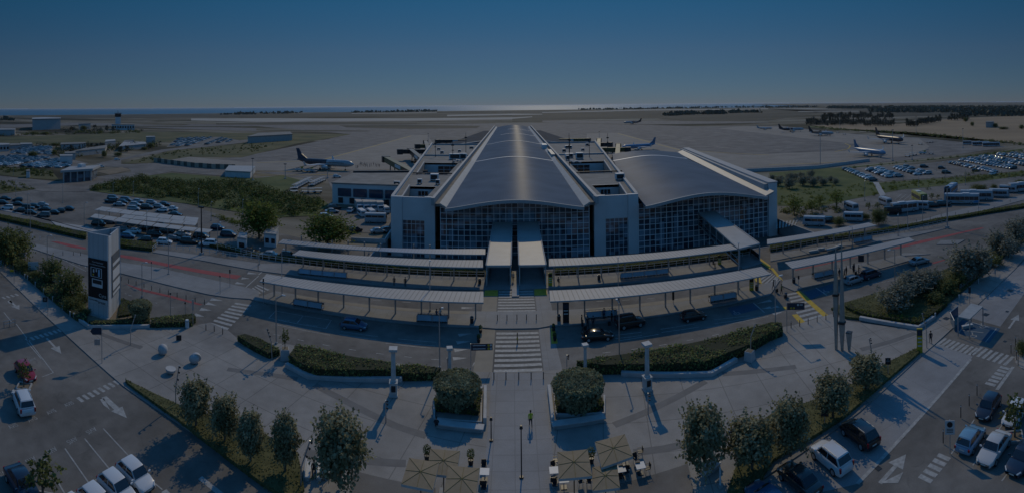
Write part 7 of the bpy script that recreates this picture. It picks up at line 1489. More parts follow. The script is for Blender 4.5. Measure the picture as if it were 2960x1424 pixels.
for q,l,c,k,a in (((1,925,1120),'white car beside the box trucks',WHT,'hatch',1.3),((1,765,1090),'black sport utility car at the annex corner',BLK,'suv',.1),((1,740,1125),'silver car at the annex corner',SIL,'sedan',.1),((1,680,1180),'white pickup on the service road bend',WHT,'suv',.1),((5,1200,300),'silver car behind the tree by the terminal pier',SIL,'sedan',.2),((5,1290,290),'grey car against the terminal pier',GRY,'sedan',.2),((5,970,285),'dark car beside the broad green tree',BLK,'hatch',.6),((1,795,775),'white car on the apron road above the annex',WHT,'hatch',.05),((0,1160,570),'white car on the access road',WHT,'hatch',.5),((0,1000,640),'white car near the checkpoint',WHT,'hatch',.3)): p=G(*q); car_at(k,c,l,p,-math.atan2(p[0],p[1])+a,'cars around the service yard',detail=1,z=.13)
# ---- airliners
def liner(label,nose,tail,L,livery,z=.1,ground=None,sharklets=True):
    a,b=Vector(nose),Vector(tail); d=(a-b).normalized(); c=(a+b)/2
    t=thing('airliner',label,'airliner',(c.x,c.y,z),math.atan2(d.y,d.x),'airliners'); s=L/37.5; t.scale=(s,)*3
    mb_,mf,mt=livery
    f=MB(); zc=3.9
    st=[(18.7,.05,-.35),(18.3,.55,-.28),(17.4,1.15,-.12),(16,1.65,0),(14,1.95,0),(6,1.97,0),(-6,1.97,0),(-10,1.8,.15),(-14,1.2,.6),(-17,.6,1.0),(-18.7,.2,1.2)]
    def rg(x,r,dz): return [(x,r*math.cos(2*PI*i/16),zc+dz+r*math.sin(2*PI*i/16)) for i in range(16)]
    cut=2.0
    front=[q for q in st if q[0]>=cut]+[(cut,1.97,0)]; rear=[(cut,1.97,0)]+[q for q in st if q[0]<cut]
    f.loft([rg(*q) for q in front]); f.mi(1); f.loft([rg(*q) for q in rear]); f.build('fuselage',[mf,mb_],t,smooth=40)
    w=MB()
    for sg in (-1,1):
        w=MB(); w.loft([[(3.6,sg*1.6,3.0),(-2.6,sg*1.6,3.0),(-2.6,sg*1.6,3.4),(3.4,sg*1.6,3.5)],[(-2.2,sg*16.5,3.9),(-3.8,sg*16.5,3.9),(-3.8,sg*16.5,4.0),(-2.2,sg*16.5,4.02)]])
        if sharklets: w.loft([[(-2.3,sg*16.4,3.9),(-3.8,sg*16.4,3.9),(-3.8,sg*16.6,3.95),(-2.3,sg*16.6,3.95)],[(-3.6,sg*17.1,6.1),(-4.3,sg*17.1,6.1),(-4.3,sg*17.2,6.1),(-3.6,sg*17.2,6.1)]])
        w.build('wing',m_wpaint,t)
        e=MB(); rr=lambda x,r:[(x,sg*5.7+r*math.cos(2*PI*i/12),2.0+r*math.sin(2*PI*i/12)) for i in range(12)]
        e.loft([rr(4.6,.85),rr(4.3,1.02),rr(2.8,1.0),rr(1.0,.6)]); e.box((2.2,sg*5.7,3.0),(2.4,.25,.7)); e.build('engine',mt if 0 else m_wpaint,t,smooth=45)
        MB().loft([[(-14.6,sg*.8,4.7),(-17.2,sg*.8,4.7),(-17.2,sg*.8,4.9),(-14.8,sg*.8,4.95)],[(-17,sg*6.2,5.1),(-18.2,sg*6.2,5.1),(-18.2,sg*6.2,5.2),(-17,sg*6.2,5.2)]]).build('tailplane',mb_,t)
        g=MB(); g.tube((-1.2,sg*3.4,3.0),(-1.2,sg*3.4,.6),.14,.14,6); g.tube((-1.2,sg*3.1,.55),(-1.2,sg*3.75,.55),.55,.55,12); g.build('landing_gear',m_black,t)
        n=MB().box((1.3,sg*1.965,zc+.42),(24,.03,.26))
        n.build('cabin_windows',m_glassd,t)
    MB().loft([[(-11.5,-.15,5.6),(-18.0,-.15,5.3),(-18.0,.15,5.3),(-11.5,.15,5.6)],[(-15.5,-.12,8.5),(-18.6,-.12,8.5),(-18.6,.12,8.5),(-15.5,.12,8.5)],[(-17.3,-.08,11.6),(-19.4,-.08,11.6),(-19.4,.08,11.6),(-17.3,.08,11.6)]]).build('fin',mt,t)
    g=MB(); g.tube((13.3,0,2.4),(13.3,0,.4),.1,.1,6); g.tube((13.3,-.28,.4),(13.3,.28,.4),.4,.4,12); g.build('nose_gear',m_black,t)
    MB().loft([[(16.9,-1.1,4.35),(17.5,-.75,4.3),(17.9,0,4.32),(17.5,.75,4.3),(16.9,1.1,4.35)],[(16.2,-1.05,4.95),(16.7,-.7,4.92),(16.95,0,4.93),(16.7,.7,4.92),(16.2,1.05,4.95)]],cap=False,closed=False).build('cockpit_window',m_glassd,t)
    return t
l_dark=mat('plum airliner paint',(.06,.05,.06),.35); l_navy=mat('navy fin paint',(.02,.05,.09),.35); l_white=mat('white airliner paint',(.36,.37,.385),.3); l_blue=mat('light blue airliner paint',(.16,.27,.40),.3); l_blue2=mat('mid blue fin paint',(.1,.17,.26),.35); l_blk=mat('dark airliner paint',(.035,.03,.035),.35)
def lin(label,nose,tail,liv,Lk=None,**k):
    a,b=G(*nose),G(*tail); L=math.hypot(a[0]-b[0],a[1]-b[1]); return liner(label,a,b,Lk or L,liv,**k)
lin('airliner with a white nose, dark rear and navy tail fin on the left apron',(1,965,712),(1,400,668),(l_dark,l_white,l_navy))
lin('pale blue airliner with a curved wing tip docked at the right pier',(2,1085,560),(2,1420,545),(l_blue,l_blue,l_blue2))
lin('light blue airliner alone at the front of the right apron',(3,1165,672),(3,850,628),(l_blue,l_blue,l_blue2))
lin('dark plum airliner standing in front of the ploughed field',(3,1340,540),(3,1065,505),(l_blk,l_dark,l_blk))
lin('dark tailed airliner, left one of the far pair on the right apron',(3,355,395),(3,100,395),(l_dark,l_white,l_blk))
lin('dark airliner, right one of the far pair on the right apron',(3,650,445),(3,400,432),(l_blk,l_white,l_blk))
lin('white airliner partly behind the dark far pair',(3,40,372),(2,2430,370),(l_white,l_white,l_white))
lin('tiny airliner taxiing behind the terminal roof',(2,1105,292),(2,1285,292),(l_dark,l_white,l_blk))
# jet bridges
m_jb=mat('olive jet bridge cladding',(.09,.085,.03),.5); m_jbr=mat('red jet bridge lettering panel',(.4,.05,.05),.5)
def jetbridge(label,a,b,w=2.6,z0=3.6,z1=4.2,cab=True,col=m_jb):
    A,B=Vector(a),Vector(b); d=(B-A); L=d.length; t=thing('jet_bridge',label,'jet bridge',(A.x,A.y,0),math.atan2(d.y,d.x),'jet bridges')
    MB().loft([[(0,-w/2,z0),(0,w/2,z0),(0,w/2,z0+2.7),(0,-w/2,z0+2.7)],[(L,-w/2,z1),(L,w/2,z1),(L,w/2,z1+2.6),(L,-w/2,z1+2.6)]]).build('tunnel',col,t)
    MB().box((L*.45,0,(z0+z1)/2+1.5),(L*.2,w+.06,1.5)).build('window_strip',m_clad,t); MB().box((L*.2,0,(z0+z1)/2+1.4),(L*.12,w+.08,.8)).build('lettering_panel',m_jbr,t)
    MB().box((L+1.6,0,z1+1.2),(3.4,w+1.2,3.2)).build('cab',m_dsteel,t,bevel=.1)
    lg=MB(); lg.tube((L*.75,-1.2,0.5),(L*.75,-1,z1),.25,.25,8); lg.tube((L*.75,1.2,0.5),(L*.75,1,z1),.25,.25,8); lg.box((L*.75,0,.5),(1.4,3.6,.9)); lg.build('support',m_dsteel,t); return t
jetbridge('olive jet bridge reaching toward passengers on the left apron',(-39.5,196),G(1,1290,648,3),2.8)
jetbridge('dark jet bridge above the olive one on the left pier',(-41,232),G(1,1530,560,3),2.6,col=m_dsteel)
jetbridge('jet bridge at the corner of the left flat roof',(-44,262),G(1,1680,470,3),2.6,col=m_dsteel)
jetbridge('olive jet bridge at the docked pale blue airliner',(44,205),G(2,1050,535,3.5),2.6)
jetbridge('olive jet bridge behind the docked airliner',(47,268),G(2,860,480,3),2.6)
for i,(x,y,s) in enumerate(((-40,300,-1),(-42,340,-1),(-40,385,-1),(42,300,1),(44,340,1),(41,385,1))): jetbridge(f'far jet bridge, {["nearest","middle","farthest"][i%3]} on the {"left" if s<0 else "right"} side of the long pier',(x-s*4,y),(x+s*(26-5*(i%3)),y-10),2.6,col=m_jb if i%2 else m_dsteel)
# apron service vehicles
def cart(label,p,rz,kind='dolly',z=.12):
    t=thing('baggage_cart' if kind=='dolly' else 'belt_loader',label,'cart' if kind=='dolly' else 'loader',(p[0],p[1],z),rz,'apron service equipment')
    if kind=='dolly':
        MB().box((0,0,.6),(3.0,1.5,.15)).build('platform',m_wpaint,t); c=MB(); [c.box((x,y,1.2),(.08,.08,1.1)) for x in (-1.4,1.4) for y in (-.7,.7)]; c.box((0,0,1.78),(3.0,1.5,.08)); c.build('canopy',m_roofw,t)
    else:
        MB().box((0,0,1.0),(5,2.0,.9)).build('body',m_wpaint,t,bevel=.06); MB()._a([(-3,-.5,1.3),(4,-.5,3.0),(4,.5,3.0),(-3,.5,1.3),(-3,-.5,1.1),(4,-.5,2.8),(4,.5,2.8),(-3,.5,1.1)],[(0,1,2,3),(7,6,5,4),(0,4,5,1),(1,5,6,2),(2,6,7,3),(3,7,4,0)]).build('belt',m_dsteel,t); MB().box((1.3,-.7,1.9),(1.2,.7,1)).build('cab',m_busy,t)
    wm=MB().tube((0,-.1,0),(0,.1,0),.33,.33,10).mesh('wheel',m_black)
    for x in (-1.1,1.1):
        for y in (-.75,.75): o=bpy.data.objects.new('wheel',wm); COL.objects.link(o); o.parent=t; o.location=(x,y,.35)
    return t
for i in range(8): a=G(1,380+20*i,880-10*i); cart(f'white baggage cart, {ordw(i)} nearest in the long diagonal row by the annex',a,1.0)
for i in range(5): a=G(1,545+25*i,855-11*i); cart(f'dark topped baggage cart, {ordw(i)} nearest in the short diagonal row by the annex',a,1.0)
for i,q in enumerate(((365,915),(475,922),(537,925),(605,922))): cart(f'baggage cart parked in the front line by the annex, {ordw(i)} from the left',G(1,*q),.4)
for q,k,l in (((1,420,705),'b','loader at the tail of the left airliner'),((1,520,715),'b','yellow topped loader beside the left airliner'),((1,570,720),'d','cart beside the left airliner'),((1,690,690),'b','dark stair truck under the left airliner'),((3,1380,660),'d','cart left of the shorter mast'),((3,1420,650),'d','cart behind the shorter mast'),((3,1450,645),'d','cart right of the shorter mast'),((3,1530,635),'b','stair truck right of the shorter mast'),((3,1510,540),'d','dolly behind the dark plum airliner'),((3,1590,522),'d','dolly at the bend of the apron'),((3,1620,520),'d','last dolly at the bend of the apron'),((3,600,432),'b','loader at the nose of the far dark airliner'),((3,690,415),'d','cart right of the far dark airliner'),((3,755,430),'d','single cart out on the right apron'),((2,1005,568),'b','loader under the docked airliner'),((1,1465,697),'d','tug under the olive jet bridge'),((3,1615,638),'d','white tug at the end of the cart line')): p=G(*q); cart(l,p,-math.atan2(p[0],p[1])+.2,'dolly' if k=='d' else 'belt')
# ------------------------------------------------------------------ background buildings
def simple_building(name,label,poly,h,wallm,roofm=m_flat,wins=0,face=None,group=None,over=.4):
    P=[G(*q) if len(q)==3 else q for q in poly]; c=(sum(p[0] for p in P)/len(P),sum(p[1] for p in P)/len(P)); t=thing(name,label,'building',(c[0],c[1],0),0,group)
    MB().prism(P,0,h).build('wall',wallm,t,world=True); Q=[(c[0]+(x-c[0])*1.03,c[1]+(y-c[1])*1.03) for x,y in P]; MB().prism(Q,h,h+.45).build('roof',roofm,t,world=True)
    if wins:
        a,b=Vector(P[0]),Vector(P[1]); d=(b-a); n=Vector((d.y,-d.x)).normalized(); 
        if n.dot(Vector(c)-a)>0: n=-n
        for i in range(wins):
            u0,u1=(i+.2)/wins,(i+.8)/wins; p,q=a+d*u0+n*.1,a+d*u1+n*.1
            MB()._a([(p.x,p.y,h*.35),(q.x,q.y,h*.35),(q.x,q.y,h*.75),(p.x,p.y,h*.75)],[(0,1,2,3)]).build('window',m_glassd,t,world=True)
    return t
simple_building('hangar','large pale hangar left of the control tower',[(0,320,262),(0,600,255),(0,600,240),(0,440,228),(0,325,238)],17,m_para,m_roofw,0)
ct=G(0,1172,262); D=math.hypot(*ct); t=thing('control_tower','tall pale control tower standing on the horizon at the left','control tower',(ct[0],ct[1],0),-math.atan2(*ct))
Ht=ZD(0,1172,95,ct); MB().loft([[(-4.2,-4.2,0),(4.2,-4.2,0),(4.2,4.2,0),(-4.2,4.2,0)],[(-4,-4,Ht*.74),(4,-4,Ht*.74),(4,4,Ht*.74),(-4,4,Ht*.74)]]).build('shaft',m_wpaint,t)
MB().loft([[(-4,-4,Ht*.74),(4,-4,Ht*.74),(4,4,Ht*.74),(-4,4,Ht*.74)],[(-5.5,-5.5,Ht*.8),(5.5,-5.5,Ht*.8),(5.5,5.5,Ht*.8),(-5.5,5.5,Ht*.8)]]).build('gallery',m_dsteel,t); MB().box((0,0,Ht*.87),(9.5,9.5,Ht*.13)).build('cab_window',m_glassd,t); MB().box((0,0,Ht*.96),(11.5,11.5,Ht*.05)).build('roof',m_para,t); MB().tube((0,0,Ht*.97),(0,0,Ht*1.12),.5,.2).build('aerial',m_dsteel,t)
simple_building('control_building','long low building with dark bays at the foot of the control tower',[(0,1110,268),(0,1335,272),(0,1330,262),(0,1110,258)],8,m_wpaint,m_flat,9)
for i,q in enumerate([([(0,-60,312),(0,145,312),(0,150,300),(0,-60,298)],7,'white low buildings at the far left edge'),([(0,780,262),(0,900,258),(0,900,250),(0,790,250)],9,'flat roofed building between the hangar and control tower'),([(0,-40,475),(0,90,470),(0,90,455),(0,-40,450)],5,'white shed at the far left edge above the car lot'),([(0,95,450),(0,200,445),(0,190,430),(0,100,430)],3,'small pale shed above the car lot'),([(0,200,438),(0,320,435),(0,310,425),(0,200,425)],3,'olive roofed shed above the car lot'),([(0,720,530),(0,1040,500),(0,1060,465),(0,830,500)],3.5,'long pale roofed shed beside the access road, nearer one'),([(0,1180,480),(0,1450,455),(0,1440,435),(0,1230,430)],3.5,'long pale roofed shed beside the access road, farther one'),([(0,600,460),(0,850,450),(0,840,438),(0,610,440)],4,'white building behind the row of cypresses'),([(0,1040,440),(0,1145,430),(0,1140,415),(0,1050,420)],4.5,'pale house with a gable behind the small trees'),([(0,1230,418),(0,1330,412),(0,1320,406),(0,1235,408)],3,'low roof behind the farther shed'),([(0,1450,410),(0,1540,408),(0,1535,400),(0,1450,400)],6,'small gate house at the bend of the access road'),([(0,640,560),(0,745,560),(0,745,540),(0,640,545)],4,'small white hut beside the far left car lot'),([(0,590,600),(0,715,600),(0,715,585),(0,590,585)],4.5,'blue grey container office beside the far left car lot'),([(0,2460,420),(1,355,398),(1,330,370),(1,30,378)],6,'long white roofed warehouse on the grass behind the left apron')]):
    simple_building('outbuilding',q[2],q[0],q[1],m_clad if 'blue' in q[2] else m_para if 'white' in q[2] else m_conc,m_flat if i%2 else m_conc,4 if i in(2,9) else 0,group='buildings on the far left')
simple_building('flat_store','flat pale roofed store on the apron edge in front of the blast fence',[(0,2230,748),(0,2480,765),(0,2530,705),(0,2270,695)],2.6,m_wpaint,m_roofw)
t=thing('checkpoint','glass fronted checkpoint building with a flat roof and canopy beside the access road','building',(*G(0,780,785),0))
P=[Vector(G(0,*q)) for q in ((630,785),(900,770),(960,735),(700,745))]; mp=[(p.x,p.y) for p in P]
MB().prism(mp,0,4.6).build('glass_hall',m_cglass,t,world=True); c=sum(P,Vector((0,0)))/4; MB().prism([(c.x+(p.x-c.x)*1.14,c.y+(p.y-c.y)*1.2) for p in P],4.6,5.6).build('roof',m_para,t,world=True)
for k in range(5): q=P[0].lerp(P[1],k/4); MB().box((q.x*.999,q.y*.997,2.3),(.5,.5,4.6)).build('pier',m_para,t,world=True)
MB().box((c.x-2,c.y+2,6.3),(3,2.5,1.4)).build('roof_unit',m_wpaint,t,world=True)
simple_building('kiosk','white kiosk hut on the grass beside the road at the left',[(0,255,735),(0,290,735),(0,292,722),(0,258,722)],3,m_wpaint)
simple_building('outbuilding','pale hut in the field beyond the right apron',[(3,2165,378),(3,2240,378),(3,2245,368),(3,2170,368)],7,m_conc)
for q,w in (((3,2260,378),60),((3,2340,395),110),((3,2030,362),45),((3,1965,318),50),((3,2520,395),60)): tree_px('big2','dark bush standing in the ploughed field on the right',q,(q[0],q[1],q[2]-(45 if w<100 else 25)),w,'bushes in the ploughed field',z=0,name='bush',cat='bush')
simple_building('guard_hut','white guard hut behind the railing under the big green tree',[(5,60,410),(5,180,425),(5,205,350),(5,100,345)],2.8,m_wpaint,m_roofw,2)
simple_building('guard_hut','blue grey guard post below the scrub bank at the car park exit',[(4,2340,450),(4,2430,465),(4,2440,410),(4,2370,400)],2.8,m_clad,m_roofw,1)
for i,(q,l) in enumerate((((5,1000,375),'pale flat roof beside the broad green tree, nearer'),((5,1100,340),'pale flat roof beside the broad green tree, farther'))):
    pass
lowwall('long pale wall along the right edge of the apron road',[(2,2250,790),(3,480,765),(3,1000,700)],.6,1.6,z=0)
lowwall('pale kerb wall dividing the service yard from the trees',[(5,925,375),(5,1260,395),(5,1325,300)],.4,1.0,z=0)
# ------------------------------------------------------------------ luggage trolleys in shelters
m_tbl=mat('blue grey trolley shelter panel',(.28,.35,.42),.4,var=.08)
LT=[0]
trol=thing('luggage_trolley','','trolley',(0,0,.17),0,'luggage trolleys')
fr=MB(); 
for s in (-1,1): fr.path([(-.45,s*.27,.18),(.42,s*.27,.18),(.5,s*.27,.95)],.022,6)
fr.tube((.5,-.27,.95),(.5,.27,.95),.03,.03,6); fr.tube((.45,-.27,.55),(.45,.27,.55),.02,.02,6); fr.build('frame',m_steel,trol)
MB().box((-.05,0,.22),(.8,.5,.04)).build('deck',m_steel,trol); MB().loft([[(.3,-.22,.62),(.46,-.22,.62),(.46,.22,.62),(.3,.22,.62)],[(.22,-.25,.85),(.48,-.25,.85),(.48,.25,.85),(.22,.25,.85)]]).build('basket',m_dsteel,trol)
for x,y in ((-.38,0),(.35,-.25),(.35,.25)): MB().tube((x,y-.025,.08),(x,y+.025,.08),.08,.08,8).build('wheel',m_black,trol)
tfirst=[True]
def trolleys(label,a,b,n,panels,z=.17):
    A,B=Vector(G(*a,z)),Vector(G(*b,z)); d=(B-A); L=d.length; ang=math.atan2(d.y,d.x); dn=d.normalized(); nn=Vector((-dn.y,dn.x))
    t=thing('trolley_shelter',f'blue panelled trolley shelter {label}','shelter',(A.x,A.y,z),ang,'trolley shelters')
    for i in range(panels):
        x0=L*i/panels+.05; x1=L*(i+1)/panels-.05
        MB()._a([(x0,0,.3),(x1,0,.3),(x1,.28,1.02),(x0,.28,1.02),(x0,.05,.3),(x1,.05,.3),(x1,.33,1.02),(x0,.33,1.02)],[(0,1,2,3),(7,6,5,4),(0,4,5,1),(1,5,6,2),(2,6,7,3),(3,7,4,0)]).build('panel',m_tbl,t)
    r=MB(); r.tube((0,.3,1.05),(L,.3,1.05),.03,.03,6); r.tube((0,1.0,.35),(L,1.0,.35),.03,.03,6)
    r.build('rail',m_steel,t)
    for i in range(panels+1): MB().box((L*i/panels,.12,.5),(.06,.3,1.0)).build('upright',m_steel,t)
    for i in range(n):
        q=A+dn*(L*(i+.5)/n)+nn*.62; l=f'luggage trolley {label}, {"leftmost" if i==0 else ordw(i)+" from left"}'
        if tfirst[0]: tfirst[0]=False; trol.location=(q.x,q.y,z); trol.rotation_euler=(0,0,ang+PI/2); trol['label']=l
        else: dup(trol,(q.x,q.y,z),ang+PI/2,l)
trolleys('on the left rear platform',(5,395,690),(5,870,745),14,4); trolleys('at the left end of the front platform',(5,340,1000),(5,620,1052),10,2); trolleys('left of the zebra on the front platform',(5,1562,1185),(5,1868,1205),9,2); trolleys('right of the zebra on the front platform',(6,705,1195),(6,1012,1175),9,2); trolleys('at the right end of the front platform',(6,1945,1055),(6,2205,1015),9,2); trolleys('on the right rear platform',(6,1050,800),(6,1530,760),15,4); trolleys('behind the twin spires',(7,438,838),(7,630,798),8,2); trolleys('on the far right rear platform',(7,835,485),(7,1020,455),8,2)
# low concrete seats at the far right platform
for i,(a,b) in enumerate((((7,385,570),(7,480,555)),((7,470,545),(7,545,540)),((7,560,555),(7,650,535)),((7,640,535),(7,710,510)))):
    p,q=Vector(G(*a,.17)),Vector(G(*b,.17)); m_=(p+q)/2; bench(f'low pale bench on the far right rear platform, {ordw(i)} from the left',m_,(q-p).length,.5,.42,math.atan2((q-p).y,(q-p).x),m_wpaint,z=.17)
# trolley rails at the left edge
railing('steel trolley rails at the left edge of the picture',[(8,20,420),(8,130,400)],1.0,.8,z=.03)
# ------------------------------------------------------------------ people
m_skin=mat('skin',(.3,.18,.12),.6); m_hair=mat('dark hair',(.015,.011,.009),.7); m_shirt=mat('shirt cloth',(1,1,1),.85,objcol=True); m_trou=mat('dark trousers',(.02,.022,.03),.85); m_shoe=mat('dark shoes',(.012,.012,.012),.6)
PM={}
def person_mesh(pose):
    if pose in PM: return PM[pose]
    st={'stand':0.0,'walk':.22,'push':.12,'sit':0}[pose]
    V=[];E_=[];Rr=[]
    def v(p,r): V.append(p); Rr.append(r); return len(V)-1
    def e(a,b): E_.append((a,b))
    if pose=='sit': hz=.5
    else: hz=.92
    pel=v((0,0,hz),(.15,.11)); ab=v((0.01,0,hz+.16),(.135,.095)); chst=v((.02,0,hz+.36),(.165,.11)); nk=v((.02,0,hz+.53),(.06,.06)); hb=v((.035,0,hz+.62),(.075,.085)); hd=v((.03,0,hz+.73),(.075,.09)); tp=v((.02,0,hz+.80),(.05,.06))
    e(pel,ab);e(ab,chst);e(chst,nk);e(nk,hb);e(hb,hd);e(hd,tp)
    ns=v((.105,0,hz+.665),(.018,.018)); e(hb,ns)
    for s in (-1,1):
        if pose=='sit':
            h_=v((.05,s*.1,hz-.02),(.085,.085)); k=v((.45,s*.12,hz),(.06,.06)); a=v((.45,s*.12,.1),(.042,.042)); t=v((.6,s*.12,.05),(.04,.035))
        else:
            f=s*st; h_=v((0,s*.095,hz-.1),(.09,.09)); k=v((f*.55+.02,s*.1,.48),(.06,.06)); a=v((f-.02 if f<0 else f,s*.1,.09),(.042,.042)); t=v((f+.13,s*.11,.045),(.042,.035))
        e(pel,h_);e(h_,k);e(k,a);e(a,t)
        sh=v((.02,s*.19,hz+.46),(.062,.062))
        if pose=='push': el=v((.12,s*.25,hz+.2),(.045,.045)); w=v((.36,s*.2,hz+.12),(.032,.032)); hn=v((.43,s*.19,hz+.11),(.035,.028))
        elif pose=='sit': el=v((.08,s*.25,hz+.2),(.045,.045)); w=v((.3,s*.17,hz+.1),(.032,.032)); hn=v((.37,s*.15,hz+.08),(.035,.028))
        else: el=v((-s*st*.3,s*.245,hz+.18),(.045,.045)); w=v((-s*st*.5+.05,s*.25,hz-.05),(.032,.032)); hn=v((-s*st*.55+.07,s*.245,hz-.14),(.036,.026))
        e(chst,sh);e(sh,el);e(el,w);e(w,hn)
        for i in range(4): fg=v((V[hn][0]+.06+.005*i,V[hn][1]+(i-1.5)*.017,V[hn][2]-.05-.012*(1.5-abs(i-1.5))),(.008,.008)); e(hn,fg)
        th=v((V[hn][0]+.055,V[hn][1]-s*.04,V[hn][2]-.005),(.009,.009)); e(hn,th)
    me=bpy.data.meshes.new('body'); me.from_pydata(V,E_,[]); o=bpy.data.objects.new('tmp',me); COL.objects.link(o)
    sk=o.modifiers.new('s','SKIN'); sk.use_smooth_shade=True
    for i,r in enumerate(Rr): me.skin_vertices[0].data[i].radius=r if isinstance(r,tuple) else (r,r)
    me.skin_vertices[0].data[pel].use_root=True
    sb=o.modifiers.new('u','SUBSURF'); sb.levels=1; sb.render_levels=1
    dg=bpy.context.evaluated_depsgraph_get(); ev=o.evaluated_get(dg); m2=bpy.data.meshes.new_from_object(ev); bpy.data.objects.remove(o)
    m2.materials.clear()
    for m in (m_skin,m_shirt,m_trou,m_shoe,m_hair): m2.materials.append(m)
    for p in m2.polygons:
        c=p.center; z=c.z; ay=abs(c.y)
        if z>hz+.52: i=0
        elif ay>.18 and pose!='sit' and z<hz+.02: i=0
        elif ay>.13 and c.x>.27 and z>hz+.02: i=0
        elif z>hz+.02: i=1
        elif z<.1: i=3
        else: i=2
        p.material_index=i
    smooth_mesh(m2,60); m2.name='body'
    hr=MB().lathe([(.055,.0),(.093,.03),(.1,.1),(.075,.165),(.01,.19)],(.015,0,hz+.66),12); hm=hr.mesh('hair',m_hair); smooth_mesh(hm,60)
    ey=[MB().box((.112,s*.032,hz+.705),(.012,.022,.014)).mesh('eye',m_hair) for s in (-1,1)]; mo=MB().box((.112,0,hz+.628),(.012,.045,.01)).mesh('mouth',m_hair)
    PM[pose]=[(m2,'body'),(hm,'hair'),(ey[0],'eye'),(ey[1],'eye'),(mo,'mouth')]; return PM[pose]
def person(label,q,face,pose='stand',shirt=(.02,.02,.025),z=.17,scale=1.0,group=None):
    p=G(*q,z) if len(q)==3 else q
    t=thing('person',label,'person',(p[0],p[1],z),face,group); t.scale=(scale,)*3
    for me,nm in person_mesh(pose):
        o=bpy.data.objects.new(nm,me); COL.objects.link(o); o.parent=t; o.color=(*shirt,1)
    return t
YV=(.42,.48,.03); 
person('person in a yellow green vest and dark trousers walking down the central walkway',(13,2547+128-74*0,585) if 0 else (14,130,590),PI/2+.1,'walk',YV,.124)
DK=(.018,.02,.028); LG=(.3,.3,.3); BL=(.04,.07,.14); GN=(.12,.14,.04)
for l,q,f,po,c in [('person in dark clothes standing by the railing on the left rear platform, left one',(5,1345,820),-1.5,'stand',DK),('person in dark clothes standing by the railing on the left rear platform, right one',(5,1455,830),-1.4,'walk',DK),
 ('person in light clothes walking between the two central ramps, left one',(5,2500,790),-1.4,'walk',LG),('person in light clothes walking between the two central ramps, right one',(5,2528,800),-1.6,'walk',LG),
 ('person in light clothes at the left front trolley shelter',(5,1795,1165),1.5,'push',LG),('person in a dark jacket bent over trolleys beside the lamp on the left',(5,1760,1170),1.2,'push',BL),
 ('person in blue jeans leaning on the right front trolley shelter',(6,880,1195),1.5,'push',BL),('person in dark clothes beside the black four by four',(6,955,1225),.3,'stand',DK),('person in white trousers at the back of the four by four',(6,990,1215),2.6,'stand',LG),
 ('person with light hair behind the open boot of the black saloon',(10,655,505),-.4,'stand',DK),('person in dark clothes bending at the open boot of the black saloon',(10,665,560),-.2,'push',DK),('person in dark clothes between the saloon and the kerb, left one',(10,715,520),-1.5,'stand',DK),('person in dark clothes between the saloon and the kerb, right one',(10,770,515),-1.6,'stand',DK),
 ('person in black clothes walking with luggage onto the yellow edged crossing',(7,25,930),-.8,'walk',DK),('person in a green top pushing a luggage trolley over the yellow edged crossing',(11,105,220),-.9,'push',GN),
 ('person in dark clothes waiting at the far right trolley shelter, leftmost',(7,685,820),-1.5,'stand',DK),('person in dark clothes next to the far right trolley shelter, second',(7,755,800),-1.4,'stand',DK),('person in dark clothes at the silver hatchback near the twin spires',(7,735,830),-1,'walk',DK),('person in dark clothes at the raised tailgate',(7,835,770),-1.2,'stand',DK),('tall person in black pushing luggage under the far right canopy',(7,825,780),.4,'push',DK),('person in dark clothes crouched behind the people carrier',(7,880,790),-.5,'push',DK),
 ('person in dark clothes sitting at the railing on the right rear platform',(6,430,835),-1.3,'sit',DK),('person in dark clothes near the right yellow payment machine on the rear platform',(6,1975,690),-1.0,'sit',DK),
 ('person in black walking past the bent spotlight post on the right',(11,1592,740),.9,'walk',DK),('person in dark clothes sitting on the bench beside the left topiary',(13,1740,590),1.7,'sit',DK),('person in dark clothes sitting under the big bushy tree',(13,520,1000),-1.2,'sit',DK),
 ('person in a blue shirt behind the right end of the rear platform hedge',(7,255,470),-1.5,'stand',DK)]:
    person(l,q,f,po,c,z=.17 if q[0] not in (10,11,13) else .1)
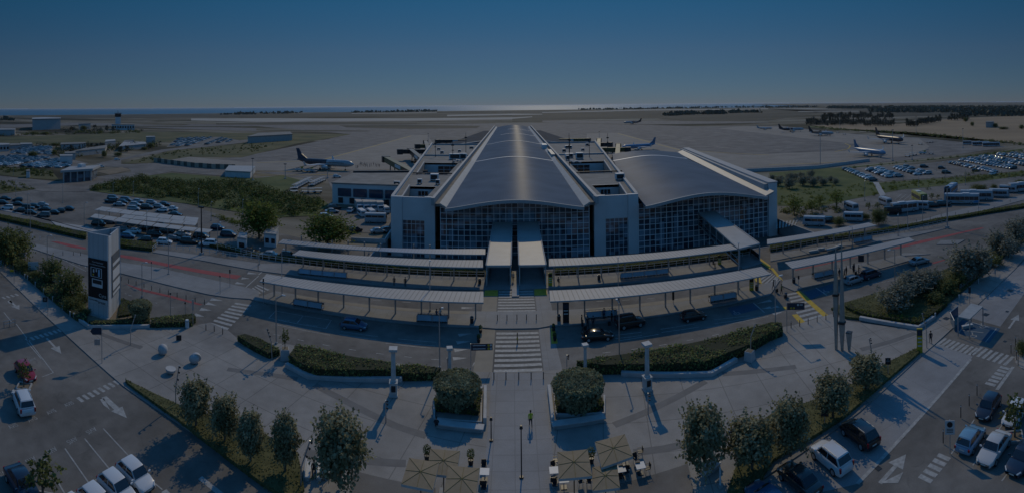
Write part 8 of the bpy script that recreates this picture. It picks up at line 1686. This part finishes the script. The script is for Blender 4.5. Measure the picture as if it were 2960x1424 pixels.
# passengers walking from the left airliner
gi=0; rg=random.Random(3)
for a,b in ((985,680),(1005,678),(1030,650),(1040,655),(1025,665),(1050,660),(1062,668),(1078,672),(1070,655),(1085,665),(1095,660),(1100,678),(1120,672),(1135,665),(1160,660),(1180,668),(1190,675),(1205,672),(1218,676),(1000,685)):
    person(f'passenger walking from the airliner to the jet bridge, {ordw(gi)} from the nose of the aircraft',(1,a,b),rg.uniform(-.6,.6),rg.choice(['walk','stand']),rg.choice([DK,BL,DK,LG,(.1,.02,.02)]),z=.1,group='passengers on the left apron'); gi+=1
# luggage with the travellers
def case(label,q,c=m_trim,h=.62,z=.17,rz=0):
    p=G(*q,z); t=thing('suitcase',label,'suitcase',(p[0],p[1],z),rz,'suitcases'); MB().box((0,0,h/2+.05),(.42,.26,h)).build('shell',c,t,bevel=.03); r=MB(); [r.tube((s*.12,.08,h+.04),(s*.12,.08,h+.36),.012,.012,5) for s in (-1,1)]; r.tube((-.12,.08,h+.36),(.12,.08,h+.36),.016,.016,5); r.build('handle',m_steel,t); [MB().tube((s*.16,-.05,.03),(s*.16,.05,.03),.035,.035,8).build('wheel',m_black,t) for s in (-1,1)]; return t
case('dark suitcase pushed over the yellow edged crossing',(11,145,265),z=.05); case('blue suitcase beside the trolley on the yellow edged crossing',(11,150,245),m_blue,z=.05); case('dark suitcase of the person in black at the yellow edged crossing',(7,60,960),z=.17); case('dark suitcase under the far right canopy',(7,850,800)); case('dark suitcase at the open boot of the saloon',(10,690,545),z=.05); case('dark suitcase beside the four by four',(10,930,500),z=.05)
# ------------------------------------------------------------------ sea haze
hz=MB().box((0,10000,17.0),(150000,132000,48.0)); hm=bpy.data.materials.new('sea haze'); hm.use_nodes=True; hn=hm.node_tree.nodes; hn.remove(hn['Principled BSDF']); pv_=hn.new('ShaderNodeVolumePrincipled'); pv_.inputs['Density'].default_value=0.000022; pv_.inputs['Color'].default_value=(.8,.86,.95,1); pv_.inputs['Anisotropy'].default_value=0.3; hm.node_tree.links.new(pv_.outputs[0],hn['Material Output'].inputs['Volume'])
o=hz.build('haze',hm); o['kind']='stuff'
